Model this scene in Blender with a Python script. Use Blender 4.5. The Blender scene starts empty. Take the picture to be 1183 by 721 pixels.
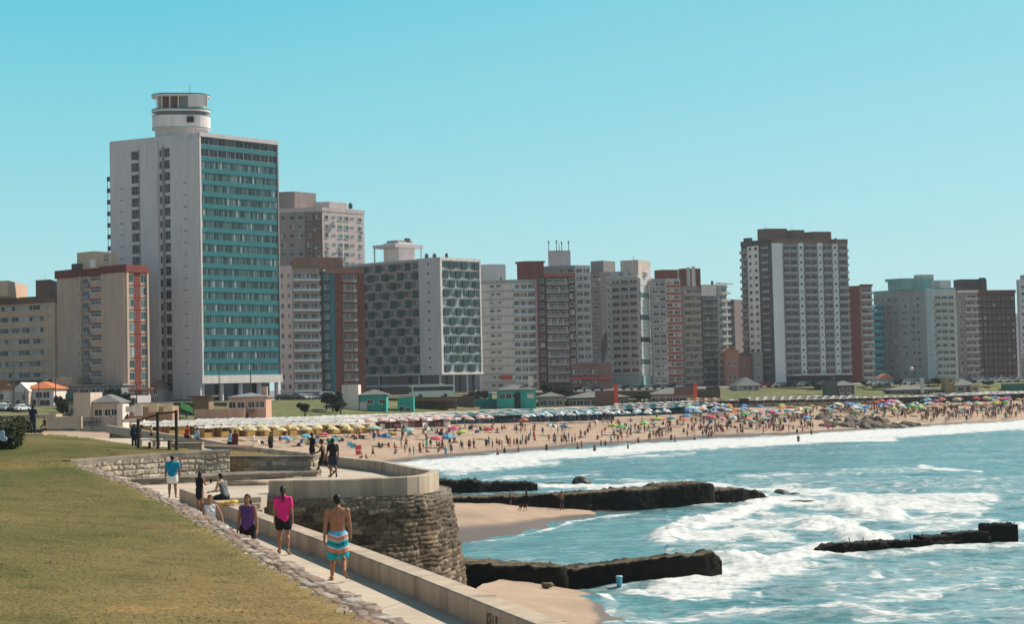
import bpy, bmesh, math, random
import numpy as np
from mathutils import Vector, Matrix, Euler
from mathutils.bvhtree import BVHTree

random.seed(7)
RNG = np.random.default_rng(7)
R = math.radians
scn = bpy.context.scene
COL = scn.collection

# ------------------------------------------------------------------ camera
CAMZ = 12.0
FPX, PW, PH = 1900.0, 1183.0, 721.0
ROLL = R(1.25)
PITCH = math.atan(83.5 * math.cos(ROLL) / FPX)
_F = Vector((0, math.cos(PITCH), math.sin(PITCH)))
_U0 = Vector((0, -math.sin(PITCH), math.cos(PITCH)))
_X0 = Vector((1, 0, 0))
_RV = math.cos(ROLL) * _X0 - math.sin(ROLL) * _U0
_UV = math.cos(ROLL) * _U0 + math.sin(ROLL) * _X0
CPOS = Vector((0, 0, CAMZ))

def ray(px, py):
    return _F * FPX + _RV * (px - PW / 2) - _UV * (py - PH / 2)
def at_z(px, py, z):
    d = ray(px, py); t = (z - CAMZ) / d.z
    return CPOS + d * t
def at_y(px, py, Y):
    d = ray(px, py); return CPOS + d * (Y / d.y)
def proj(p):
    v = Vector(p) - CPOS; w = v.dot(_F)
    return (PW / 2 + FPX * v.dot(_RV) / w, PH / 2 - FPX * v.dot(_UV) / w)
def horizon(px):
    # picture row of the eye level at column px
    d0 = ray(px, 0); d1 = ray(px, 700)
    t = d0.z / (d0.z - d1.z); return 700 * t

cam = bpy.data.cameras.new('camera'); camo = bpy.data.objects.new('camera', cam); COL.objects.link(camo)
camo.matrix_world = Matrix(((_RV.x, _UV.x, -_F.x, 0), (_RV.y, _UV.y, -_F.y, 0), (_RV.z, _UV.z, -_F.z, CAMZ), (0, 0, 0, 1)))
cam.sensor_fit = 'HORIZONTAL'; cam.sensor_width = 36.0; cam.lens = 36.0 * FPX / PW
cam.clip_start = 0.5; cam.clip_end = 20000
scn.camera = camo

# ------------------------------------------------------------------ light
SUN_AZ, SUN_EL = R(61), R(45)
w = bpy.data.worlds.new('World'); scn.world = w; w.use_nodes = True
nt = w.node_tree; bg = nt.nodes['Background']
sky = nt.nodes.new('ShaderNodeTexSky'); sky.sky_type = 'NISHITA'; sky.sun_disc = False
sky.sun_elevation = SUN_EL; sky.sun_rotation = SUN_AZ
sky.air_density = 1.0; sky.dust_density = 0.3; sky.ozone_density = 1.5
# a colour gradient laid over most of the Sky Texture, by height and by the side the sun stands on (teal summer haze)
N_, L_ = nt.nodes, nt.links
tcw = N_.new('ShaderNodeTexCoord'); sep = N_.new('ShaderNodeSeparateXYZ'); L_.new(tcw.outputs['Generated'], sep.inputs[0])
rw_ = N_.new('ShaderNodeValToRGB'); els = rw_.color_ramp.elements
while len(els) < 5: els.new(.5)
for e, (p, c) in zip(els, [(0.0, (.42, .715, .74)), (.07, (.36, .685, .725)), (.15, (.225, .63, .70)), (.25, (.08, .535, .665)), (.42, (.022, .11, .20))]): e.position = p; e.color = (*c, 1)  # last stop darkens the unseen dome overhead so ground shadows deepen
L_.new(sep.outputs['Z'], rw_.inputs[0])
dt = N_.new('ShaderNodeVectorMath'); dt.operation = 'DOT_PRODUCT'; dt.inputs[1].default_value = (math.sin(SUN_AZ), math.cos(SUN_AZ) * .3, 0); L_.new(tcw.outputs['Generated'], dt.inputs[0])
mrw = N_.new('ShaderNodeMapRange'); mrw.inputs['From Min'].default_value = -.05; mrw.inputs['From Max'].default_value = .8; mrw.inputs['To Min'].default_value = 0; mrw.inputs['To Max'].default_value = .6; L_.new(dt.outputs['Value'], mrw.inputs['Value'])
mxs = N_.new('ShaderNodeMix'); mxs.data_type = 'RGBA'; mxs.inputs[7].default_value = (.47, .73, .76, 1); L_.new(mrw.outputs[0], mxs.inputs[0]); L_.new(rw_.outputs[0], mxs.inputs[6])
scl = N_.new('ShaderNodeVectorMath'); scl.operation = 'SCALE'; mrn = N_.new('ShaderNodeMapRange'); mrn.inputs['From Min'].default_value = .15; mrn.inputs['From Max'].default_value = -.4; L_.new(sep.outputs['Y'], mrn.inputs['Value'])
mxn = N_.new('ShaderNodeMix'); mxn.data_type = 'RGBA'; mxn.inputs[7].default_value = (.42, .47, .47, 1); mzn = N_.new('ShaderNodeMath'); mzn.operation = 'MULTIPLY'; mrz = N_.new('ShaderNodeMapRange'); mrz.inputs['From Min'].default_value = .45; mrz.inputs['From Max'].default_value = .15  # unseen low sky behind the camera greyed so shade loses its teal cast
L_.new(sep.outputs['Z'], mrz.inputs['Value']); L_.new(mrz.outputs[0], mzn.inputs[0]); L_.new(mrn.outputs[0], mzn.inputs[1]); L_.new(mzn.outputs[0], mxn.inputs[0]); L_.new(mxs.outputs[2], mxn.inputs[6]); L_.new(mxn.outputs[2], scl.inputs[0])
# unseen sky behind the camera set slightly brighter, to lift the shaded fronts
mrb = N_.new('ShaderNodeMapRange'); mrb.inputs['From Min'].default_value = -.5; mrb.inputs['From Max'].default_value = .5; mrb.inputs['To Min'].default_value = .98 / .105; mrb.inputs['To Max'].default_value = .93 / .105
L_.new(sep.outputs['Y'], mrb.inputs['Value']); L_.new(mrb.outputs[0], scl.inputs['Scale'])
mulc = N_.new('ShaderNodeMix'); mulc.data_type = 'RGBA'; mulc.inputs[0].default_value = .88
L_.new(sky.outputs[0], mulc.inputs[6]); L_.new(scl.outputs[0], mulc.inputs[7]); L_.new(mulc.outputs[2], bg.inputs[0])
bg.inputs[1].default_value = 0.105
sl = bpy.data.lights.new('sun', 'SUN'); sl.energy = 5.0; sl.angle = R(0.5); sl.color = (1.0, 0.90, 0.78)
so = bpy.data.objects.new('sun', sl); COL.objects.link(so)
_S = Vector((math.sin(SUN_AZ) * math.cos(SUN_EL), math.cos(SUN_AZ) * math.cos(SUN_EL), math.sin(SUN_EL)))
so.rotation_euler = _S.to_track_quat('Z', 'Y').to_euler(); so.location = (60, 40, 120)
vs = scn.view_settings; vs.view_transform = 'Standard'; vs.look = 'None'; vs.exposure = 0.25; vs.gamma = 1.0
vs.use_curve_mapping = False
scn.render.engine = 'CYCLES'

# ------------------------------------------------------------------ materials
MATS = {}
def _nodes(m):
    m.use_nodes = True; t = m.node_tree; return t, t.nodes['Principled BSDF']
def setp(b, **k):
    for n, v in k.items():
        n = {'rough': 'Roughness', 'spec': 'Specular IOR Level', 'metal': 'Metallic', 'trans': 'Transmission Weight'}[n]
        b.inputs[n].default_value = v
def M(name, col, rough=0.8, var=0.12, scale=3.0, stretch=(1, 1, 1), bump=0.0, spec=0.3, big=0.0, metal=0.0, col2=None, fac2=0.5, scale2=0.6):
    """one procedural material: base colour with soft noise variation, optional second colour in patches"""
    if name in MATS: return MATS[name]
    m = bpy.data.materials.new(name); t, b = _nodes(m); setp(b, rough=rough, spec=spec, metal=metal)
    N, L = t.nodes, t.links
    tc = N.new('ShaderNodeTexCoord'); mp = N.new('ShaderNodeMapping'); mp.inputs['Scale'].default_value = stretch
    L.new(tc.outputs['Object'], mp.inputs[0])
    nz = N.new('ShaderNodeTexNoise'); nz.inputs['Scale'].default_value = scale; nz.inputs['Detail'].default_value = 5
    L.new(mp.outputs[0], nz.inputs['Vector'])
    rp = N.new('ShaderNodeValToRGB'); rp.color_ramp.elements[0].position = 0.3; rp.color_ramp.elements[1].position = 0.7
    lo = [max(0, c * (1 - var)) for c in col[:3]]; hi = [min(1, c * (1 + var)) for c in col[:3]]
    rp.color_ramp.elements[0].color = (*lo, 1); rp.color_ramp.elements[1].color = (*hi, 1)
    L.new(nz.outputs[0], rp.inputs[0]); out = rp.outputs[0]
    if col2 is not None:
        n2 = N.new('ShaderNodeTexNoise'); n2.inputs['Scale'].default_value = scale2; n2.inputs['Detail'].default_value = 6
        L.new(mp.outputs[0], n2.inputs['Vector'])
        r2 = N.new('ShaderNodeValToRGB'); r2.color_ramp.elements[0].position = 1 - fac2 - 0.12; r2.color_ramp.elements[1].position = min(1, 1 - fac2 + 0.12)
        L.new(n2.outputs[0], r2.inputs[0])
        mx = N.new('ShaderNodeMix'); mx.data_type = 'RGBA'; mx.inputs[7].default_value = (*col2[:3], 1)
        L.new(r2.outputs[0], mx.inputs[0]); L.new(out, mx.inputs[6]); out = mx.outputs[2]
    L.new(out, b.inputs['Base Color'])
    if bump:
        bp = N.new('ShaderNodeBump'); bp.inputs['Strength'].default_value = bump; bp.inputs['Distance'].default_value = 0.03
        L.new(nz.outputs[0], bp.inputs['Height']); L.new(bp.outputs[0], b.inputs['Normal'])
    MATS[name] = m; return m
def PAINT(name, col, **k):
    col = (min(.8, col[0] * 1.14), min(.78, col[1] * 1.03), min(.78, col[2] * 1.0)) if not name.startswith('skin') else col
    k.setdefault('stretch', (1, 1, 0.12)); k.setdefault('scale', 0.7); k.setdefault('var', 0.10)
    k.setdefault('col2', tuple(c * .84 for c in col)); k.setdefault('fac2', .36); k.setdefault('scale2', .9)
    return M(name, col, **k)
def rand_value(t):
    """a random number per object and per loose piece"""
    N, L = t.nodes, t.links
    oi = N.new('ShaderNodeObjectInfo'); ge = N.new('ShaderNodeNewGeometry')
    ad = N.new('ShaderNodeMath'); ad.operation = 'ADD'; L.new(oi.outputs['Random'], ad.inputs[0]); L.new(ge.outputs['Random Per Island'], ad.inputs[1])
    fr = N.new('ShaderNodeMath'); fr.operation = 'FRACT'; L.new(ad.outputs[0], fr.inputs[0]); return fr.outputs[0]
def RAMP(name, stops, rough=0.12, spec=0.5, interp='CONSTANT'):
    if name in MATS: return MATS[name]
    m = bpy.data.materials.new(name); t, b = _nodes(m); setp(b, rough=rough, spec=spec)
    rp = t.nodes.new('ShaderNodeValToRGB'); cr = rp.color_ramp; cr.interpolation = interp
    while len(cr.elements) < len(stops): cr.elements.new(0.5)
    for e, (p, c) in zip(cr.elements, stops): e.position = p; e.color = (*c, 1)
    t.links.new(rand_value(t), rp.inputs[0]); t.links.new(rp.outputs[0], b.inputs['Base Color'])
    MATS[name] = m; return m
def ATTR(name, attr, rough=0.85, bump=0.4, scale=6.0, var=0.25, spec=0.25, dist=0.03):
    """colour from a per-stone mesh attribute, broken up by noise"""
    if name in MATS: return MATS[name]
    m = bpy.data.materials.new(name); t, b = _nodes(m); setp(b, rough=rough, spec=spec); N, L = t.nodes, t.links
    at = N.new('ShaderNodeAttribute'); at.attribute_name = attr
    tc = N.new('ShaderNodeTexCoord')
    nz = N.new('ShaderNodeTexNoise'); nz.inputs['Scale'].default_value = scale; nz.inputs['Detail'].default_value = 8; L.new(tc.outputs['Object'], nz.inputs['Vector'])
    rp = N.new('ShaderNodeValToRGB'); a = 1 - var; c = 1 + var
    rp.color_ramp.elements[0].position = 0.3; rp.color_ramp.elements[1].position = 0.72
    rp.color_ramp.elements[0].color = (a, a, a, 1); rp.color_ramp.elements[1].color = (1, 1, 1, 1)
    L.new(nz.outputs[0], rp.inputs[0])
    mx = N.new('ShaderNodeMix'); mx.data_type = 'RGBA'; mx.blend_type = 'MULTIPLY'; mx.inputs[0].default_value = 1
    L.new(at.outputs['Color'], mx.inputs[6]); L.new(rp.outputs[0], mx.inputs[7]); L.new(mx.outputs[2], b.inputs['Base Color'])
    bp = N.new('ShaderNodeBump'); bp.inputs['Strength'].default_value = bump; bp.inputs['Distance'].default_value = dist
    L.new(nz.outputs[0], bp.inputs['Height']); L.new(bp.outputs[0], b.inputs['Normal'])
    MATS[name] = m; return m

GLASS = RAMP('window_glass', [(0, (.012, .016, .02)), (.34, (.03, .036, .04)), (.55, (.065, .075, .08)), (.74, (.16, .16, .15)), (.88, (.34, .33, .30))])
GLASS_TEAL = RAMP('teal_window_glass', [(0, (.014, .035, .038)), (.26, (.04, .085, .09)), (.48, (.075, .145, .15)), (.68, (.11, .18, .185)), (.85, (.2, .27, .27)), (.95, (.42, .46, .45))])
GLASS_DARK = RAMP('dark_glass', [(0, (.012, .016, .018)), (.5, (.022, .03, .034)), (.8, (.05, .07, .075))])

# ------------------------------------------------------------------ mesh builder
class MB:
    def __init__(s): s.v = []; s.f = []; s.mi = []
    def add(s, vs, fs, mi=0):
        o = len(s.v); s.v.extend([tuple(v) for v in vs]); s.f.extend([tuple(i + o for i in f) for f in fs]); s.mi.extend([mi] * len(fs)); return s
    def box(s, c, d, mi=0, M4=None):
        x, y, z = [k / 2 for k in d]; vs = [Vector((sx * x, sy * y, sz * z)) for sz in (-1, 1) for sy in (-1, 1) for sx in (-1, 1)]
        if M4 is not None: vs = [M4 @ v for v in vs]
        vs = [v + Vector(c) for v in vs]
        return s.add(vs, [(0, 2, 3, 1), (4, 5, 7, 6), (0, 1, 5, 4), (2, 6, 7, 3), (0, 4, 6, 2), (1, 3, 7, 5)], mi)
    def prism(s, poly, z0, z1, mi=0, cap=True, z1s=None):
        n = len(poly); top = z1s or [z1] * n
        a = sum(poly[i][0] * poly[(i + 1) % n][1] - poly[(i + 1) % n][0] * poly[i][1] for i in range(n))
        if a < 0: poly = poly[::-1]; top = top[::-1]
        vs = [(p[0], p[1], z0) for p in poly] + [(p[0], p[1], t) for p, t in zip(poly, top)]
        fs = [(i, (i + 1) % n, n + (i + 1) % n, n + i) for i in range(n)]
        if cap: fs += [tuple(range(n - 1, -1, -1)), tuple(range(n, 2 * n))]
        return s.add(vs, fs, mi)
    def tube(s, p, q, r0, r1=None, n=8, mi=0, cap=True):
        p, q = Vector(p), Vector(q); r1 = r0 if r1 is None else r1
        d = (q - p).normalized(); u = d.orthogonal().normalized(); v = d.cross(u)
        vs = [c + (u * math.cos(2 * math.pi * k / n) + v * math.sin(2 * math.pi * k / n)) * r for c, r in ((p, r0), (q, r1)) for k in range(n)]
        fs = [(k, (k + 1) % n, n + (k + 1) % n, n + k) for k in range(n)]
        if cap: fs += [tuple(range(n - 1, -1, -1)), tuple(range(n, 2 * n))]
        return s.add(vs, fs, mi)
    def lathe(s, prof, c=(0, 0, 0), n=12, mi=0):
        vs = []; fs = []
        for r, z in prof:
            for k in range(n): vs.append((c[0] + r * math.cos(2 * math.pi * k / n), c[1] + r * math.sin(2 * math.pi * k / n), c[2] + z))
        for j in range(len(prof) - 1):
            for k in range(n): fs.append((j * n + k, j * n + (k + 1) % n, (j + 1) * n + (k + 1) % n, (j + 1) * n + k))
        fs.append(tuple(range(n - 1, -1, -1))); fs.append(tuple(range((len(prof) - 1) * n, len(prof) * n)))
        return s.add(vs, fs, mi)
    def sphere(s, c, r, nu=10, nv=7, mi=0, rot=None):
        rx, ry, rz = (r, r, r) if not hasattr(r, '__len__') else r
        vs = [Vector((0, 0, -rz))]
        for j in range(1, nv):
            ph = -math.pi / 2 + math.pi * j / nv
            for k in range(nu):
                th = 2 * math.pi * k / nu
                vs.append(Vector((rx * math.cos(ph) * math.cos(th), ry * math.cos(ph) * math.sin(th), rz * math.sin(ph))))
        vs.append(Vector((0, 0, rz)))
        if rot is not None: vs = [rot @ v for v in vs]
        vs = [v + Vector(c) for v in vs]
        fs = [(0, 1 + (k + 1) % nu, 1 + k) for k in range(nu)]
        for j in range(nv - 2):
            for k in range(nu):
                a = 1 + j * nu + k; b2 = 1 + j * nu + (k + 1) % nu
                fs.append((a, b2, b2 + nu, a + nu))
        e = len(vs) - 1; o = 1 + (nv - 2) * nu
        fs += [(o + k, o + (k + 1) % nu, e) for k in range(nu)]
        return s.add(vs, fs, mi)
    def quad(s, a, b, c, d, mi=0): return s.add([a, b, c, d], [(0, 1, 2, 3)], mi)
    def mesh(s, name, mats, smooth=False):
        me = bpy.data.meshes.new(name); me.from_pydata([tuple(v) for v in s.v], [], s.f)
        for m in (mats if isinstance(mats, (list, tuple)) else [mats]): me.materials.append(m)
        me.polygons.foreach_set('material_index', s.mi)
        if smooth: me.polygons.foreach_set('use_smooth', [True] * len(s.f))
        me.update(); return me
    def build(s, name, mats, parent=None, smooth=False, loc=None):
        return link(name, s.mesh(name, mats, smooth), parent, loc)

def link(name, me, parent=None, loc=None, rz=0.0):
    o = bpy.data.objects.new(name, me); COL.objects.link(o)
    if parent is not None: o.parent = parent
    if loc is not None: o.location = loc
    if rz: o.rotation_euler = (0, 0, rz)
    return o
def tag(o, label=None, cat=None, group=None, kind=None):
    if label: o['label'] = label
    if cat: o['category'] = cat
    if group: o['group'] = group
    if kind: o['kind'] = kind
    return o
def thing(name, label, cat, loc=(0, 0, 0), rz=0.0, group=None):
    o = link(name, None, None, loc, rz); o.empty_display_size = 0.3
    return tag(o, label, cat, group)
def dup(root, loc, rz=0.0, label=None, group=None, scale=None):
    r = root.copy(); COL.objects.link(r); r.location = loc; r.rotation_euler = (0, 0, rz)
    if scale: r.scale = (scale,) * 3
    if label: r['label'] = label
    if group: r['group'] = group
    for ch in list(root.children):
        c = ch.copy(); COL.objects.link(c); c.parent = r
        for g in list(ch.children):
            d = g.copy(); COL.objects.link(d); d.parent = c
    return r
def grid_mesh(name, V, nu, nv, mats, smooth=True, keep=None, attr=None):
    """V: (nv*nu,3) array -> quad grid; keep: boolean per quad"""
    i = np.arange(nu - 1)[None, :] + np.arange(nv - 1)[:, None] * nu
    q = np.stack([i, i + 1, i + 1 + nu, i + nu], -1).reshape(-1, 4)
    if keep is not None: q = q[keep.reshape(-1)]
    me = bpy.data.meshes.new(name)
    me.vertices.add(len(V)); me.vertices.foreach_set('co', np.asarray(V, np.float32).ravel())
    me.loops.add(q.size); me.loops.foreach_set('vertex_index', q.ravel().astype(np.int32))
    me.polygons.add(len(q)); me.polygons.foreach_set('loop_start', (np.arange(len(q)) * 4).astype(np.int32))
    me.polygons.foreach_set('loop_total', np.full(len(q), 4, np.int32))
    for m in (mats if isinstance(mats, (list, tuple)) else [mats]): me.materials.append(m)
    if smooth: me.polygons.foreach_set('use_smooth', np.ones(len(q), bool))
    if attr:
        for an, val in attr.items():
            val = np.asarray(val, np.float32)
            if val.ndim == 1:
                a = me.attributes.new(an, 'FLOAT', 'POINT'); a.data.foreach_set('value', val)
            else:
                a = me.attributes.new(an, 'FLOAT_COLOR', 'POINT'); a.data.foreach_set('color', np.concatenate([val, np.ones((len(val), 1), np.float32)], 1).ravel())
    me.update(calc_edges=True); me.validate(); return me

# value noise in numpy
_PERM = np.random.default_rng(3).random((512, 512)).astype(np.float32)
def vnoise(x, y):
    xi = np.floor(x).astype(int); yi = np.floor(y).astype(int); fx = x - xi; fy = y - yi
    fx = fx * fx * (3 - 2 * fx); fy = fy * fy * (3 - 2 * fy)
    g = lambda a, b: _PERM[a % 512, b % 512]
    return (g(xi, yi) * (1 - fx) + g(xi + 1, yi) * fx) * (1 - fy) + (g(xi, yi + 1) * (1 - fx) + g(xi + 1, yi + 1) * fx) * fy
def fbm(x, y, o=4):
    r = 0; a = 0.5; n = 0
    for k in range(o):
        r = r + a * vnoise(x * 2 ** k + 17.3 * k, y * 2 ** k + 9.1 * k); n += a; a *= 0.5
    return r / n
def sstep(a, b, x):
    t = np.clip((x - a) / (b - a), 0, 1); return t * t * (3 - 2 * t)
def seg_dist(P, A, B):
    """distance of points P (n,2) to the polyline edge A-B"""
    A = np.asarray(A, float); B = np.asarray(B, float); d = B - A
    t = np.clip(((P - A) @ d) / max(1e-9, d @ d), 0, 1); return np.linalg.norm(P - A - t[:, None] * d, axis=1)
def poly_dist(P, pts):
    return np.min([seg_dist(P, pts[i], pts[i + 1]) for i in range(len(pts) - 1)], axis=0)
def in_poly(P, poly):
    x, y = P[:, 0], P[:, 1]; r = np.zeros(len(P), bool); n = len(poly); j = n - 1
    for i in range(n):
        xi, yi = poly[i][0], poly[i][1]; xj, yj = poly[j][0], poly[j][1]
        c = ((yi > y) != (yj > y)) & (x < (xj - xi) * (y - yi) / ((yj - yi) or 1e-12) + xi); r ^= c; j = i
    return r
def resample(pts, step):
    pts = [Vector(p) for p in pts]; out = [pts[0]]
    for a, b in zip(pts, pts[1:]):
        n = max(1, int(round((b - a).length / step)))
        out += [a.lerp(b, k / n) for k in range(1, n + 1)]
    return out
# ================================================================== GROUND, WALLS, SEA
SAND = M('sand', (.42, .30, .212), rough=.95, var=.10, scale=.5, col2=(.33, .24, .17), fac2=.42, scale2=.16, bump=.3)
CONC = M('concrete', (.48, .375, .28), rough=.9, var=.13, scale=1.6, stretch=(1.6, 1.6, .22), col2=(.30, .235, .175), fac2=.42, scale2=.9, bump=.08)
CONC_D = M('old_concrete', (.23, .19, .155), rough=.92, var=.2, scale=1.8, col2=(.14, .12, .10), fac2=.45, scale2=.7, bump=.15)
FLOOR = M('promenade_paving', (.55, .455, .355), rough=.9, var=.08, scale=1.1, col2=(.46, .38, .295), fac2=.4, scale2=.35)
def slab_joints(m, w, h, dark):
    t = m.node_tree; N, L = t.nodes, t.links; b = N['Principled BSDF']; src = b.inputs['Base Color'].links[0].from_socket
    tc = N.new('ShaderNodeTexCoord'); br = N.new('ShaderNodeTexBrick'); br.inputs['Scale'].default_value = 1; br.inputs['Brick Width'].default_value = w; br.inputs['Row Height'].default_value = h; br.inputs['Mortar Size'].default_value = .022; br.inputs['Mortar Smooth'].default_value = .4; br.offset = 0
    br.inputs['Color1'].default_value = (1, 1, 1, 1); br.inputs['Color2'].default_value = (.88, .88, .87, 1); br.inputs['Mortar'].default_value = (dark, dark, dark, 1)
    mp = N.new('ShaderNodeMapping'); mp.inputs['Rotation'].default_value = (0, 0, .33); L.new(tc.outputs['Object'], mp.inputs[0]); L.new(mp.outputs[0], br.inputs['Vector'])
    mx = N.new('ShaderNodeMix'); mx.data_type = 'RGBA'; mx.blend_type = 'MULTIPLY'; mx.inputs[0].default_value = 1; L.new(src, mx.inputs[6]); L.new(br.outputs['Color'], mx.inputs[7]); L.new(mx.outputs[2], b.inputs['Base Color'])
slab_joints(FLOOR, 2.4, 2.4, .5)
WOOD_D = M('dark_wood', (.055, .04, .032), rough=.7, var=.25, scale=6)
STONE = ATTR('masonry', 'tone', bump=.5, scale=7)
BLOCKS = ATTR('rough_masonry', 'tone', bump=.9, scale=8, var=.6, dist=.06)
ROCK = ATTR('wet_rock', 'tone', rough=.85, bump=.7, scale=1.6, var=.5, spec=.12, dist=.15)

def px_path(pts): return [at_z(*p) for p in pts]
def tangents(P):
    T = []
    for i in range(len(P)):
        a = P[max(0, i - 1)]; b = P[min(len(P) - 1, i + 1)]; d = Vector((b[0] - a[0], b[1] - a[1], 0)); T.append(d.normalized())
    return T

def stone_face(name, mats, path, z0, z1, courses=.3, blen=.55, relief=.07, batter=0.0, du=.07, dv=.05, pal=(), parent=None, warp=.05, seed=1, ztop_fn=None, side=1, tone_fn=None, ragged=0.0):
    """courses of stone following a plan polyline, each stone with its own depth and tone; outward = right of the direction of travel * side"""
    rg = np.random.default_rng(seed)
    P = resample([(p[0], p[1], 0) for p in path], du); T = tangents(P); n = len(P)
    L = np.concatenate([[0], np.cumsum([(P[i + 1] - P[i]).length for i in range(n - 1)])])
    nv = max(3, int((z1 - z0) / dv) + 1)
    U, Vv = np.meshgrid(L, np.linspace(0, 1, nv))
    X = np.array([[p.x, p.y] for p in P]); Nn = np.array([[t.y * side, -t.x * side] for t in T])
    top = np.array([ztop_fn(p) for p in P]) if ztop_fn else np.full(n, z1)
    Z = z0 + (top[None, :] - z0) * Vv
    wu = U + warp * (fbm(U * 2.1 + 5, Z * 2.3, 3) - .5) * 4; wv = Z + warp * (fbm(U * 1.3 + 50, Z * 1.7 + 9, 3) - .5) * 3.0
    edges = [z0 - 1.0]
    while edges[-1] < z1 + 1: edges.append(edges[-1] + courses * rg.uniform(.72, 1.3))
    edges = np.array(edges); ci = np.clip(np.searchsorted(edges, wv) - 1, 0, len(edges) - 2)
    dz = np.minimum(wv - edges[ci], edges[ci + 1] - wv)
    H = np.zeros_like(U); C = np.zeros(U.shape + (3,)); pal = np.array(pal)
    for c in np.unique(ci):
        js = [-2.0 - rg.random()]
        while js[-1] < L[-1] + 3: js.append(js[-1] + blen * rg.uniform(.55, 1.6))
        js = np.array(js); m = ci == c; bi = np.clip(np.searchsorted(js, wu[m]) - 1, 0, len(js) - 2)
        du_ = np.minimum(wu[m] - js[bi], js[bi + 1] - wu[m]); e = np.minimum(du_, dz[m])
        ph = rg.random(len(js)); pc = pal[rg.integers(0, len(pal), len(js))] * rg.uniform(.78, 1.22, (len(js), 1))
        H[m] = sstep(.005, .055, e) * (0.45 + .9 * ph[bi])
        mort = sstep(.0, .03, e)[:, None]; C[m] = pc[bi] * mort + (1 - mort) * pal.mean(0) * .75
    H = H * relief + (fbm(U * 9, Z * 9, 3) - .5) * relief * .8
    if ragged: H += (fbm(U * .7 + 3, Z * .8 + 7, 4) - .5) * ragged
    if tone_fn is not None: C = tone_fn(C, U, Z, X)
    off = H + batter * (top[None, :] - Z)
    V = np.stack([X[None, :, 0] + Nn[None, :, 0] * off, X[None, :, 1] + Nn[None, :, 1] * off, Z], -1).reshape(-1, 3)
    me = grid_mesh(name, V, n, nv, mats, smooth=False, attr={'tone': C.reshape(-1, 3)})
    if side > 0: me.flip_normals()
    return link(name, me, parent)

def coping(name, mat, path, width, z0, z1, parent=None, side=1, bev=.03, step=1.2, keepz=False):
    """a run of low wall: path is the outer-right edge, the width goes to the left (side=1)"""
    P = resample([(p[0], p[1], p[2] if keepz else 0) for p in path], step); T = tangents(P); mb = MB()
    prof = [(0, z0), (0, z1 - bev), (bev, z1), (width - bev, z1), (width, z1 - bev), (width, z0)]
    k = len(prof); vs = []
    for i, (p, t) in enumerate(zip(P, T)):
        nl = Vector((-t.y, t.x, 0)) * side
        for (a, z) in prof: vs.append((p.x + nl.x * a, p.y + nl.y * a, z + p.z))
    fs = []
    for i in range(len(P) - 1):
        for j in range(k - 1): fs.append((i * k + j, i * k + j + 1, (i + 1) * k + j + 1, (i + 1) * k + j))
    fs.append(tuple(range(k))); fs.append(tuple(range((len(P) - 1) * k, len(P) * k))[::-1])
    mb.add(vs, fs); o = mb.build(name, mat, parent)
    bm = bmesh.new(); bm.from_mesh(o.data); bmesh.ops.recalc_face_normals(bm, faces=bm.faces); bm.to_mesh(o.data); bm.free()
    return o

# ---------------------------------------------------------------- promenade floor and near parapet
par_in = px_path([(207, 565, 8.42), (403, 637, 8.42), (480, 666.5, 8.42), (616, 721, 8.42)])
d0 = (par_in[-1] - par_in[-2]).normalized(); par_in += [par_in[-1] + d0 * 7, par_in[-1] + d0 * 13]
t0 = tangents(par_in)
par_out = [p + Vector((-t.y, t.x, 0)) * .5 for p, t in zip(par_in, t0)]     # travelling towards the camera: left = sea side
o = coping('low_parapet', CONC, par_in, .5, 7.6, 8.42)
tag(o, 'long low concrete parapet between the narrow walkway and the stone bastion', 'wall')
JOINT = M('joint_gap', (.20, .16, .125), rough=.95)
def joints(par, path, width, z0, z1, step, side=1):
    P = resample([(q[0], q[1], 0) for q in path], step); T = tangents(P)
    for q, t in list(zip(P, T))[1:-1]:
        nl = Vector((-t.y, t.x, 0)) * side; mb = MB(); a = q - nl * .003; b2 = q + nl * (width + .003)
        w_ = t * .008; mb.prism([((a - w_).x, (a - w_).y), ((a + w_).x, (a + w_).y), ((b2 + w_).x, (b2 + w_).y), ((b2 - w_).x, (b2 - w_).y)], z0, z1 + .003); mb.build('expansion_joint', JOINT, par)
joints(o, par_in, .5, 8.0, 8.42, 3.1)
# vague dark scribble of spray paint on the walkway side of the parapet
SPRAY = M('spray_paint', (.15, .12, .10), rough=.8, var=.2)
gp = at_z(571, 707, 8.33); gd = (par_in[3] - par_in[2]).normalized(); gn = Vector((gd.y, -gd.x, 0))
# find the wall face point at the scribble
tt = min(range(400), key=lambda k: abs(proj(par_in[2].lerp(par_in[4], k / 399))[0] - 563)); gp = par_in[2].lerp(par_in[4], tt / 399)
mb = MB(); letters = [[(0, 0), (0, .2)], [(0, .1), (.1, .2)], [(0, .1), (.1, 0)], [(.15, 0), (.15, .2)], [(.15, .2), (.24, .2)], [(.15, .1), (.22, .1)], [(.29, 0), (.29, .19)], [(.29, 0), (.38, .01)], [(.43, 0), (.42, .2)], [(.42, .2), (.52, .17)], [(.52, .17), (.43, .1)], [(.43, .1), (.53, 0)]]
gs = (par_in[4] - gp).normalized(); gnn = Vector((gs.y, -gs.x, 0))
if gnn.x > 0: gnn = -gnn
for (a, b) in letters:
    mb.tube(gp + gs * a[0] * 1.1 + gnn * .004 + Vector((0, 0, -.32 + a[1] - 0)), gp + gs * b[0] * 1.1 + gnn * .004 + Vector((0, 0, -.32 + b[1])), .012, .012, 5)
sp = mb.build('spray_scribble', SPRAY, o)

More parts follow.
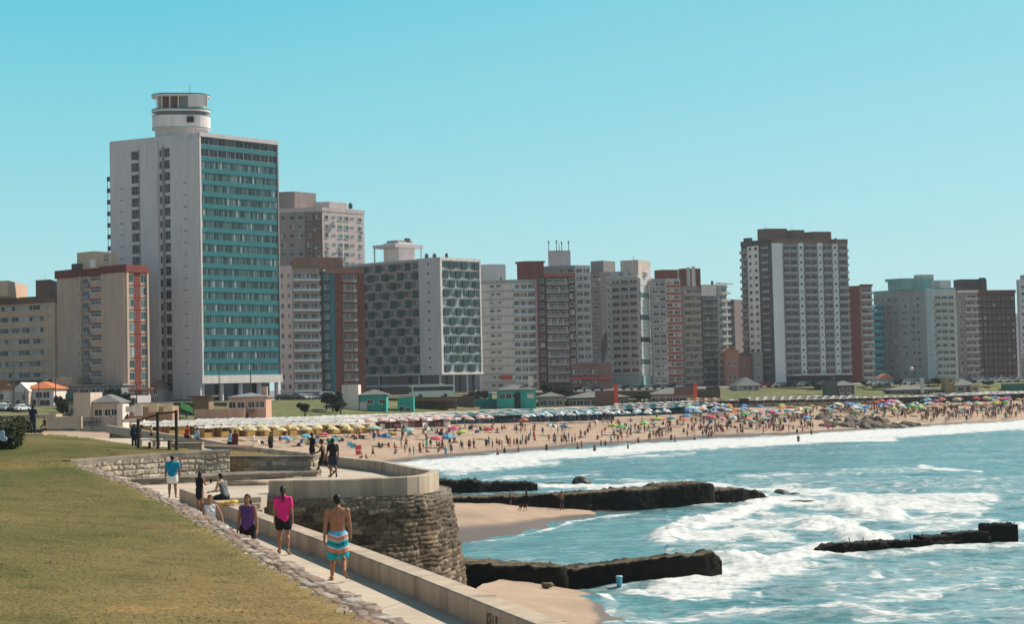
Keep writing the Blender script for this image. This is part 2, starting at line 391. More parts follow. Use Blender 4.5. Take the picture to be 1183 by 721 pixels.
plat_px = [(310, 555.7), (340, 555.2), (380, 554.6), (440, 552.5), (470, 551.2), (484, 550.2), (495, 548.6), (502, 546.8), (506.5, 545)]
plat_front = [at_z(x, y, 8.5) for x, y in plat_px]
back_in = [at_z(x, y, 8.5) for x, y in [(441, 534), (386, 528), (355, 524), (274, 515), (235, 508), (180, 500)]]
bt = tangents(back_in)
back_out = [p + Vector((t.y, -t.x, 0)) * .42 for p, t in zip(back_in, bt)]
tip = plat_front[-1]
arc = [tip + Vector((-.02, .75, 0)), tip + Vector((-.45, 2.0, 0))]
plat_out = [p for p in plat_front] + arc + back_out
ext = (back_out[-1] - back_out[-2]).normalized(); plat_out += [back_out[-1] + ext * 40]
o = coping('platform_parapet', CONC, plat_out, .42, 7.7, 8.5, step=.8)
tag(o, 'pale concrete parapet curving round the tip of the lookout platform', 'wall'); joints(o, plat_out, .42, 7.7, 8.5, 2.6)

# lawn border line (outer edge of the flat stones)
bord = px_path([(86, 532.5, 9.1), (125, 546, 8.95), (156, 558, 8.85), (173, 564, 8.82), (198, 576, 8.78), (220, 585.5, 8.78), (245, 598, 8.82), (275, 614.5, 8.87), (300, 628, 8.9), (330, 645, 8.92), (373, 668, 8.95), (404, 683.5, 8.95), (440, 702, 8.95), (484, 724, 8.95)])
d0 = (bord[-1] - bord[-2]).normalized(); bord += [bord[-1] + d0 * 5, bord[-1] + d0 * 12]
# step and retaining walls
step_f = px_path([(138, 562.6, 8.0), (151, 561.6, 8.0), (264, 556, 8.0), (330, 553.2, 8.0), (367, 551, 8.0)])
rw_l = px_path([(82, 531.8, 9.29), (130, 528, 9.29), (185, 524, 9.29), (230, 521.5, 9.29), (265, 519.8, 9.29)])
rw_r = [Vector((p.x, p.y, 8.93)) for p in [at_z(263, 527, 8.93), at_z(310, 527.3, 8.93), at_z(358, 526.9, 8.93)]]
prom_poly = []
for p in bord[::-1]: prom_poly.append((p.x - .25, p.y))
prom_poly += [(-18.5, 71), (-13, 76), (-9.6, 77)] + [(p.x - .2 + .25, p.y) for p in back_in[2:]] 
far_prom = [(p.x, p.y) for p in back_in[3:]]
# plan outline: border (near to far), behind the retaining walls, along the far parapet to the tip, platform front, stair head, near parapet
edge_l = [(p.x - .2, p.y) for p in bord[::-1]]
outline = edge_l + [(-18.4, 72), (-16.0, 80), (-20.0, 98), (-27, 120), (-38, 147)] + [(p.x + .2, p.y) for p in back_in[::-1]] + [(p.x - .2, p.y + .1) for p in arc[::-1]] + [(p.x, p.y + .2) for p in plat_front[::-1]]
stair_l = par_out[0] + Vector((.55, -.5, 0))
outline += [(plat_front[0].x, 61.4), (par_out[0].x + .30, 60.9)] + [(p.x - .1, p.y) for p in par_out[1:]]
mb = MB(); mb.prism(outline, 7.55, 8.0); o = mb.build('promenade', FLOOR); tag(o, kind='structure')

# stair down to the sand
sx0 = par_out[0].x + .42; sx1 = plat_front[0].x + .05
st = thing('stone_stair', 'worn stone steps leading down beside the lookout bastion', 'stairs', ((sx0 + sx1) / 2, 60.5, 0))
mb = MB(); yy = 61.3
for k in range(15):
    zt = 7.80 - .2 * k; y1 = yy - .36 * k; wd = sx1 - sx0; sh = .36 * k * .36
    mb.box((sh, y1 - .2 - 60.5, zt - 1.5), (wd, .40, 3.0))
    
mb.build('tread', CONC, st)

# ---------------------------------------------------------------- stone bastion under the platform
palB = [(.23, .155, .10), (.15, .098, .062), (.32, .225, .15), (.09, .06, .04), (.20, .13, .08), (.38, .28, .19)]
def moss_and_lit(C, U, Z, X):
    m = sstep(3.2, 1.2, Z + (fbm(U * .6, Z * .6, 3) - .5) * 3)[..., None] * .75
    lit = sstep(7.0, 7.7, Z)[..., None] * .3  # upper courses painted paler, sunlight put into the stone colour
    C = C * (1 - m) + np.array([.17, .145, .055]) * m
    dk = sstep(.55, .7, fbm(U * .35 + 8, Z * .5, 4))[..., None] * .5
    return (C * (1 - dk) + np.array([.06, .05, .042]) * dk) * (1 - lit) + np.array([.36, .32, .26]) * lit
bast = [Vector((p.x, p.y - .38, 0)) for p in plat_front[:5]]
bast = [Vector((plat_front[0].x - .0, plat_front[0].y + .6, 0)), Vector((plat_front[0].x, plat_front[0].y - .25, 0))] + bast[1:]
bast += [plat_front[5] + Vector((.18, -.36, 0)), plat_front[6] + Vector((.3, -.28, 0)), plat_front[7] + Vector((.4, -.15, 0)), plat_front[8] + Vector((.45, 0, 0)), arc[0] + Vector((.42, .1, 0)), arc[1] + Vector((.4, .2, 0)), back_out[0] + Vector((.35, .1, 0)), back_out[1] + Vector((.3, .1, 0))]
bs = thing('stone_bastion', 'tall battered bastion of rough brown stone blocks under the lookout platform', 'bastion', (0, 0, 0))
stone_face('masonry_face', BLOCKS, bast, .0, 7.82, courses=.18, blen=.42, relief=.055, batter=.15, du=.05, dv=.038, pal=palB, seed=5, tone_fn=moss_and_lit, warp=.075, ragged=.34, parent=bs)
mb = MB(); mb.prism([(p.x - .0, p.y + .12) for p in bast] + [(-12, 84), (-11.2, 66)], 7.3, 7.78); mb.build('ledge', CONC_D, bs)
# plain sea wall under the walkway and under the far promenade
sw_path = [p + Vector((-.02, 0, 0)) for p in par_out]
o = stone_face('sea_wall', BLOCKS, [par_in[0] + Vector((.2, .3, 0)), par_out[0] + Vector((0, .2, 0))] + par_out[1:], -.3, 7.9, courses=.4, blen=.7, relief=.07, batter=.06, du=.25, dv=.12, pal=palB, seed=9, side=-1)
tag(o, 'rough stone sea wall dropping from the walkway parapet to the sand', 'wall')
o = stone_face('sea_wall', BLOCKS, [p + Vector((.02, .02, 0)) for p in back_out[1:]] + [plat_out[-1]], -.3, 7.8, courses=.4, blen=.7, relief=.05, batter=.05, du=.5, dv=.2, pal=palB, seed=10, side=1)
tag(o, 'stone sea wall under the far promenade beside the yellow umbrellas', 'wall')

# ---------------------------------------------------------------- retaining walls and step
palR = [(.46, .39, .30), (.40, .34, .265), (.52, .45, .36), (.34, .29, .225), (.44, .35, .26)]
w1 = thing('retaining_wall', 'tan rubble stone retaining wall with a smooth coping under the exercise bars', 'wall', (0, 0, 0))
RWX = [p.x for p in rw_l]; RWZ = [p.z for p in rw_l]
stone_face('masonry_face', STONE, rw_l, 7.9, 9.22, ztop_fn=lambda p: float(np.interp(p.x, RWX, RWZ)) - .17, courses=.27, blen=.42, relief=.07, du=.035, dv=.03, pal=palR, seed=3, parent=w1, warp=.07)
coping('coping', CONC_D, [p + Vector((.03, -.06, 0)) for p in rw_l], .5, -.24, 0, w1, keepz=True)
w2 = thing('retaining_wall', 'lower rubble stone retaining wall ending at the gap to the lookout', 'wall', (0, 0, 0))
stone_face('masonry_face', STONE, rw_r + [rw_r[-1] + Vector((.1, .6, 0)), rw_r[-1] + Vector((.1, 2.2, 0))], 7.9, 8.78, courses=.24, blen=.42, relief=.07, du=.035, dv=.03, pal=palR, seed=4, parent=w2, warp=.07)
coping('coping', CONC_D, [p + Vector((.03, -.06, 0)) for p in rw_r] + [rw_r[-1] + Vector((.18, .6, 0)), rw_r[-1] + Vector((.18, 2.2, 0))], .45, 8.74, 8.93, w2)
w3 = thing('stone_bench_step', 'low stone step running along the foot of the retaining walls', 'step', (0, 0, 0))
stone_face('masonry_face', STONE, step_f + [step_f[-1] + Vector((.05, .7, 0))], 7.95, 8.22, courses=.16, blen=.5, relief=.04, du=.05, dv=.03, pal=[(.30, .25, .2), (.24, .2, .16), (.35, .29, .22)], seed=6, parent=w3)
coping('slab', CONC_D, [p + Vector((.02, -.05, 0)) for p in step_f] + [step_f[-1] + Vector((.1, .75, 0))], 2.2, 8.18, 8.28, w3)

# flat irregular stones edging the lawn
def border_stones():
    P = resample([(p.x, p.y, p.z) for p in bord], .06); T = tangents(P); rg = np.random.default_rng(12)
    n = len(P); W = .66; nv = 22
    L = np.concatenate([[0], np.cumsum([(P[i + 1] - P[i]).length for i in range(n - 1)])])
    # refine along
    U, Vv = np.meshgrid(L, np.linspace(0, W, nv))
    wu = U + (fbm(U * 1.7, Vv * 3, 3) - .5) * .5; wv = Vv + (fbm(U * 1.3 + 9, Vv * 2, 3) - .5) * .25
    row = np.clip((wv > .24).astype(int) + (wv > .44), 0, 2); H = np.zeros_like(U); C = np.zeros(U.shape + (3,))
    pal = np.array([(.36, .27, .21), (.31, .24, .19), (.43, .34, .27), (.33, .22, .165), (.38, .25, .19), (.45, .39, .33)])
    for r in (0, 1, 2):
        js = [-1.]
        while js[-1] < L[-1] + 2: js.append(js[-1] + rg.uniform(.18, .62))
        js = np.array(js); m = row == r; bi = np.clip(np.searchsorted(js, wu[m]) - 1, 0, len(js) - 2)
        e = np.minimum(np.minimum(wu[m] - js[bi], js[bi + 1] - wu[m]), np.minimum(np.abs(wv[m] - .24), np.abs(wv[m] - .44)))
        ph = rg.random(len(js)); tl = rg.uniform(-1, 1, len(js))
        H[m] = sstep(.0, .025, e) * (.015 + .03 * ph[bi]) + tl[bi] * (wu[m] - js[bi]) * .045
        mo = sstep(0, .05, e)[:, None]; C[m] = (pal[rg.integers(0, len(pal), len(js))] * rg.uniform(.75, 1.2, (len(js), 1)))[bi] * mo + (1 - mo) * np.array([.08, .062, .04])
    H += (fbm(U * 5, Vv * 8, 3) - .5) * .05
    out = (vnoise(L * 1.6, L * 0) - .5) * .16
    X = np.array([[p.x, p.y, p.z] for p in P]); Nn = np.array([[-t.y, t.x] for t in T])   # travelling towards camera: left = sea; stones go right
    off = -(Vv - out[None, :] * (1 - Vv / W))
    V = np.stack([X[None, :, 0] + Nn[None, :, 0] * off, X[None, :, 1] + Nn[None, :, 1] * off, X[None, :, 2] + H - .04], -1)
    skirt = V[0].copy(); skirt[:, 2] = 7.9
    V = np.concatenate([skirt[None], V], 0); C = np.concatenate([C[:1] * .8, C], 0)
    me = grid_mesh('stone_edging', V.reshape(-1, 3), n, nv + 1, STONE, smooth=False, attr={'tone': C.reshape(-1, 3)})
    return link('stone_edging', me)
tag(border_stones(), 'band of flat reddish brown stones edging the lawn along the walkway', 'edging')

# ---------------------------------------------------------------- lawn
def lawn_mat():
    m = bpy.data.materials.new('lawn'); t, b = _nodes(m); setp(b, rough=.95, spec=.1); N, L = t.nodes, t.links
    tc = N.new('ShaderNodeTexCoord')
    def noise(s, st=(1, 1, 1), det=6):
        mp = N.new('ShaderNodeMapping'); mp.inputs['Scale'].default_value = st; L.new(tc.outputs['Object'], mp.inputs[0])
        z = N.new('ShaderNodeTexNoise'); z.inputs['Scale'].default_value = s; z.inputs['Detail'].default_value = det; L.new(mp.outputs[0], z.inputs['Vector']); return z.outputs[0]
    def ramp(inp, stops):
        r = N.new('ShaderNodeValToRGB'); 
        while len(r.color_ramp.elements) < len(stops): r.color_ramp.elements.new(.5)
        for e, (p, c) in zip(r.color_ramp.elements, stops): e.position = p; e.color = (*c, 1)
        L.new(inp, r.inputs[0]); return r.outputs[0]
    a = ramp(noise(.13, (1, .55, 1)), [(.34, (.098, .102, .032)), (.48, (.15, .128, .046)), (.64, (.225, .16, .068))])
    c = ramp(noise(9, det=8), [(.28, (.7, .7, .7)), (.72, (1.2, 1.2, 1.2))])
    mx = N.new('ShaderNodeMix'); mx.data_type = 'RGBA'; mx.blend_type = 'MULTIPLY'; mx.inputs[0].default_value = 1
    L.new(a, mx.inputs[6]); L.new(c, mx.inputs[7])
    d = ramp(noise(.9), [(.30, (1.38, 1.22, 1.15)), (.40, (1, 1, 1)), (.52, (1, 1, 1)), (.66, (.62, .72, .60))])
    m2 = N.new('ShaderNodeMix'); m2.data_type = 'RGBA'; m2.blend_type = 'MULTIPLY'; m2.inputs[0].default_value = .8
    L.new(mx.outputs[2], m2.inputs[6]); L.new(d, m2.inputs[7]); L.new(m2.outputs[2], b.inputs['Base Color'])
    bp = N.new('ShaderNodeBump'); bp.inputs['Strength'].default_value = .9; bp.inputs['Distance'].default_value = .06
    L.new(noise(14, det=6), bp.inputs['Height']); L.new(bp.outputs[0], b.inputs['Normal'])
    return m
LAWN = lawn_mat()
seam = [(p.x, p.y) for p in bord[::-1]] + [(p.x, p.y + .12) for p in rw_l] + [(rw_r[0].x + .05, rw_r[0].y + .2), (rw_r[1].x, rw_r[1].y + .2), (rw_r[2].x, rw_r[2].y + .25)]
seamz = [p.z for p in bord[::-1]] + [p.z - .06 for p in rw_l] + [8.88] * 3
prom_edge = [(-9.4, 77), (-11.2, 84), (-14.2, 92), (-21.5, 104), (-28, 119), (-38, 141), (-44, 150)]
lawn_poly = [(x - .50 if i < len(bord) else x, y) for i, (x, y) in enumerate(seam)] + prom_edge + [(-140, 150), (-140, 4), (1, 4)]
SEAMP = np.array(seam); 
def lawn_z(P):
    P = np.asarray(P, float); d = np.full(len(P), 1e9); z = np.zeros(len(P))
    full = seam + prom_edge; fz = seamz + [8.75, 8.55, 8.4, 8.35, 8.35, 8.5, 8.6]
    for i in range(len(full) - 1):
        A = np.array(full[i]); B = np.array(full[i + 1]); v = B - A; t = np.clip(((P - A) @ v) / (v @ v), 0, 1)
        dd = np.linalg.norm(P - A - t[:, None] * v, axis=1); zz = fz[i] + t * (fz[i + 1] - fz[i]); m = dd < d; d[m] = dd[m]; z[m] = zz[m]
    plateau = 10.15 - .55 * sstep(20, 75, P[:, 1]) - .35 * sstep(85, 150, P[:, 1])
    t = sstep(0, 1, d / 13.0) * .55 + np.clip(d / 13.0, 0, 1) * .45
    return z + (plateau - z) * t + (fbm(P[:, 0] * .25, P[:, 1] * .18, 3) - .5) * .16 * np.clip(d / 2, 0, 1)
def make_lawn():
    xs = np.concatenate([np.arange(-140, -34, 2.0), np.arange(-34, 4, .3)]); ys = np.concatenate([np.arange(4, 100, .3), np.arange(100, 152, 1.0)])
    X, Y = np.meshgrid(xs, ys); P = np.stack([X.ravel(), Y.ravel()], 1)
    Z = lawn_z(P); ins = in_poly(P, lawn_poly).reshape(X.shape)
    keep = ins[:-1, :-1] & ins[1:, :-1] & ins[:-1, 1:] & ins[1:, 1:]
    V = np.column_stack([P, Z]); me = grid_mesh('lawn', V, len(xs), len(ys), LAWN, keep=keep)
    bm = bmesh.new(); bm.from_mesh(me); bmesh.ops.delete(bm, geom=[v for v in bm.verts if not v.link_faces], context='VERTS')
    # a short skirt hides the raw edge
    be = [e for e in bm.edges if e.is_boundary]; r = bmesh.ops.extrude_edge_only(bm, edges=be)
    for v in r['geom']:
        if isinstance(v, bmesh.types.BMVert): v.co.z -= 1.2
    bmesh.ops.recalc_face_normals(bm, faces=bm.faces); bm.to_mesh(me); bm.free(); return link('lawn', me)
tag(make_lawn(), kind='structure')
def make_blades(n=110000):
    rg = np.random.default_rng(21)
    Y = 15 + (rg.random(n * 3) ** 1.7) * 62; X = rg.uniform(-26, 1, n * 3); P = np.stack([X, Y], 1)
    P = P[in_poly(P, lawn_poly) & (np.abs(P[:, 0]) < .36 * P[:, 1])][:n]; n = len(P)
    clump = fbm(P[:, 0] * .8, P[:, 1] * .8, 3); z = lawn_z(P)
    h = rg.uniform(.004, .013, n) * (.5 + 1.0 * clump) * (1 + P[:, 1] / 150); wd = rg.uniform(.004, .009, n) * (1 + P[:, 1] / 60); a = rg.uniform(0, 2 * np.pi, n)
    lx = rg.normal(0, .045, n); ly = rg.normal(0, .045, n)
    # taller dry tufts here and there
    ct = P[rg.integers(0, n, 200)]; tp = (ct[:, None, :] + rg.normal(0, .09, (200, 12, 2))).reshape(-1, 2); tp = tp[in_poly(tp, lawn_poly)]; k = len(tp)
    P = np.concatenate([P, tp]); z = np.concatenate([z, lawn_z(tp)]); h = np.concatenate([h, rg.uniform(.015, .045, k)]); wd = np.concatenate([wd, rg.uniform(.006, .012, k)]); a = np.concatenate([a, rg.uniform(0, 6.28, k)]); lx = np.concatenate([lx, rg.normal(0, .03, k)]); ly = np.concatenate([ly, rg.normal(0, .03, k)]); n += k
    V = np.empty((n, 3, 3), np.float32)
    V[:, 0] = np.stack([P[:, 0] - np.cos(a) * wd, P[:, 1] - np.sin(a) * wd, z - .01], 1)
    V[:, 1] = np.stack([P[:, 0] + np.cos(a) * wd, P[:, 1] + np.sin(a) * wd, z - .01], 1)
    V[:, 2] = np.stack([P[:, 0] + lx, P[:, 1] + ly, z + h], 1)
    me = bpy.data.meshes.new('grass'); me.vertices.add(n * 3); me.vertices.foreach_set('co', V.ravel()); me.loops.add(n * 3); me.loops.foreach_set('vertex_index', np.arange(n * 3, dtype=np.int32))
    me.polygons.add(n); me.polygons.foreach_set('loop_start', np.arange(n, dtype=np.int32) * 3); me.polygons.foreach_set('loop_total', np.full(n, 3, np.int32))
    g = RAMP('grass_blades', [(0, (.165, .152, .048)), (.3, (.21, .175, .06)), (.6, (.26, .20, .075)), (.88, (.32, .235, .105))], rough=.8, spec=.15)
    me.materials.append(g); me.update(calc_edges=True); return link('grass', me)
tag(make_blades(), 'short dry mown grass covering the sloping lawn', 'grass', kind='stuff')

# ---------------------------------------------------------------- main beach, bank and street ground
Wpts = [Vector((-25, 95, 0)), Vector((-16, 150, 0)), Vector((-19, 215, 0))] + [at_z(x, y, 0) for x, y in [(445, 538), (500, 531), (560, 526), (620, 521), (700, 515), (800, 508), (900, 504), (1000, 497), (1100, 491), (1183, 486), (1300, 478), (1480, 468)]]
Bpts = [Vector((-100, 250, 0)), Vector((-84, 300, 0)), Vector((-70, 325, 0)), Vector((-50, 352, 0)), Vector((-32, 378, 0)), Vector((-15, 402, 0)), Vector((5, 424, 0)), Vector((28, 436, 0)), Vector((58, 442, 0)), Vector((84, 444, 0)), Vector((108, 447, 0)), Vector((134, 452, 0)), Vector((160, 460, 0)), Vector((210, 480, 0)), Vector((300, 520, 0))]
def densify(P, k=8):
    out = []
    for i in range(len(P) - 1):
        p0 = P[max(0, i - 1)]; p1 = P[i]; p2 = P[i + 1]; p3 = P[min(len(P) - 1, i + 2)]
        for j in range(k):
            t = j / k; out.append(.5 * ((2 * p1) + (p2 - p0) * t + (2 * p0 - 5 * p1 + 4 * p2 - p3) * t * t + (3 * p1 - p0 - 3 * p2 + p3) * t ** 3))
    return out + [P[-1]]
Wd, Bd = densify(Wpts), densify(Bpts)
BZ = 5.8
def beach_mat():
    m = SAND.copy(); m.name = 'beach_sand'; t = m.node_tree; N, L = t.nodes, t.links; b = N['Principled BSDF']
    at = N.new('ShaderNodeAttribute'); at.attribute_name = 'wet'
    src = b.inputs['Base Color'].links[0].from_socket
    mx = N.new('ShaderNodeMix'); mx.data_type = 'RGBA'; mx.inputs[7].default_value = (.155, .112, .09, 1)
    L.new(at.outputs['Fac'], mx.inputs[0]); L.new(src, mx.inputs[6]); L.new(mx.outputs[2], b.inputs['Base Color'])
    mr = N.new('ShaderNodeMapRange'); mr.inputs['To Min'].default_value = .95; mr.inputs['To Max'].default_value = .5; L.new(at.outputs['Fac'], mr.inputs['Value']); L.new(mr.outputs[0], b.inputs['Roughness'])
    return m
BEACH = beach_mat()
ts = np.concatenate([[-.35, -.12], np.linspace(0, 1, 60)])
def beach_z(t, x, y): return np.where(t < 0, t * 4.0, BZ * np.clip(t, 0, 1) ** .95) - .05 + (fbm(x * .09, y * .09, 4) - .5) * .5 * np.clip(t * 6, 0, 1)
rows = []; wet = []
Wa = np.array([[p.x, p.y] for p in Wd]); Ba = np.array([[p.x, p.y] for p in Bd])
for t in ts:
    p = Wa + (Ba - Wa) * t; z = beach_z(np.full(len(p), t), p[:, 0], p[:, 1]); rows.append(np.column_stack([p, z]))
    wn = fbm(p[:, 0] * .06, p[:, 1] * .06, 3); wet.append(sstep(.085, .05, np.full(len(p), t) + (wn - .5) * .05))
me = grid_mesh('beach', np.concatenate(rows), len(Wd), len(ts), BEACH, attr={'wet': np.concatenate(wet)})
beach = link('beach', me); tag(beach, kind='structure')
BVH = [BVHTree.FromPolygons([tuple(v.co) for v in me.vertices], [tuple(p.vertices) for p in me.polygons])]

FIELD = M('bank_grass', (.115, .125, .045), rough=.95, var=.3, scale=.5, col2=(.19, .165, .07), fac2=.4, scale2=.12)
ASPH = M('asphalt', (.055, .055, .055), rough=.9, var=.2, scale=.8)
PAVE = M('street_paving', (.24, .225, .20), rough=.9, var=.15, scale=.5)
STZ = 9.5
Bn = [Vector((-t.y, t.x, 0)) for t in tangents(Bd)]
B2 = [p + n * 36 for p, n in zip(Bd, Bn)]
B3 = [p + n * 60 for p, n in zip(Bd, Bn)]
mb_rows = []
for t in np.linspace(0, 1, 9):
    p = np.array([[a.x + (b.x - a.x) * t, a.y + (b.y - a.y) * t] for a, b in zip(Bd, B2)])
    mb_rows.append(np.column_stack([p, np.full(len(p), BZ - .1 + (STZ - BZ) * (t * t * (3 - 2 * t))) + (fbm(p[:, 0] * .1, p[:, 1] * .1) - .5) * .3 * (t * (1 - t) * 4)]))
me = grid_mesh('grass_bank', np.concatenate(mb_rows), len(Bd), 9, FIELD); tag(link('grass_bank', me), kind='structure')
BVH.append(BVHTree.FromPolygons([tuple(v.co) for v in me.vertices], [tuple(p.vertices) for p in me.polygons]))
def band(name, A, Bq, z, mat):
    r = [np.array([[p.x, p.y, z] for p in A]), np.array([[p.x, p.y, z] for p in Bq])]
    me = grid_mesh(name, np.concatenate(r), len(A), 2, mat); o = link(name, me); tag(o, kind='structure'); return me
me = band('pavement', B2, [p + n * 42 for p, n in zip(Bd, Bn)], STZ + .06, PAVE)
me = band('street', [p + n * 40 for p, n in zip(Bd, Bn)], B3, STZ, ASPH)
BVH.append(BVHTree.FromPolygons([tuple(v.co) for v in me.vertices], [tuple(p.vertices) for p in me.polygons]))
LINE = M('road_paint', (.75, .73, .68), rough=.7)
band('road_marking', [p + n * 50 for p, n in zip(Bd, Bn)], [p + n * 50.2 for p, n in zip(Bd, Bn)], STZ + .006, LINE)
# town ground behind, reaching far inland
mb = MB(); far = [(3000, 900), (3000, 3200), (-3000, 3200), (-3000, 150)]
mb.prism([(p.x, p.y) for p in B3[::-1]] , 0, 1) if False else None
tp = [(p.x, p.y) for p in [q + n * 58 for q, n in zip(Bd, Bn)]]
mb.add([(x, y, STZ - .02) for x, y in tp] + [(x, y, STZ - .02) for x, y in far], [tuple(range(len(tp) + len(far)))])
o = mb.build('town_ground', PAVE); tag(o, kind='structure')
# grassy field between the near lawn and the houses
rowsF = []
for t in np.linspace(0, 1, 16):
    L0 = np.array([(-44, 149.5), (-60, 149.5), (-90, 149.5), (-150, 149.5)]); L1 = np.array([(-84, 302), (-112, 335), (-150, 340), (-260, 340)])
    k = np.linspace(0, 3, 13); i = np.minimum(k.astype(int), 2); f = (k - i)[:, None]
    a = L0[i] * (1 - f) + L0[i + 1] * f; b2 = L1[i] * (1 - f) + L1[i + 1] * f; p = a + (b2 - a) * t
    zz = 8.9 - .9 * np.sin(np.clip(t * 1.3, 0, 1) * np.pi) * (1 - k / 6) + (STZ - 8.9) * t ** 2 - 2.2 * (1 - k / 3) ** 3 * t ** 2
    rowsF.append(np.column_stack([p, zz]))
me = grid_mesh('field', np.concatenate(rowsF), 13, 16, FIELD); tag(link('field', me), kind='structure')
BVH.append(BVHTree.FromPolygons([tuple(v.co) for v in me.vertices], [tuple(p.vertices) for p in me.polygons]))

def ground_at(px, py, zf=None):
    """where the view line through a picture point meets the beach, bank, street or field"""
    d = ray(px, py).normalized(); best = None
    for b in BVH:
        h = b.ray_cast(CPOS, d)
        if h[0] is not None and (best is None or h[3] < best[1]): best = (h[0], h[3])
    return best[0] if best else at_z(px, py, STZ if py < 470 else 0.1)

def ground_z(x, y):
    zs = [h[0].z for h in (b.ray_cast(Vector((x, y, 60)), Vector((0, 0, -1))) for b in BVH) if h[0] is not None]
    return max(zs) if zs else None

# ---------------------------------------------------------------- pocket beaches beside the bastion
def pocket(name, waters, inland, zin, wetw=.3, pw=.9):
    Wp = densify(waters, 6); Ip = densify(inland, 6); zin = np.interp(np.linspace(0, 1, len(Wp)), np.linspace(0, 1, len(zin)), zin); rows = []; wt = []
    tt = np.concatenate([[-.5, -.2], np.linspace(0, 1, 26)])
    for t in tt:
        p = np.array([[a.x + (b.x - a.x) * t, a.y + (b.y - a.y) * t] for a, b in zip(Wp, Ip)])
        z = (t * 1.2 if t < 0 else zin * t ** pw) + (fbm(p[:, 0] * .5, p[:, 1] * .5, 4) - .5) * .22 * min(1, max(0, t * 4)) - .02
        rows.append(np.column_stack([p, np.broadcast_to(z, len(p))])); wt.append(sstep(wetw, wetw * .55, np.full(len(p), max(t, 0)) + (fbm(p[:, 0] * .3, p[:, 1] * .3, 3) - .5) * .12))
    me = grid_mesh(name, np.concatenate(rows), len(Wp), len(tt), BEACH, attr={'wet': np.concatenate(wt)}); tag(link(name, me), kind='structure')
    BVH.append(BVHTree.FromPolygons([tuple(v.co) for v in me.vertices], [tuple(p.vertices) for p in me.polygons]))
pocket('beach_cove', [at_z(x, y, 0) for x, y in [(470, 632), (520, 628), (560, 623), (598, 618), (622, 611), (642, 604), (662, 599.5), (688, 596.5)]],
       [Vector(q + (0,)) for q in [(-13, 140), (-10.5, 147), (-8, 151), (-5, 152), (-2, 152.5), (1.5, 153), (4.6, 153.8), (7.4, 153.9)]], [1.6, 1.7, 1.6, 1.45, 1.25, .9, .5, .12], .36)
pocket('beach_cove', [at_z(x, y, 0) for x, y in [(690, 830), (702, 760), (708, 725), (704, 708), (706, 698), (700, 690), (680, 684), (650, 680)]],
       [Vector((-.6, 30, 0)), Vector((-.8, 45, 0)), Vector((-1.6, 60, 0)), Vector((-2.2, 72, 0)), Vector((-2.4, 80, 0)), Vector((-2.4, 88, 0)), Vector((-1.6, 94, 0)), Vector((0, 98, 0))], [2.0, 1.9, 1.6, 1.4, 1.2, 1.0, .8, .5], .16)

# ---------------------------------------------------------------- groynes
def groyne(name, label, pts, seed, pal=((.012, .0105, .009), (.02, .017, .013), (.01, .009, .008)), top=(.17, .135, .085), topf=1.0, du=.13, rough=.35, cat='breakwater', parts=None):
    """pts: (x, y, width, top z). Rough ridge of wet stone, sandy brown on top where it is dry"""
    P = [Vector((p[0], p[1], 0)) for p in pts]; L = [0]
    for a, b in zip(P, P[1:]): L.append(L[-1] + (b - a).length)
    n = int(L[-1] / du) + 2; s = np.linspace(0, L[-1], n)
    x = np.interp(s, L, [p[0] for p in pts]); y = np.interp(s, L, [p[1] for p in pts]); wd = np.interp(s, L, [p[2] for p in pts]); zt = np.interp(s, L, [p[3] for p in pts])
    dx = np.gradient(x); dy = np.gradient(y); ln = np.hypot(dx, dy) + 1e-9; nx, ny = dy / ln, -dx / ln
    prof = [(-.62, -.9)] + [(-.60 + .1 * k, -.9 + 1.8 * k) for k in ()]
    # profile: front foot, front face, top, back face
    a = np.concatenate([np.full(12, 1.0), np.linspace(1, -1, 16)[1:-1], np.full(8, -1.0)]); hz = np.concatenate([np.linspace(0, 1, 12), np.ones(14), np.linspace(1, 0, 8)])
    A, S = np.meshgrid(a, s, indexing='ij'); Hh, _ = np.meshgrid(hz, s, indexing='ij'); idx = np.arange(len(a))[:, None] * .3 + 0 * S
    n1 = fbm(S * .55 + seed * 13, idx * .9 + seed, 5) - .5; n2 = fbm(S * 2.6 + seed * 7, idx * 3.0, 4) - .5; n2 = n2 * 2.4 + .5 * (np.floor(fbm(S * .9 + seed, idx * 1.4, 2) * 6) / 6 - .5)
    off = A * wd[None, :] / 2 * (1 + .12 * (1 - Hh)) + (n1 * 1.3 + n2 * .5) * rough * np.sign(A)
    Z = -.7 + (zt[None, :] + .7) * Hh + (n1 * .9 + n2 * .7) * rough * Hh
    X = x[None, :] + nx[None, :] * off; Y = y[None, :] + ny[None, :] * off
    rg = np.random.default_rng(seed); pl = np.array(pal); cn = fbm(S * .9 + 3, idx * 1.5, 3)
    C = pl[0] + (pl[1] - pl[0]) * cn[..., None] * 1.2
    tm = ((np.abs(A) < .98) & (Hh > .97)) * topf; tmm = (tm * sstep(.35, .55, fbm(S * .25 + seed, idx * .4, 3) + .12))[..., None]
    C = C * (1 - tmm) + np.array(top) * tmm
    V = np.stack([X, Y, Z], -1).reshape(-1, 3)
    me = grid_mesh(name, V, n, len(a), ROCK, smooth=False, attr={'tone': C.reshape(-1, 3)})
    bm = bmesh.new(); bm.from_mesh(me)
    be = [e for e in bm.edges if e.is_boundary and abs(e.verts[0].co.z - e.verts[1].co.z) < 99]
    try: bmesh.ops.holes_fill(bm, edges=be, sides=0)
    except Exception: pass
    bmesh.ops.recalc_face_normals(bm, faces=bm.faces); bm.to_mesh(me); bm.free()
    o = link(name, me); tag(o, label, cat); return o
def W0(px, py, z=0): v = at_z(px, py, z); return v.x, v.y
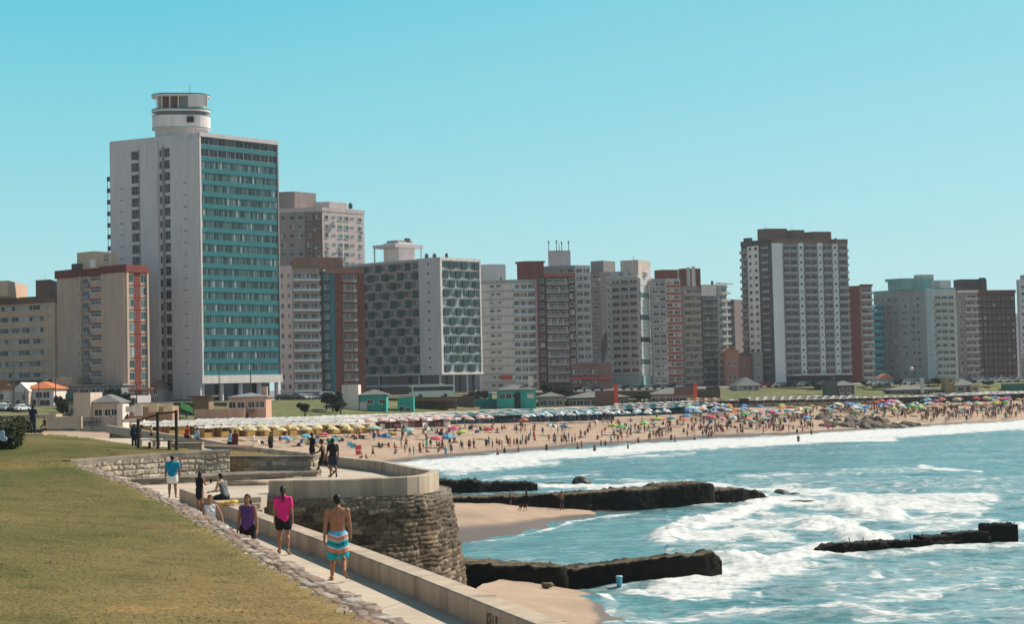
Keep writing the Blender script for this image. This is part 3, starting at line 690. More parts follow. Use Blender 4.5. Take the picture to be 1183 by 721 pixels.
groyne('breakwater', 'long dark stone breakwater with a brown top behind the strolling dog', [(-6.5, 151.5, 3.2, 1.8), (-4, 152, 3.2, 1.75), (4, 153.5, 3.4, 1.72), (9, 155.5, 3.2, 1.85), (13, 157.5, 3.2, 1.85), (13.4, 157.7, 3.2, 2.12), (17.8, 159.8, 3.2, 2.1), (18.2, 160.2, 2.8, 1.25), (21.5, 162, 2.8, 1.35), (23.4, 163, 2.0, .95), (24.8, 163.6, 1.0, .2)], 1, rough=.24)
groyne('breakwater', 'dark breakwater beside the blue bin with foam breaking over its tip', [(-4, 97.2, 2.4, 1.7), (0, 97.5, 2.6, 1.42), (2.2, 97.6, 2.6, 1.30), (2.7, 97.8, 1.9, 1.05), (6, 98.6, 1.9, 1.28), (9.5, 99.5, 1.8, 1.5), (10.8, 99.9, 1.5, 1.45), (11.6, 100.2, 1.0, 1.65), (12.3, 100.5, .35, .9)], 2, rough=.2)
groyne('breakwater', 'short low dark breakwater between the bastion and the surf', [(-16, 184, 3, 1.5), (-4.3, 184.5, 3, 1.35), (-3.6, 184.6, 2.6, 1.0), (1.5, 185.5, 2.6, .95), (2.3, 185.6, 2, .6)], 3, top=(.05, .045, .035), rough=.4)
o = groyne('sea_outfall', 'thin black ruined outfall wall ending in a square block', [(20.4, 112.6, .9, .25), (21.2, 113, 1.4, .55), (26, 114.6, 1.5, .62), (29, 115.3, 1.5, .5), (32.8, 116.6, 1.4, .6)], 4, top=(.03, .028, .025), rough=.22, cat='outfall')
for (x0, x1, zt, sd) in ((28.0, 30.2, .78, 31), (30.1, 33.0, .9, 32)):
    g = groyne('wall_block', None, [(x0, 114.6 + (x0 - 26) * .31, 1.5, zt), (x1, 114.6 + (x1 - 26) * .31, 1.5, zt)], sd, top=(.03, .028, .025), rough=.16, cat=None); g.parent = o
    for kk in ('label', 'category'):
        if kk in g: del g[kk]
mb = MB(); ex, ey = 34.15, 117.3
for a in range(7):
    for bq in range(5): mb.box((ex - 1.0 + a * .33, ey - .7 + bq * .35, .38 + .02 * ((a * 7 + bq * 3) % 5)), (.34, .36, 1.7 + .05 * ((a * 5 + bq) % 4)))
for k in range(5): mb.tube((ex - .9 + k * .45, ey - .7, 1.2), (ex - .9 + k * .45 + .05, ey - .7, 1.55), .03, .02, 5)
mb.build('end_block', M('wet_block', (.012, .011, .010), spec=.1, rough=.9, var=.4, scale=2, bump=.6), o)
for k, (px, py) in enumerate([(983, 632), (999, 631), (1053, 626.5), (1068, 626)]):
    v = at_z(px, py, .4); mb = MB(); mb.tube((v.x, v.y, .3), (v.x - .12, v.y, 1.0), .045, .03, 5); mb.build('stake', WOOD_D, o)
ROCKM = M('dark_rock', (.035, .031, .027), rough=.6, var=.5, scale=1.5, bump=.7)
TANROCK = M('tan_rock', (.15, .12, .088), rough=.9, var=.35, scale=1.2, col2=(.08, .065, .05), fac2=.4, scale2=.7, bump=.6)
def rock_mesh(seed, mat, flat=.6):
    bm = bmesh.new(); bmesh.ops.create_icosphere(bm, subdivisions=3, radius=1); rg = np.random.default_rng(seed); o3 = rg.random(3) * 50
    for v in bm.verts:
        n = fbm(np.array([v.co.x * 1.1 + o3[0] + v.co.z * .7]), np.array([v.co.y * 1.1 + o3[1] - v.co.z * .6]), 4)[0] - .5
        v.co *= 1 + n * 1.1; v.co.z *= flat
    me = bpy.data.meshes.new('rock'); bm.to_mesh(me); bm.free(); me.materials.append(mat); return me
rk = [rock_mesh(s, ROCKM) for s in range(4)]; rt = [rock_mesh(s + 10, TANROCK, .5) for s in range(5)]
def rock(px, py, s, label, group=None, mat=0, sq=(1, 1, 1), z=-.05):
    v = at_z(px, py, z); o = link('rock', (rt if mat else rk)[random.randrange(4)], None, v, random.random() * 6)
    o.scale = (s * sq[0], s * sq[1], s * sq[2]); tag(o, label, 'rock', group); return o
rock(670, 559.5, 1.0, 'lone dark boulder poking out of the foam behind the long breakwater', sq=(1.2, 1, 1.3))
rock(635, 560.5, 1.0, 'flat dark rock awash between boulder and short breakwater', sq=(1.9, 1, .4))
rock(650, 561, .5, 'small dark rock beside the lone boulder')
rock(872, 571.5, .65, 'dark rock just off the tip of the long breakwater', sq=(1.2, 1, .9))
rock(904, 571.5, .8, 'larger dark rock in the surf beyond the long breakwater', sq=(1.2, 1, .9))
rock(917, 572, .55, 'smaller dark rock touching the larger surf rock', sq=(1.2, 1, .7))
rock(928, 580, .7, 'low flat rock nearly drowned in white foam', sq=(2.2, 1, .35))
rock(894, 573, .4, 'tiny rock left of the larger surf rock')
rock(750, 594.5, .6, 'flat rock in the calm water in front of the long breakwater', sq=(1.3, 1, .5))
rock(1176, 711, .55, 'brown wet rock at the very edge of the sea beside the outfall', mat=1, sq=(1.6, 1, .7))
for k, (px, s) in enumerate([(650, .8), (668, .9), (686, 1.0), (704, .8), (720, .6)]): rock(px, 593 - k * .2, s, 'mossy flat rock at the foot of the long breakwater', 'rocks at the breakwater foot', 0, (1.6, 1, .35))
rock(631, 676, .35, 'pale round stone at the foot of the breakwater with the blue bin', mat=1, z=.6)
# rock spit on the main beach
rg = np.random.default_rng(5)
for k in range(64):
    t = rg.random() ** .8; px = 945 + t * 118; top = 479 + t * 11; bot = 494 + t * 1.5; py = top + (bot - top) * rg.random()
    v = ground_at(px, py); o = link('rock', rt[rg.integers(5)], None, v, rg.random() * 6); s = rg.uniform(.8, 2.1) * (1 - .35 * t); o.scale = (s * rg.uniform(.9, 1.8), s, s * rg.uniform(.9, 1.5))
    tag(o, 'brown tan boulder in the rocky spit on the main beach', 'rock', 'boulders of the rocky spit')

# ---------------------------------------------------------------- sea
def px_strokes():
    S = []
    def s(pts, hw, k): S.append((np.array(pts, float), hw, k))
    # shore break of the main beach
    s([(430, 542), (480, 538), (520, 535.5), (560, 532), (620, 527.5), (700, 522), (800, 514), (900, 509.5), (1000, 502.5), (1100, 496.5), (1183, 491), (1300, 483)], 4.6, 1.0)
    s([(450, 546), (520, 541), (560, 539), (610, 535)], 5, .95)
    s([(520, 548), (570, 543), (640, 534)], 3, .55); s([(560, 556), (600, 551), (640, 551), (690, 549)], 2.0, .5)
    s([(760, 520), (850, 515.5), (890, 513.5), (960, 509), (1030, 508)], 2.2, .85); s([(700, 530), (760, 527), (800, 524)], 1.4, .5)
    s([(1040, 503), (1110, 498), (1183, 493)], 3, .9)
    # behind the long breakwater
    s([(620, 562), (700, 563), (760, 559.5), (800, 559)], 1.8, .9); s([(690, 555), (730, 557), (775, 556)], 1.2, .5)
    s([(815, 562), (850, 565), (900, 567)], 3.0, .75)
    s([(860, 552), (930, 550), (1000, 545), (1060, 543)], 4, .42); s([(1065, 540), (1090, 543), (1130, 546)], 1.6, .75); s([(860, 560), (980, 557), (1183, 552)], 4, .34)
    s([(900, 566), (960, 572), (1000, 577), (1080, 578), (1140, 576)], 5.5, .72)
    s([(812, 581), (840, 578), (880, 578), (930, 582), (990, 586), (1060, 588), (1120, 590)], 5.5, .85)
    s([(990, 588), (975, 582), (1000, 594), (1030, 596)], 5, .95)
    s([(768, 624), (782, 613), (800, 607), (840, 598), (870, 588), (885, 582)], 5.5, 1.0)
    s([(790, 622), (830, 620), (870, 616), (900, 622)], 6, .78); s([(840, 606), (900, 606), (960, 612)], 5, .62); s([(880, 598), (950, 598)], 4, .55)
    s([(938, 610), (955, 604), (975, 613), (990, 622), (1010, 625)], 6, .95); s([(980, 600), (1060, 602), (1140, 603)], 5, .6); s([(1000, 615), (1080, 613), (1183, 610)], 5, .52)
    # in front of the outfall and over the near breakwater tip
    s([(826, 646), (850, 651), (890, 650), (930, 641), (950, 638)], 6.0, .95); s([(830, 655), (800, 672), (785, 680), (830, 680), (860, 668), (900, 655)], 9, .88); s([(780, 690), (810, 696), (835, 688)], 4, .72)
    s([(720, 682), (760, 688), (800, 690)], 3.4, .6); s([(715, 712), (760, 716), (850, 708), (930, 706)], 4, .5); s([(706, 721), (720, 716), (760, 722)], 4, .6)
    s([(940, 644), (1010, 640), (1100, 636), (1183, 632)], 2.4, .62); s([(900, 662), (960, 655), (1010, 660)], 5, .42)
    s([(960, 705), (1010, 692), (1060, 686), (1110, 682)], 6, .55); s([(1000, 712), (1080, 712), (1183, 708)], 6, .42); s([(1050, 652), (1120, 655), (1183, 648)], 6, .38); s([(860, 692), (920, 686)], 5, .34)
    s([(1080, 668), (1140, 664), (1183, 668)], 6, .36)
    s([(655, 606), (690, 598.5), (735, 595)], 1.0, .62); s([(620, 616), (645, 609), (665, 603)], .8, .6); s([(545, 627), (590, 622), (620, 616)], .7, .5); s([(695, 690), (707, 700), (703, 712), (708, 722)], 2.2, .6)
    s([(700, 603), (760, 600)], 3, .3)
    return S
def make_sea():
    Ys = [28.0]
    while Ys[-1] < 430: Ys.append(Ys[-1] * 1.0042)
    while Ys[-1] < 3000: Ys.append(Ys[-1] * 1.06)
    Ys = np.array(Ys); ths = np.concatenate([np.linspace(-.14, .42, 470), np.linspace(.43, 1.1, 40)])
    TH, YY = np.meshgrid(ths, Ys); X = TH * YY; Y = YY; P = np.stack([X.ravel(), Y.ravel()], 1)
    # picture position of every water vertex: used once here to lay the foam where the photograph shows surf
    D = np.column_stack([P, np.zeros(len(P))]) - np.array(CPOS); w = D @ np.array(_F)
    u = PW / 2 + FPX * (D @ np.array(_RV)) / w; v = PH / 2 - FPX * (D @ np.array(_UV)) / w
    q = np.stack([u, v * 3.2], 1); foam = np.zeros(len(P)); crest = np.zeros(len(P))
    jag = (fbm(P[:, 0] * .22, P[:, 1] * .09, 4) - .5) * 2
    for pts, hw, k in px_strokes():
        pp = pts.copy(); pp[:, 1] *= 3.2
        m = (u > pts[:, 0].min() - 70) & (u < pts[:, 0].max() + 70) & (np.abs(v - pts[:, 1].mean()) < np.ptp(pts[:, 1]) + 30)
        if not m.any(): continue
        d = poly_dist(q[m], pp) / 3.2; f = k * sstep(1.9, .35, d / hw + jag[m] * .35); foam[m] = np.maximum(foam[m], f)
        if k >= .94 and hw >= 5: crest[m] = np.maximum(crest[m], sstep(1.5, .0, d / hw))
    # loose streaks everywhere on the open water, more of them near
    st = fbm(P[:, 0] * .05 + 3, P[:, 1] * .11, 4); base = .24 * sstep(.40, .60, st) + .08
    base *= sstep(560, 500, -v + 1090) if False else 1.0
    calm = ((u > 500) & (u < 770) & (v > 590) & (v < 650)); base[calm] *= .25
    far_calm = (v < 546) | ((u < 830) & (v < 556)); base[far_calm] *= .55
    foam = np.maximum(foam, base)
    a = .13 * np.sin(P[:, 1] * .62 + P[:, 0] * .16 + 3 * fbm(P[:, 0] * .03, P[:, 1] * .03, 2)) + .09 * np.sin(P[:, 1] * 1.25 - P[:, 0] * .35 + 2.0) + (fbm(P[:, 0] * .5, P[:, 1] * .75, 4) - .5) * .42
    amp = np.where(calm, .4, 1.0) * sstep(900, 400, P[:, 1])
    Z = a * amp + crest * .75 * (fbm(P[:, 0] * .9 + 40, P[:, 1] * .9, 4) - .12) + foam * .22 * (fbm(P[:, 0] * 1.6, P[:, 1] * 1.6, 3))
    Z *= 1.0; Z = np.where(v < 545, Z * .6, Z)
    V = np.column_stack([P, Z]).astype(np.float32)
    m = bpy.data.materials.new('sea_water'); t, b = _nodes(m); N, L = t.nodes, t.links; setp(b, rough=.16, spec=.5)
    at = N.new('ShaderNodeAttribute'); at.attribute_name = 'foam'; tc = N.new('ShaderNodeTexCoord')
    def noise(s, stv, det=6, dist=0.0):
        mp = N.new('ShaderNodeMapping'); mp.inputs['Scale'].default_value = stv; L.new(tc.outputs['Object'], mp.inputs[0])
        z = N.new('ShaderNodeTexNoise'); z.inputs['Scale'].default_value = s; z.inputs['Detail'].default_value = det; z.inputs['Distortion'].default_value = dist; L.new(mp.outputs[0], z.inputs['Vector']); return z.outputs[0]
    def math_(op, a_, b_):
        n = N.new('ShaderNodeMath'); n.operation = op
        for i, x in enumerate((a_, b_)):
            if isinstance(x, (int, float)): n.inputs[i].default_value = x
            else: L.new(x, n.inputs[i])
        return n.outputs[0]
    n1 = noise(.42, (.75, 1.15, 1), 10, 1.1); n2 = noise(1.9, (.5, 1.3, 1), 8, .8)
    s_ = math_('ADD', at.outputs['Fac'], math_('MULTIPLY', math_('SUBTRACT', n1, .5), 1.7)); s_ = math_('ADD', s_, math_('MULTIPLY', math_('SUBTRACT', n2, .5), 1.0))
    mr = N.new('ShaderNodeMapRange'); mr.interpolation_type = 'SMOOTHSTEP'; mr.inputs['From Min'].default_value = .34; mr.inputs['From Max'].default_value = .80; L.new(s_, mr.inputs['Value'])
    wc = N.new('ShaderNodeValToRGB'); wc.color_ramp.elements[0].position = .3; wc.color_ramp.elements[1].position = .72
    wc.color_ramp.elements[0].color = (.054, .172, .188, 1); wc.color_ramp.elements[1].color = (.125, .275, .275, 1); L.new(noise(.10, (1, 1.6, 1), 4), wc.inputs[0])
    fc = N.new('ShaderNodeValToRGB'); fc.color_ramp.elements[0].position = .25; fc.color_ramp.elements[1].position = .7; fc.color_ramp.elements[0].color = (.42, .47, .47, 1); fc.color_ramp.elements[1].color = (.80, .77, .73, 1); L.new(noise(3.2, (.5, 1.4, 1), 8, .5), fc.inputs[0])
    # thin milky veils of old foam between the breakers
    vl = N.new('ShaderNodeMapRange'); vl.interpolation_type = 'SMOOTHSTEP'; vl.inputs['From Min'].default_value = .48; vl.inputs['From Max'].default_value = .74; vl.inputs['To Max'].default_value = .62
    L.new(math_('ADD', noise(.9, (.45, 1.5, 1), 9, 1.4), math_('MULTIPLY', at.outputs['Fac'], .42)), vl.inputs['Value'])
    mv = N.new('ShaderNodeMix'); mv.data_type = 'RGBA'; mv.inputs[7].default_value = (.40, .47, .48, 1); L.new(vl.outputs[0], mv.inputs[0]); L.new(wc.outputs[0], mv.inputs[6])
    mx = N.new('ShaderNodeMix'); mx.data_type = 'RGBA'; L.new(fc.outputs[0], mx.inputs[7]); L.new(mr.outputs[0], mx.inputs[0]); L.new(mv.outputs[2], mx.inputs[6]); L.new(mx.outputs[2], b.inputs['Base Color'])
    r2 = N.new('ShaderNodeMapRange'); r2.inputs['To Min'].default_value = .2; r2.inputs['To Max'].default_value = .9; L.new(mr.outputs[0], r2.inputs['Value']); L.new(r2.outputs[0], b.inputs['Roughness'])
    bp = N.new('ShaderNodeBump'); bp.inputs['Strength'].default_value = .75; bp.inputs['Distance'].default_value = .25
    L.new(math_('ADD', noise(1.1, (.7, 1.2, 1), 6), math_('MULTIPLY', mr.outputs[0], .25)), bp.inputs['Height']); L.new(bp.outputs[0], b.inputs['Normal'])
    me = grid_mesh('sea', V, len(ths), len(Ys), m, attr={'foam': foam}); o = link('sea', me); tag(o, kind='structure'); return o
make_sea()
# ================================================================== BUILDINGS
_mc = {}
def cached(key, fn):
    if key not in _mc: _mc[key] = fn()
    return _mc[key]
def win_mesh(w, h, nx=2, ny=1, frame=None, glass=GLASS, sill=True, d=.07):
    frame = frame or WHITE
    def mk():
        mb = MB(); t = min(.09, w * .08); 
        mb.box((0, -d / 2, t / 2), (w, d, t)); mb.box((0, -d / 2, h - t / 2), (w, d, t))
        for sx in (-1, 1): mb.box((sx * (w - t) / 2, -d / 2, h / 2), (t, d, h - 2 * t))
        iw = w - 2 * t; ih = h - 2 * t
        for i in range(nx):
            for j in range(ny):
                x0 = -iw / 2 + iw * i / nx; x1 = -iw / 2 + iw * (i + 1) / nx; z0 = t + ih * j / ny; z1 = t + ih * (j + 1) / ny
                mb.quad((x0, -.015, z0), (x1, -.015, z0), (x1, -.015, z1), (x0, -.015, z1), 1)
        for i in range(1, nx): mb.box((-iw / 2 + iw * i / nx, -d * .4, h / 2), (.06, d * .7, ih))
        for j in range(1, ny): mb.box((0, -d * .4, t + ih * j / ny), (iw, d * .7, .06))
        if sill: mb.box((0, -.1, -.05), (w + .16, .2, .1))
        return mb.mesh('window', [frame, glass])
    return cached(('w', round(w, 2), round(h, 2), nx, ny, frame.name, glass.name, sill), mk)
def balc_mesh(w, d, slab, rail, kind, h=.95, st=.16):
    def mk():
        mb = MB(); mb.box((0, -d / 2, -st / 2), (w, d, st)); t = .06
        if kind == 'solid':
            mb.box((0, -d + t / 2, h / 2), (w, t, h), 1)
            for s in (-1, 1): mb.box((s * (w - t) / 2, -d / 2 + t / 2, h / 2), (t, d - t, h), 1)
        elif kind == 'half':
            mb.box((0, -d + t / 2, h * .3), (w, t, h * .6), 1); mb.box((0, -d + t / 2, h), (w, t, .07), 1)
            for s in (-1, 1): mb.box((s * (w - t) / 2, -d / 2 + t / 2, h * .3), (t, d - t, h * .6), 1)
            k = max(2, int(w / .9))
            for i in range(k + 1): mb.box((-w / 2 + .04 + (w - .08) * i / k, -d + t / 2, h * .8), (.05, .05, h * .4), 1)
        else:
            for z in (.16, .36, .56, .76, h): mb.box((0, -d + .03, z), (w, .04, .06), 1)
            k = max(2, int(w / 1.1))
            for i in range(k + 1): mb.box((-w / 2 + .03 + (w - .06) * i / k, -d + .03, h / 2), (.05, .05, h), 1)
            for s in (-1, 1):
                for z in (.36, h): mb.box((s * (w / 2 - .03), -d / 2, z), (.04, d, .06), 1)
        return mb.mesh('balcony', [slab, rail])
    return cached(('b', round(w, 2), round(d, 2), slab.name, rail.name, kind, h, st), mk)
def ac_mesh():
    def mk():
        mb = MB(); mb.box((0, -.2, .3), (.85, .4, .58)); mb.lathe([(.2, 0), (.2, .02)], (0, 0, 0), 8) if False else None
        for k in range(4): mb.box((-.1, -.405, .12 + .12 * k), (.5, .02, .05), 1)
        return mb.mesh('air_conditioner', [M('ac_white', (.6, .58, .54)), DARKV])
    return cached(('ac',), mk)

WHITE = PAINT('white_paint', (.70, .68, .66)); DARKV = M('dark_void', (.02, .02, .022), rough=.6)
GREYD = PAINT('dark_grey_paint', (.085, .085, .09)); GREYM = PAINT('mid_grey_paint', (.26, .255, .255)); GREYL = PAINT('light_grey_paint', (.50, .51, .52))
ALU = M('aluminium_frame', (.42, .43, .44), rough=.5, spec=.4)
RAILGL = M('balcony_glass', (.42, .48, .50), rough=.15, spec=.5)

def face_frame(A, Bp):
    A = Vector((A[0], A[1], 0)); Bp = Vector((Bp[0], Bp[1], 0)); u = (Bp - A).normalized(); n = Vector((u.y, -u.x, 0)); return A, u, n, (Bp - A).length, math.atan2(u.y, u.x)

class Bld:
    def __init__(s, name, label, cat, C, L, Rr, Y, base=STZ - .3, wl=None, wr=None, Yl=None, Yr=None, roof=None, group=None, cut=None):
        """C, L, Rr: picture points of the near, left and right roof corners; Y: depth of the near corner"""
        s.H = at_y(C[0], C[1], Y).z; s.C = at_y(C[0], C[1], Y)
        def corner(p, yy):
            return at_y(p[0], p[1], yy) if yy else at_z(p[0], p[1], s.H)
        s.L = corner(L, Yl); s.R = corner(Rr, Yr); s.base = base
        s.o = Vector((s.C.x, s.C.y, base)); s.root = thing(name, label, cat, s.o, 0, group)
        s.K = s.L + s.R - s.C
        # keep the back corner away from the viewer
        wl = wl or WHITE; wr = wr or wl; s.wl, s.wr = wl, wr
        mb = MB(); c, l, r, k = [(p.x - s.o.x, p.y - s.o.y) for p in (s.C, s.L, s.R, s.K)]
        h = s.H - base
        for (a, b2, mi) in ((l, c, 0), (c, r, 1), (r, k, 0), (k, l, 1)):
            mb.quad((a[0], a[1], 0), (b2[0], b2[1], 0), (b2[0], b2[1], h), (a[0], a[1], h), mi)
        mb.add([(p[0], p[1], h) for p in (l, c, r, k)], [(0, 1, 2, 3)], 0); mb.add([(p[0], p[1], 0) for p in (l, c, r, k)], [(3, 2, 1, 0)], 0)
        mb.build('wall', [wl, wr], s.root)
        s.items = {}
        if roof is not None:   # parapet band round the top
            hh, mat, d = roof; pl = [Vector((p[0], p[1])) for p in (l, c, r, k)]; ctr = sum(pl, Vector((0, 0))) / 4
            out = [p + (p - ctr).normalized() * d for p in pl]
            mb = MB(); mb.prism([(p.x, p.y) for p in out], h - hh, h + .12); mb.build('parapet', mat, s.root)
    def face(s, side):
        if side == 'L': return face_frame(s.L, s.C)
        if side == 'R': return face_frame(s.C, s.R)
        if side == 'E': return face_frame(s.K, s.L)
        return side
    def put(s, part, me, pos, rz):
        s.items.setdefault((part, me.name), []).append((me, Vector(pos) - s.o, rz))
    def panel(s, part, side, f0, f1, z0, z1, d, mat):
        A, u, n, W, rz = s.face(side); a = A + u * W * f0; b2 = A + u * W * f1
        q = [a, b2, b2 + n * d, a + n * d]
        mb = MB(); mb.prism([(p.x - s.o.x, p.y - s.o.y) for p in q], z0 - s.o.z, z1 - s.o.z); return mb.build(part, mat, s.root)
    def facade(s, side, z0, fh, nf, cols, bandp=None, rnd=0.0):
        """cols: list of (weight, kind, options); floors counted up from z0"""
        A, u, n, W, rz = s.face(side); tw = sum(c[0] for c in cols); f = 0.0
        for c in cols:
            wgt, kind = c[0], c[1]; o = c[2] if len(c) > 2 else {}
            f0, f1 = f / tw, (f + wgt) / tw; f += wgt; cw = W * (f1 - f0); xc = W * (f0 + f1) / 2
            lo, hi = o.get('lo', 0), nf - o.get('top', 0)
            if kind == 'p' or o.get('pm'):
                s.panel(o.get('part', 'wall_panel'), side, f0, f1, z0 + fh * lo - o.get('dn', 0), z0 + fh * hi + o.get('up', 0), o.get('pd', .12), o.get('pm') or o.get('m'))
                off = o.get('pd', .12)
            else: off = 0
            if kind in ('x', 'p'): continue
            for k in range(lo, hi):
                if k in o.get('skip', ()): continue
                zf = z0 + fh * k
                if kind == 'w':
                    nn = o.get('n', 1); ww = o.get('w', .6) * cw / nn; hh = o.get('h', .5) * fh
                    for i in range(nn):
                        if rnd and random.random() < rnd: continue
                        if o.get('alt') and (i + k) % 2: continue
                        x = xc + (i - (nn - 1) / 2) * cw / nn
                        p = A + u * x + n * off; s.put('window', win_mesh(ww, hh, o.get('nx', 2), o.get('ny', 1), o.get('f', ALU), o.get('g', GLASS), o.get('sill', True)), (p.x, p.y, zf + o.get('z', .32) * fh), rz)
                elif kind == 'b':
                    ww = o.get('w', .94) * cw; d = o.get('d', 1.1); p = A + u * xc + n * off
                    s.put('balcony', balc_mesh(ww, d, o.get('slab', WHITE), o.get('rail', WHITE), o.get('k', 'solid'), o.get('rh', .95), o.get('st', .16)), (p.x, p.y, zf + .1), rz)
                    nn = o.get('n', max(1, int(cw / 3.6)))
                    for i in range(nn):
                        x = xc + (i - (nn - 1) / 2) * cw * .92 / nn; p2 = A + u * x + n * off
                        s.put('window', win_mesh(cw * .92 / nn * o.get('ww', .82), fh * .72, o.get('nx', 3), 1, o.get('f', ALU), o.get('g', GLASS), False), (p2.x, p2.y, zf + .14), rz)
        if bandp:
            m, hgt, d = bandp[:3]; f0, f1 = (bandp[3:5] if len(bandp) > 3 else (0, 1))
            for k in range(nf + 1): s.panel('floor_band', side, f0, f1, z0 + fh * k - hgt / 2, z0 + fh * k + hgt / 2, d, m)
    def units(s, side, n, z0, fh, nf, lo=.04, hi=.96):
        A, u, nn, W, rz = s.face(side)
        for _ in range(n):
            p = A + u * W * random.uniform(lo, hi) + nn * .1; s.put('air_conditioner', ac_mesh(), (p.x, p.y, z0 + fh * random.randrange(nf) + .15), rz)
    def flush(s):
        for (part, _), lst in sorted(s.items.items()):
            pass
        by = {}
        for (part, _), lst in s.items.items(): by.setdefault(part, []).extend(lst)
        for part, lst in by.items():
            lst.sort(key=lambda t: (s.o + t[1] - CPOS).length)
            for me, p, rz in lst[:100]: link(part, me, s.root, p, rz)
            if len(lst) > 100:
                vs = []; fs = []; mi = []; mats = []; off = 0
                for me, p, rz in lst[100:]:
                    Mx = Matrix.Translation(p) @ Matrix.Rotation(rz, 4, 'Z'); idx = []
                    for m in me.materials:
                        if m not in mats: mats.append(m)
                        idx.append(mats.index(m))
                    vs += [Mx @ v.co for v in me.vertices]; fs += [tuple(i + off for i in pl.vertices) for pl in me.polygons]; mi += [idx[pl.material_index] for pl in me.polygons]; off += len(me.vertices)
                mb = MB(); mb.v = vs; mb.f = fs; mb.mi = mi; o = mb.build(part, mats, s.root); o['kind'] = 'stuff'
    # roof pieces, given by picture columns and top row; dy pushes them back from the near corner
    def top(s, part, px0, px1, pyt, dy=5, mat=None, ratio=1.0, z0=None, up=None, plan='box', inset=0):
        Y = s.C.y + dy; a = at_y((px0 + px1) / 2, pyt, Y); wpx = (px1 - px0) / FPX * Y
        uR = (s.R - s.C); uR.z = 0; uR.normalize(); uL = (s.L - s.C); uL.z = 0; uL.normalize()
        k = wpx / (abs(uR.x) + ratio * abs(uL.x)); e1 = uR * k / 2; e2 = uL * k * ratio / 2
        c = Vector((a.x - s.o.x, a.y - s.o.y, 0)); z0 = (s.H if z0 is None else z0) - s.o.z - .1; z1 = a.z - s.o.z
        mb = MB()
        if plan == 'box': mb.prism([((c + q).x, (c + q).y) for q in (e1 + e2, e2 - e1, -e1 - e2, e1 - e2)], z0, z1)
        else: mb.lathe([(wpx / 2, z0), (wpx / 2, z1)], (c.x, c.y, 0), 24)
        mb.build(part, mat or s.wl, s.root); return c, e1, e2, z1
    def mast(s, px, pyt, pyb, dy=5, r=.09, part='antenna'):
        a = at_y(px, pyt, s.C.y + dy); b2 = at_y(px, pyb, s.C.y + dy); mb = MB(); mb.tube(b2 - s.o, Vector((b2.x, b2.y, a.z)) - s.o, r, r * .5, 6)
        h = a.z - b2.z
        if h > 3:
            for k in range(3): mb.box((b2.x - s.o.x, b2.y - s.o.y, a.z - s.o.z - h * (.1 + .1 * k)), (.7 - .15 * k, .1, .12 + h * .04))
        mb.build(part, GREYD, s.root)
    def tanks(s, pxs, mat=None, dy=6, sz=.9):
        for px in pxs:
            p = at_y(px, 300, s.C.y + dy); mb = MB(); mb.lathe([(sz * .8, 0), (sz, .2), (sz, 1.5), (sz * .55, 1.9), (.15, 2.0)], (p.x - s.o.x, p.y - s.o.y, s.H - s.o.z), 10); mb.build('water_tank', mat or GREYD, s.root)

CREAM = PAINT('cream_render', (.52, .42, .32)); CREAM2 = PAINT('ochre_render', (.52, .405, .29)); BEIGEP = PAINT('pinkish_render', (.50, .38, .305)); REDB = PAINT('oxide_red', (.17, .05, .042)); REDP = PAINT('red_panel', (.20, .055, .045))
TEALP = PAINT('turquoise_panel', (.026, .19, .22), var=.06); TEALD = PAINT('dark_teal_panel', (.03, .10, .12)); TWHITE = PAINT('tower_white', (.56, .555, .575), var=.05); BRICK = PAINT('brown_brick', (.15, .065, .045)); BROWN = PAINT('brown_render', (.16, .11, .09))
TAUPE = PAINT('taupe_render', (.27, .235, .22)); PINKG = PAINT('pink_grey_render', (.46, .42, .41)); DBROWN = PAINT('dark_brown_panel', (.07, .045, .04)); CYANP = PAINT('cyan_panel', (.05, .46, .52)); SEAG = PAINT('sea_green_grey', (.28, .33, .32)); TEALT = PAINT('roof_teal', (.16, .36, .36))
PALEG = PAINT('pale_green_grey', (.46, .50, .47)); SLATE = M('slate_roof', (.13, .14, .15), rough=.8, var=.25, scale=2); TILE = M('orange_roof_tiles', (.52, .17, .06), rough=.85, var=.2, scale=4, stretch=(1, 1, 1)); LILAC = PAINT('lilac_grey', (.48, .465, .49), var=.05)  # lilac grey paint; on the hotel it carries the shade of white walls

def T(px, py, Y): return at_y(px, py, Y).z

# 1. ochre block with ribbon windows at the far left
b = Bld('apartment_block', 'long ochre apartment block with ribbon windows, leftmost of the skyline', 'building', (63, 342), (-70, 356), (80, 342), 408, wl=CREAM2, Yl=424, Yr=425, roof=(1.6, BROWN, .25))
z0 = T(30, 442, 408); fh = (T(30, 346, 408) - z0) / 7.35
b.facade('L', z0, fh, 7, [(1, 'w', {'n': 10, 'w': .99, 'h': .46, 'z': .42, 'nx': 3, 'g': RAMP('pale_blind_glass', [(0, (.02, .024, .028)), (.3, (.30, .30, .31)), (.55, (.40, .40, .40)), (.85, (.08, .09, .09))]), 'sill': False}), (.10, 'w', {'n': 1, 'w': .4, 'h': .1, 'z': .8, 'nx': 1})])
for k in range(7): b.panel('window_hood', 'L', 0, .905, z0 + fh * k + fh * .89, z0 + fh * k + fh * .95, .35, CREAM2)
b.panel('ground_floor', 'L', .0, .98, STZ - .2, z0 + .6, .3, GREYD); b.panel('canopy', 'L', .62, .95, z0 - 1.4, z0 - 1.0, 1.6, WHITE)
b.top('stair_house', -20, 26, 328, 6, CREAM2, .5); b.top('stair_house', 43, 64, 324.5, 6, BROWN, .6); b.mast(52, 316, 326, 7, .05)
b.flush()

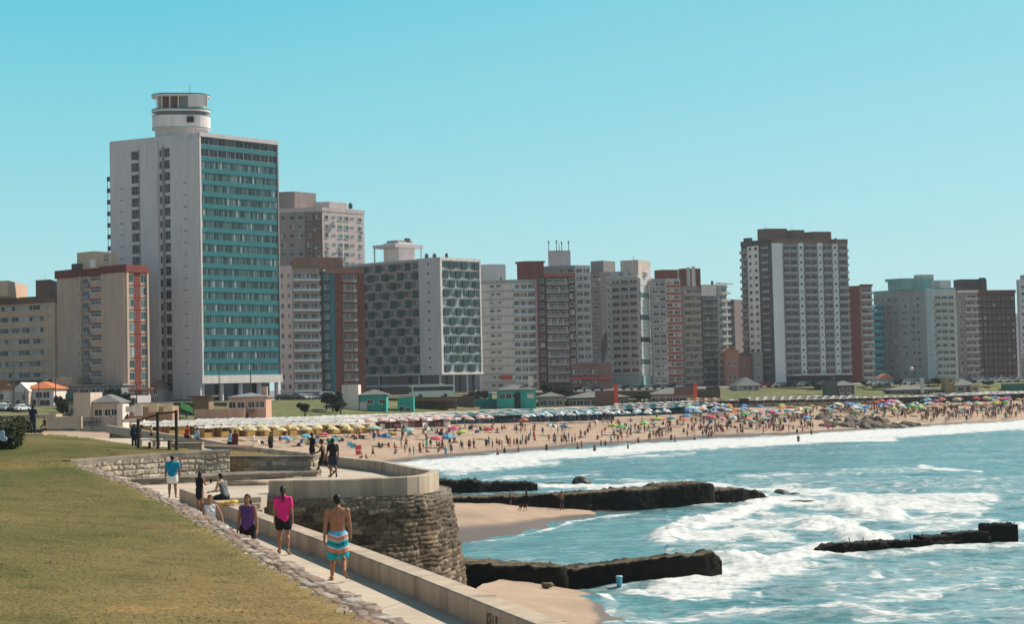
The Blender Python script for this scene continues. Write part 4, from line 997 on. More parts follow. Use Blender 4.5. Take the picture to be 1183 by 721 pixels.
# 2. cream and red block
b = Bld('apartment_block', 'cream apartment block with red roof band and red striped end wall', 'building', (145, 307), (65.5, 314.5), (170.5, 308.5), 392, wl=BEIGEP, wr=CREAM)
z0 = T(150, 449, 392); H2 = b.H; fh = 2.92; nf = int((H2 - z0) / fh); z0 = H2 - 1.6 - nf * fh
b.facade('L', z0, fh, nf, [(.34, 'x'), (.05, 'w', {'w': .35, 'h': .12, 'nx': 1, 'z': .5}), (.02, 'x'), (.02, 'p', {'m': CREAM, 'pd': .5}), (.13, 'b', {'slab': GREYM, 'rail': GREYM, 'k': 'solid', 'd': .6, 'n': 1, 'g': GLASS_DARK}), (.22, 'w', {'w': .85, 'h': .36, 'z': .5, 'nx': 5, 'f': WHITE, 'g': GLASS_DARK, 'pm': BEIGEP, 'pd': .05}), (.36, 'p', {'m': BEIGEP, 'pd': .8, 'up': 0})])
A, u, n, W, rz = b.face('L')
for k in range(nf): b.panel('red_lintel', 'L', .50, .69, z0 + fh * (k + .87), z0 + fh * (k + 1.0), .18, REDB)
b.facade('R', z0, fh, nf, [(.10, 'p', {'m': CREAM, 'pd': .35, 'up': 1.2, 'dn': 2}), (.28, 'w', {'w': .95, 'h': .62, 'z': .2, 'nx': 2, 'g': GLASS_TEAL, 'sill': False}), (.30, 'p', {'m': REDP, 'pd': .10}), (.28, 'w', {'w': .95, 'h': .62, 'z': .2, 'nx': 2, 'g': GLASS_TEAL, 'sill': False}), (.08, 'p', {'m': CREAM, 'pd': .35, 'up': 1.2, 'dn': 2})], bandp=(REDP, .16, .16, .1, .92))
b.panel('roof_band', 'L', -.01, 1.0, H2 - 1.7, H2 + .3, .45, REDB); b.panel('roof_band', 'R', -.03, 1.0, H2 - 1.5, H2 + .3, .45, REDP)
b.top('stair_house', 90, 135, 292, 9, CREAM, .9); b.top('water_tank', 83, 98, 305, 7, GREYD, .8); b.top('vent_shaft', 104, 110, 300, 2, WHITE, 1)
c = at_y(123, 298, b.C.y + 3); b.put('window', win_mesh(1.0, 1.3, 1, 1, DARKV), (c.x, c.y - .5, c.z - .6), 0)
b.panel('shop_front', 'R', 0, 1, STZ - .2, z0 - .3, .6, WHITE); b.panel('shop_awning', 'R', -.1, 1.1, STZ + 3.1, STZ + 3.6, 1.0, PAINT('awning_terracotta', (.22, .085, .06)))
b.flush()

# 3. the tall turquoise glass tower
b = Bld('hotel_tower', 'tall white tower with turquoise glass bands and round rooftop lookout', 'building', (229, 153), (126.5, 163.5), (320.5, 163.5), 405, wl=TWHITE, wr=TWHITE, base=STZ + 5.2)
nf = 20; z1 = b.H - .9; z0 = T(233, 434, 405); fh = (z1 - z0) / nf
A, u, n, W, rz = b.face('L')
b.facade('L', z0 - fh * .6, fh, nf, [(.245, 'x'), (.09, 'w', {'w': .9, 'h': .74, 'z': .1, 'nx': 2, 'ny': 2, 'f': GREYM, 'g': GLASS_DARK, 'sill': False, 'skip': ()}), (.02, 'p', {'m': GREYD, 'pd': .05}), (.20, 'p', {'m': TWHITE, 'pd': .5, 'up': 1.2, 'dn': 4}), (.05, 'w', {'w': .5, 'h': .6, 'z': .15, 'nx': 1, 'g': GLASS_DARK, 'sill': False}), (.015, 'p', {'m': GREYM, 'pd': .45}), (.075, 'w', {'w': .85, 'h': .74, 'z': .1, 'nx': 2, 'ny': 2, 'f': GREYM, 'g': GLASS_DARK, 'sill': False}), (.305, 'p', {'m': TWHITE, 'pd': .5, 'up': 1.2, 'dn': 4})])
for fx in (.13, .86):
    for k in range(17):
        p = A + u * W * fx + n * (.5 if fx > .5 else 0); b.put('vent_grille', cached(('vg',), lambda: MB().box((0, -.06, 0), (.9, .12, .28)).mesh('vent_grille', GREYM)), (p.x, p.y, z0 + fh * (k + .15)), rz)
b.panel('edge_fin', 'R', 0, .018, z0 - .2, b.H + .1, .45, WHITE); b.panel('edge_fin', 'R', .985, 1.0, z0, b.H - .6, .3, GREYM); b.panel('roof_slab', 'R', 0, 1.0, b.H - .9, b.H + .1, .55, TWHITE)
Ar, ur, nr, Wr, rzr = b.face('R')
for k in range(nf):
    b.panel('spandrel', 'R', .018, .985, z0 + fh * k, z0 + fh * (k + .36), .16, TEALP)
    for i in range(9):
        wx = Wr * .967 / 9; p = Ar + ur * (Wr * .018 + wx * (i + .5)); b.put('window', win_mesh(wx * 1.0, fh * .63, 4 if k < nf - 2 else 2, 1, PAINT('teal_frame', (.07, .17, .18)) if k < nf - 2 else GREYM, GLASS_TEAL if k < nf - 2 else GLASS_DARK, False, .1), (p.x, p.y, z0 + fh * (k + .365)), rzr)
b.panel('white_band', 'R', -.005, 1.005, T(233, 443.5, 405), z0 - .02, .5, WHITE)
# recessed ground floor with round columns
gz = T(233, 444, 405); C0 = b.C - b.o; c_, l_, r_, k_ = [(p - b.o) for p in (b.C, b.L, b.R, b.K)]
ctr = (c_ + k_) / 2; mb = MB(); mb.prism([((ctr + (p - ctr) * .86).x, (ctr + (p - ctr) * .86).y) for p in (c_, l_, k_, r_)], -5.8, .3); mb.build('lobby_glass', GLASS_DARK, b.root)
for i in range(5):
    p = c_.lerp(r_, .03 + .235 * i) - nr * .9; mb = MB(); mb.tube((p.x, p.y, -5.9), (p.x, p.y, .4), .62, .62, 14); mb.build('column', TWHITE, b.root)
for i in range(3):
    p = c_.lerp(l_, .28 + .3 * i) - n * .9; mb = MB(); mb.tube((p.x, p.y, -5.9), (p.x, p.y, .4), .5, .5, 12); mb.build('column', TWHITE, b.root)
mb = MB(); q = [c_.lerp(l_, .02), c_.lerp(l_, .42)]; mb.prism([(q[0].x - nr.x, q[0].y - nr.y), (q[1].x, q[1].y), (q[1].x - n.x * 2, q[1].y - n.y * 2), (q[0].x - n.x * 2, q[0].y - n.y * 2)], -5.8, -2.6); mb.build('annex_wall', PINKG, b.root)
# thin balconies on the hidden left edge, seen edge-on
Ae, ue, ne, We, rze = b.face('E')
for k in range(2, 18):
    p = Ae + ue * We * .92; b.put('balcony', balc_mesh(3.4, 1.9, GREYD, TEALD, 'solid'), (p.x, p.y, z0 + fh * k), rze)
p = Ae + ue * We * .98 + ne * 1.85 - b.o; mb = MB(); mb.box((p.x, p.y, z0 + fh * 9.6 - b.o.z), (.12, .12, fh * 15)); mb.build('balcony_post', GREYD, b.root)
# rooftop lookout: stadium-shaped drums
TRIM = PAINT('teal_trim_paint', (.035, .18, .20))
def stadium(cx, cy, ex, r, half, n=14):
    ey = Vector((-ex.y, ex.x, 0)); c = Vector((cx, cy, 0)); pts = []
    for k in range(n + 1): a = -math.pi / 2 + math.pi * k / n; pts.append(c + ex * (half + r * math.cos(a)) + ey * r * math.sin(a))
    for k in range(n + 1): a = math.pi / 2 + math.pi * k / n; pts.append(c + ex * (-half + r * math.cos(a)) + ey * r * math.sin(a))
    return [(p.x, p.y) for p in pts]
Yt = b.C.y + 9; cc = at_y(209.5, 140, Yt) - b.o; exd = Vector((ur.x, ur.y, 0)).normalized(); zr = lambda py: T(209, py, Yt) - b.o.z
wtot = (242.5 - 176) / FPX * Yt; rr = 4.2; half = wtot / 2 - rr
look = thing('x', None, None) if False else None
def ring(part, r, hf, py0, py1, mat, parent=b.root):
    mb = MB(); mb.prism(stadium(cc.x, cc.y, Vector((1, .15, 0)).normalized(), r, hf), zr(py0), zr(py1)); return mb.build(part, mat, parent)
ring('lookout_base', rr - .7, half, 162, 149.5, GREYL); ring('lookout_drum', rr, half, 150.5, 134.5, WHITE); ring('teal_trim', rr + .06, half, 149.6, 148.9, TRIM); ring('teal_trim', rr + .06, half, 135.2, 134.3, TRIM)
ring('lookout_floor', rr - 1.2, half, 133.6, 130, GREYM); ring('deck_slab', rr + .1, half, 130.5, 128.6, WHITE); ring('teal_trim', rr + .12, half, 128.6, 127.2, TRIM)
ring('lookout_room', rr - 2.3, half + .9, 126.5, 113, PAINT('lookout_glazing', (.30, .36, .37))); ring('roof_slab', rr + .05, half, 113.2, 111.4, WHITE); ring('teal_trim', rr + .12, half, 111.4, 110.2, TRIM)
for px in (181, 187, 196, 206, 219, 229, 238):
    p = at_y(px, 120, Yt - rr * .92) - b.o; mb = MB(); mb.tube((p.x, p.y, zr(127)), (p.x, p.y, zr(112)), .14, .14, 6); mb.build('post', WHITE, b.root)
p = at_y(228.5, 120, Yt - rr * .98) - b.o; mb = MB(); mb.box((p.x, p.y + .2, zr(119.5)), (4.9, .3, zr(113) - zr(126))); mb.build('screen_panel', WHITE, b.root)
for px in (191, 203):
    p = at_y(px, 120, Yt - rr + 1.3) - b.o; mb = MB(); mb.box((p.x, p.y, zr(119.7)), (1.6, .3, zr(113.4) - zr(126))); mb.build('lookout_window', BRICK, b.root)
p = at_y(220, 141, Yt - rr - .05) - b.o; mb = MB(); mb.box((p.x, p.y, zr(141)), (1.7, .3, 1.5)); mb.build('lookout_window', DARKV, b.root)
b.mast(219.5, 97, 110, 9, .07); b.mast(177.5, 104, 112, 9, .04)
b.flush()

# 4. grey-brown block behind
b = Bld('apartment_block', 'grey brown block with small square windows rising behind the tower', 'building', (372, 239.5), (322, 241.5), (420.5, 243.5), 545, wl=TAUPE, wr=PINKG, roof=(1.2, PINKG, .2))
fh = 3.05; nf = 16; z0 = b.H - 1.8 - nf * fh
b.facade('L', z0, fh, nf, [(.6, 'w', {'n': 3, 'w': .55, 'h': .5, 'nx': 2}), (.40, 'w', {'n': 2, 'w': .5, 'h': .5, 'nx': 2, 'pm': BROWN, 'pd': .12})], rnd=.08)
b.facade('R', z0, fh, nf, [(.2, 'w', {'w': .4, 'h': .45}), (.14, 'w', {'w': .6, 'h': .14, 'z': .6, 'nx': 1}), (.3, 'w', {'n': 2, 'w': .72, 'h': .45, 'g': GLASS_TEAL}), (.14, 'w', {'w': .6, 'h': .14, 'z': .6, 'nx': 1}), (.22, 'w', {'w': .42, 'h': .42, 'g': GLASS_TEAL})])
b.units('R', 12, z0, fh, nf); b.units('L', 6, z0, fh, nf); b.top('stair_house', 323, 364, 222.5, 8, TAUPE, .6); b.top('roof_house', 363, 400, 234, 8, PINKG, .7); b.tanks([376, 406], dy=6, sz=.7)
b.flush()

# 5. grey balcony block beside the tower
b = Bld('apartment_block', 'narrow grey block with glass balconies squeezed beside the turquoise tower', 'building', (337, 307), (322, 306.5), (368.5, 305), 474, wl=PINKG, wr=TAUPE, Yl=474.5, Yr=477)
fh = 2.92; nf = 12; z0 = b.H - 1.5 - nf * fh
b.facade('L', z0, fh, nf, [(1, 'w', {'n': 2, 'w': .5, 'h': .45})], bandp=(GREYL, .2, .25))
b.facade('R', z0, fh, nf, [(1, 'b', {'w': .98, 'd': 1.3, 'slab': GREYL, 'rail': RAILGL, 'k': 'half', 'n': 3})])
b.panel('roof_edge', 'R', 0, 1, b.H - .5, b.H + .4, .9, BROWN); b.panel('ground_floor', 'R', .02, .98, STZ - .2, z0 - .4, .3, DARKV)
for i in range(5): b.panel('column', 'R', .05 + .22 * i, .08 + .22 * i, STZ - .2, z0 - .4, .5, TAUPE)
b.top('stair_house', 338, 395, 297.5, 14, PAINT('raw_brick', (.24, .14, .105)), .5)
b.flush()

# 6. brick block with teal strip
b = Bld('apartment_block', 'brown brick block with a dark teal strip and beige window bays', 'building', (386, 312.5), (367, 314), (420.5, 311), 484, wl=TEALD, wr=BRICK, Yl=487, Yr=486)
fh = 2.92; nf = 13; z0 = b.H - .6 - nf * fh
b.facade('L', z0, fh, nf, [(.28, 'w', {'w': .5, 'h': .45, 'g': GLASS_TEAL, 'pm': DBROWN, 'pd': .1}), (.5, 'w', {'w': .6, 'h': .5, 'g': GLASS_TEAL}), (.22, 'p', {'m': PAINT('teal_strip', (.04, .17, .22)), 'pd': .3})])
b.facade('R', z0, fh, nf, [(.25, 'x'), (.36, 'b', {'slab': TAUPE, 'rail': TAUPE, 'k': 'half', 'd': .9, 'n': 2}), (.14, 'b', {'slab': PINKG, 'rail': PINKG, 'd': .55, 'n': 1, 'rh': .7}), (.25, 'x')])
b.panel('roof_band', 'R', -.3, 1.0, b.H - .9, b.H + .5, .35, PAINT('raw_brick', (.24, .14, .105)))
b.flush()

# 7. white hotel with chequered balconies
b = Bld('hotel', 'white hotel with staggered chequer windows and a flat canopy on its roof', 'building', (507, 297.5), (392, 307.5), (554, 300), 508, wl=LILAC, wr=WHITE, base=STZ + 6.0)  # lilac grey left side against white right side: shade put into the paint
nf = 12; z1 = b.H - .7; z0 = T(507, 431, 508); fh = (z1 - z0) / nf
A, u, n, W, rz = b.face('L'); fs = (484 - 392) / (507 - 392) 
def frac(px):   # fraction along the left face of a picture column
    lo, hi = 0., 1.
    for _ in range(40):
        m = (lo + hi) / 2; q = A + u * W * m
        if proj((q.x, q.y, b.H))[0] < px: lo = m
        else: hi = m
    return lo
f484, f423 = frac(484.5), frac(418)
DPANEL = PAINT('dark_shutter', (.035, .075, .08)); TAUPEW = PAINT('warm_taupe', (.30, .245, .235))
b.panel('chequer_ground', 'L', 0.0, f484, z0, z1, .1, TAUPEW)
nc = 7; cw = (f484 - .0) * W / (nc * 1.0)
ncl = 11; span = f484; 
for k in range(nf):
    for i in range(ncl):
        x = W * span * (i + .5) / ncl; p = A + u * x + n * .1; par = (i + (k % 2)) % 2
        if par == 0: b.put('shutter_panel', cached(('chk', 1), lambda: MB().box((0, -.25, 1.18), (W * span / ncl * .62, .5, 2.3)).mesh('shutter_panel', DPANEL)), (p.x, p.y, z0 + fh * k + .2), rz)
        else: b.put('window', win_mesh(W * span / ncl * 1.25, fh * .62, 4, 1, TAUPEW, RAMP('taupe_glass', [(0, (.05, .045, .045)), (.35, (.14, .12, .115)), (.6, (.24, .205, .195)), (.8, (.02, .02, .02))]), True), (p.x, p.y, z0 + fh * k + .75), rz)
    # wavy floor line: each storey is shifted sideways a little
    for i in range(ncl):
        x0, x1 = span * i / ncl, span * (i + 1) / ncl; dz = .22 if (i + (k % 2)) % 2 else -.1
        p = A + u * W * (x0 + x1) / 2 + n * .1; b.put('ledge', cached(('ledge',), lambda: MB().box((0, -.28, 0), (W * span / ncl, .55, .22)).mesh('ledge', LILAC)), (p.x, p.y, z0 + fh * k + .1 + dz), rz)
b.panel('end_fin', 'L', f484, 1.0, z0 - .3, b.H, .5, LILAC)
for k in range(nf): 
    p = A + u * W * ((f484 + 1) / 2) + n * .5; b.put('porthole', cached(('ph',), lambda: MB().box((0, -.05, 0), (.55, .1, .6)).mesh('porthole', DARKV)), (p.x, p.y, z0 + fh * (k + .6)), rz)
Ar, ur, nr, Wr, rzr = b.face('R'); ncr = 6
TEALW = PAINT('pale_teal_frame', (.56, .68, .68))
for k in range(nf):
    for i in range(ncr):
        x = Wr * (.05 + .93 * (i + .5) / ncr); p = Ar + ur * x
        if (i + k) % 2 == 0: b.put('shutter_panel', cached(('chk', 2), lambda: MB().box((0, -.3, 1.18), (Wr * .93 / ncr * .75, .6, 2.3)).mesh('shutter_panel', DPANEL)), (p.x, p.y, z0 + fh * k + .2), rzr)
        else: b.put('window', win_mesh(Wr * .93 / ncr * 1.15, fh * .8, 3, 1, TEALW, GLASS_TEAL, True), (p.x, p.y, z0 + fh * k + .35), rzr)
b.panel('edge_fin', 'R', 0, .05, z0 - .3, b.H, .45, WHITE); b.panel('edge_fin', 'R', .97, 1.0, z0 - .3, b.H, .45, WHITE); b.panel('roof_edge', 'R', 0, 1, b.H - .8, b.H + .1, .5, WHITE); b.panel('roof_edge', 'L', 0, 1, b.H - .5, b.H + .1, .55, LILAC)
b.panel('base_edge', 'R', -.01, 1.01, z0 - .6, z0, .6, WHITE); b.panel('base_edge', 'L', 0, 1.0, z0 - .6, z0, .55, LILAC)
c_, l_, r_, k_ = [(p - b.o) for p in (b.C, b.L, b.R, b.K)]; ctr = (c_ + k_) / 2
mb = MB(); mb.prism([((ctr + (p - ctr) * .9).x, (ctr + (p - ctr) * .9).y) for p in (c_, l_, k_, r_)], -6.6, .4); mb.build('podium_glass', GLASS_DARK, b.root); mb = MB(); mb.prism([((ctr + (p - ctr) * 1.02).x, (ctr + (p - ctr) * 1.02).y) for p in (c_, l_, k_, r_)], -7.5, -5.6); mb.build('plinth', BROWN, b.root)
for i in range(5):
    p = c_.lerp(l_, .02 + .2 * i) - n * .5; mb = MB(); mb.box((p.x, p.y, -3.1), (.55, .55, 7)); mb.build('column', LILAC, b.root)
for i in range(1, 4):
    p = c_.lerp(r_, .33 * i) - nr * .5; mb = MB(); mb.box((p.x, p.y, -3.1), (.5, .5, 7)); mb.build('column', LILAC, b.root)
mb = MB(); q0, q1 = c_.lerp(l_, 0) , c_.lerp(l_, .8); mb.prism([((q0 - n * .8).x, (q0 - n * .8).y), ((q1 - n * .8).x, (q1 - n * .8).y), ((q1 + n * .5).x, (q1 + n * .5).y), ((q0 + n * .5).x, (q0 + n * .5).y)], -3.6, -2.9); mb.build('mezzanine_edge', LILAC, b.root)
mb = MB(); q0, q1 = c_.lerp(l_, .32), c_.lerp(l_, .52); mb.prism([((q0 + n * .1).x, (q0 + n * .1).y), ((q1 + n * .1).x, (q1 + n * .1).y), ((q1 - n * 2).x, (q1 - n * 2).y), ((q0 - n * 2).x, (q0 - n * 2).y)], -6.4, .2); mb.build('stone_pier', BROWN, b.root)
b.top('roof_room', 443, 479, 281, 16, WHITE, 1.0); b.top('canopy_slab', 431, 489, 283.5, 16, GREYL, .8, z0=T(460, 287, 524)); b.top('roof_tank', 447, 476, 278.5, 16, TAUPE, .7, z0=T(460, 284, 524)); b.top('roof_plant', 467, 474, 275.5, 16, GREYD, 1, z0=T(460, 280, 524))
for px in (432.5, 486.5): 
    p0 = at_y(px, 285, 521) - b.o; mb = MB(); mb.tube((p0.x, p0.y, b.H - b.o.z - .2), (p0.x, p0.y, T(px, 285, 521) - b.o.z), .25, .25, 6); mb.build('canopy_post', GREYL, b.root)
b.tanks([493, 502], dy=8, sz=.6); b.tanks([516], dy=8, sz=.5)
# clinic-like terrace and pale signboards at its foot
b.flush()
# 8. pale grey-green block
b = Bld('apartment_block', 'pale grey green block with white balconies beside the chequered hotel', 'building', (591, 323.5), (553, 327), (618, 324), 566, wl=PALEG, wr=PALEG, Yl=570, Yr=569, roof=(.7, SEAG, .3))
fh = 2.86; nf = 13; z0 = b.H - .9 - nf * fh
b.facade('L', z0, fh, nf, [(.3, 'x'), (.4, 'w', {'n': 2, 'w': .7, 'h': .3, 'z': .5, 'nx': 2}), (.3, 'x')], bandp=(SEAG, .3, .3))
b.facade('R', z0, fh, nf, [(1, 'b', {'slab': PALEG, 'rail': RAILGL, 'k': 'half', 'd': 1.3, 'n': 3, 'f': WHITE})], bandp=(SEAG, .25, .3))
b.panel('corner_bay', 'R', .93, 1.0, z0, b.H, 1.4, GREYM)
b.units('L', 14, z0, fh, nf); b.top('machine_room', 555, 584, 305.5, 12, GREYL, .6); b.tanks([566, 572, 578], dy=12, sz=.4); b.panel('shop_front', 'L', 0, 1, STZ, z0 - .4, .4, WHITE)
b.panel('sign_board', 'L', .62, .95, STZ + 4.2, STZ + 5.6, .6, M('red_sign', (.45, .06, .07)))
b.flush()

# 9. brown-red balcony block
b = Bld('apartment_block', 'dark brown block with white railed balconies under a rust red roof house', 'building', (630, 318), (616, 322), (664, 318.5), 584, wl=DBROWN, wr=DBROWN, Yl=588, Yr=585)
fh = 2.88; nf = 13; z0 = b.H - .6 - nf * fh
b.facade('L', z0, fh, nf, [(1, 'w', {'w': .7, 'h': .5, 'nx': 2})])
b.facade('R', z0, fh, nf, [(.78, 'b', {'slab': PINKG, 'rail': M('white_rail', (.45, .48, .48)), 'k': 'bars', 'd': 1.4, 'n': 3, 'g': GLASS, 'f': WHITE}), (.22, 'w', {'n': 1, 'w': .7, 'h': .5, 'f': WHITE})])
b.panel('roof_edge', 'R', -.05, 1.0, b.H - .6, b.H + .5, .9, PAINT('rust_edge', (.30, .10, .06))); b.panel('rust_wall', 'L', 0, .5, STZ, b.H, .2, REDB)
b.top('roof_house', 597, 628, 303, 10, REDB, .6, z0=T(610, 345, 594)); b.top('roof_slab', 595, 629.5, 302, 10, REDB, .6, z0=T(610, 304, 594))
b.flush()
# 9b. grey stepped block with the mast-topped tank
b = Bld('apartment_block', 'grey stepped block crowned by a lilac water tower bristling with antennas', 'building', (664, 306.5), (626, 308), (682, 312), 604, wl=GREYM, wr=GREYL, Yl=606, Yr=606)
fh = 2.88; nf = 15; z0 = b.H - .6 - nf * fh
b.facade('L', z0, fh, nf, [(.5, 'x'), (.5, 'w', {'n': 2, 'w': .7, 'h': .5})]); b.facade('R', z0, fh, nf, [(1, 'b', {'slab': GREYL, 'rail': GREYL, 'd': .9, 'n': 2, 'k': 'half'})])
c, e1, e2, zt = b.top('water_tower', 633, 659, 289.5, 8, LILAC, .8)
for px, py in ((634, 278), (643, 277), (646, 281), (649, 279), (657, 278)): b.mast(px, py, 290, 6, .16)
b.flush()
# 10. dark shaft block
b = Bld('apartment_block', 'taupe block with a dark vertical shaft behind the glass cornered block', 'building', (693, 313.5), (672, 315), (707, 314), 622, wl=TAUPE, wr=GREYD, Yl=626, Yr=628)
fh = 2.9; nf = 13; z0 = b.H - .6 - nf * fh
b.facade('L', z0, fh, nf, [(1, 'w', {'n': 2, 'w': .62, 'h': .42, 'f': WHITE, 'g': GLASS})])
b.units('L', 10, z0, fh, nf); b.top('machine_room', 682, 711, 302, 8, GREYM, .7); b.tanks([690, 698], dy=8, sz=.4)
b.flush()
# low brown block between
b = Bld('low_block', 'low brown block with a red canopy below the dark shaft', 'building', (690, 419), (660, 421), (706, 420), 570, wl=BROWN, wr=BROWN, Yl=572, Yr=572)
b.facade('L', STZ + 1.5, 3, 2, [(1, 'w', {'n': 4, 'w': .6, 'h': .5})]); b.panel('red_canopy', 'L', 0, 1, STZ + 3.6, STZ + 4.3, 1.2, M('red_sign', (.45, .06, .07))); b.panel('red_canopy', 'R', 0, 1, STZ + 3.6, STZ + 4.3, 1.2, M('red_sign', (.45, .06, .07)))
b.flush()
# 11. pale block with glass corner
b = Bld('apartment_block', 'pale grey block with a rounded glass corner and cluttered white roof house', 'building', (738, 319), (700, 322), (754, 322), 602, wl=PALEG, wr=GREYL, Yl=608, Yr=612)
fh = 2.72; nf = 15; z0 = b.H - .6 - nf * fh
b.facade('L', z0, fh, nf, [(.12, 'w', {'w': .5, 'h': .4}), (.88, 'b', {'slab': PINKG, 'rail': GREYM, 'k': 'solid', 'd': 1.5, 'n': 3, 'g': GLASS, 'rh': .75})])
GCOR = PAINT('glass_corner', (.42, .47, .48), var=.05)
for k in range(nf):
    zk = z0 + fh * k; b.panel('corner_glazing', 'R', 0, .62, zk + fh * .3, zk + fh * .98, .5, GLASS_TEAL if k % 3 == 0 else GCOR); b.panel('corner_spandrel', 'R', 0, .62, zk, zk + fh * .3, .6, PALEG)
b.facade('R', z0, fh, nf, [(.62, 'x'), (.38, 'w', {'w': .6, 'h': .5})])
b.panel('roof_edge', 'L', 0, 1, b.H - .4, b.H + .3, 1.2, PALEG); b.top('roof_house', 716, 752, 301.5, 9, PAINT('weathered_white', (.50, .46, .42), var=.3, scale=2), .7); b.tanks([722, 745], GREYL, dy=4, sz=1.0); b.mast(732, 295, 304, 6, .12); b.top('roof_plant', 705, 720, 314, 7, GREYL, 1)
b.panel('teal_shopfront', 'L', .05, 1, STZ - .2, STZ + 4.6, .9, PAINT('pale_teal_front', (.20, .34, .34))); b.panel('teal_shopfront', 'R', 0, 1, STZ - .2, STZ + 4.6, .9, PAINT('pale_teal_front', (.20, .34, .34)))
b.flush()
# 12. grey flank and red banded block
b = Bld('apartment_block', 'grey flat fronted block right of the glass corner, plain window grid', 'building', (753, 322), (750, 321), (769, 320.5), 606, wl=GREYL, wr=GREYM, Yl=608, Yr=608)
fh = 2.75; nf = 14; z0 = b.H - 1 - nf * fh
b.facade('R', z0, fh, nf, [(1, 'w', {'n': 2, 'w': .8, 'h': .52, 'f': WHITE, 'g': GLASS})]); b.flush()
b = Bld('apartment_block', 'slim block with red and white floor bands under a brick red roof house', 'building', (769, 322), (766, 321), (785.5, 321), 628, wl=REDB, wr=PINKG, Yl=629, Yr=629.5)
fh = 2.85; nf = 14; z0 = b.H - .5 - nf * fh
b.facade('R', z0, fh, nf, [(1, 'w', {'n': 2, 'w': .8, 'h': .5, 'z': .38, 'f': WHITE})])
for k in range(nf): b.panel('red_band', 'R', 0, 1, z0 + fh * k, z0 + fh * (k + .32), .5, PAINT('brick_red', (.30, .085, .065)))
b.top('roof_house', 756, 783, 312, 8, REDB, .6); b.tanks([766, 771], REDB, dy=8, sz=.5); b.flush()
# 13. beige balconies
b = Bld('apartment_block', 'slim beige banded balcony block under a dark red plant room', 'building', (789, 331), (785, 331), (808.5, 329), 640, wl=TAUPE, wr=TAUPE, Yl=642, Yr=642.5)
fh = 2.85; nf = 13; z0 = b.H - .5 - nf * fh
b.facade('R', z0, fh, nf, [(1, 'b', {'slab': CREAM2, 'rail': PAINT('ochre_rail', (.34, .29, .24)), 'd': 1.2, 'n': 2, 'rh': .8, 'st': .3})])
b.top('plant_room', 783.5, 809, 310.5, 10, REDB, .5); b.top('roof_shaft', 793, 797, 309, 3, GREYL, 1); b.top('roof_shaft', 799, 803, 308, 3, GREYL, 1); b.flush()
# 14. dark grid block with white cap
b = Bld('apartment_block', 'slim dark gridded block with a blank white top storey', 'building', (810, 329.5), (808, 329), (827, 328), 648, wl=GREYD, wr=GREYD, Yl=649, Yr=650)
fh = 2.9; nf = 12; z0 = STZ + 2.0
b.facade('R', z0, fh, nf, [(1, 'b', {'slab': GREYD, 'rail': GREYL, 'k': 'bars', 'd': 1.0, 'n': 2, 'g': GLASS})]); b.panel('white_cap', 'R', 0, 1, T(818, 342, 648), b.H + .2, .4, WHITE); b.tanks([822], dy=5, sz=.5); b.flush()
# 15. light stepped balconies
b = Bld('apartment_block', 'pale corner block with stacked projecting balconies and a thin roof visor', 'building', (829, 329), (826, 329), (839.5, 329), 650, wl=GREYL, wr=PALEG, Yl=652, Yr=655)
fh = 2.85; nf = 13; z0 = b.H - .8 - nf * fh
b.facade('R', z0, fh, nf, [(1, 'b', {'slab': PALEG, 'rail': RAILGL, 'k': 'half', 'd': 1.8, 'n': 1})], bandp=(WHITE, .25, .8)); b.panel('roof_visor', 'R', -.2, 1.25, b.H + .3, b.H + .7, 2.2, GREYL); b.flush()
# 16. plain block behind
b = Bld('apartment_block', 'plain windowless taupe slab between the visor block and tall striped tower', 'building', (848, 346), (840, 346), (872, 341), 705, wl=GREYD, wr=TAUPE, Yl=707, Yr=716)
b.facade('R', STZ + 8, 3.0, 9, [(.62, 'x'), (.38, 'b', {'slab': TAUPE, 'rail': TAUPE, 'd': 1.0, 'n': 1})]); b.facade('L', STZ + 8, 3, 9, [(1, 'w', {'n': 2, 'w': .5, 'h': .5})]); b.flush()
# 17. the big striped tower
b = Bld('apartment_tower', 'tallest tower at the centre right with white vertical strips between dark balconies', 'building', (891, 281), (856, 285), (979, 281.5), 640, wl=GREYD, wr=GREYM, Yl=650, Yr=648)
nf = 18; fh = 2.86; z0 = b.H - .5 - nf * fh
b.facade('L', z0, fh, nf, [(.22, 'b', {'slab': GREYM, 'rail': GREYM, 'd': 1.3, 'n': 1}), (.38, 'w', {'n': 2, 'w': .5, 'h': .4, 'z': .4, 'nx': 1, 'pm': WHITE, 'pd': .4}), (.40, 'w', {'n': 1, 'w': .5, 'h': .2, 'z': .55, 'nx': 1, 'f': WHITE, 'pm': GREYD, 'pd': .45})])
STRIP = PAINT('white_strip', (.64, .68, .70), var=.05); bo = {'slab': GREYL, 'rail': M('grey_rail', (.27, .29, .31)), 'k': 'half', 'd': 1.35, 'n': 2, 'g': GLASS_DARK, 'f': GREYM}; ws = {'n': 1, 'w': .45, 'h': .3, 'z': .4, 'nx': 1, 'pm': PAINT('pale_strip', (.58, .66, .68), var=.06), 'pd': .5, 'up': .6}
b.facade('R', z0, fh, nf, [(.135, 'p', {'m': STRIP, 'pd': .6, 'up': .5, 'dn': 2.5}), (.205, 'b', bo), (.07, 'w', ws), (.185, 'b', bo), (.065, 'w', ws), (.13, 'b', bo), (.07, 'w', ws), (.14, 'b', dict(bo, n=1))])
b.mast(884, 258, 265, 9, .06); b.mast(915, 260, 266, 9, .05); b.panel('roof_band', 'R', 0, 1, b.H - .2, b.H + 1.6, .3, BROWN); b.panel('roof_band', 'L', 0, 1, b.H - .2, b.H + 1.6, .3, DBROWN)
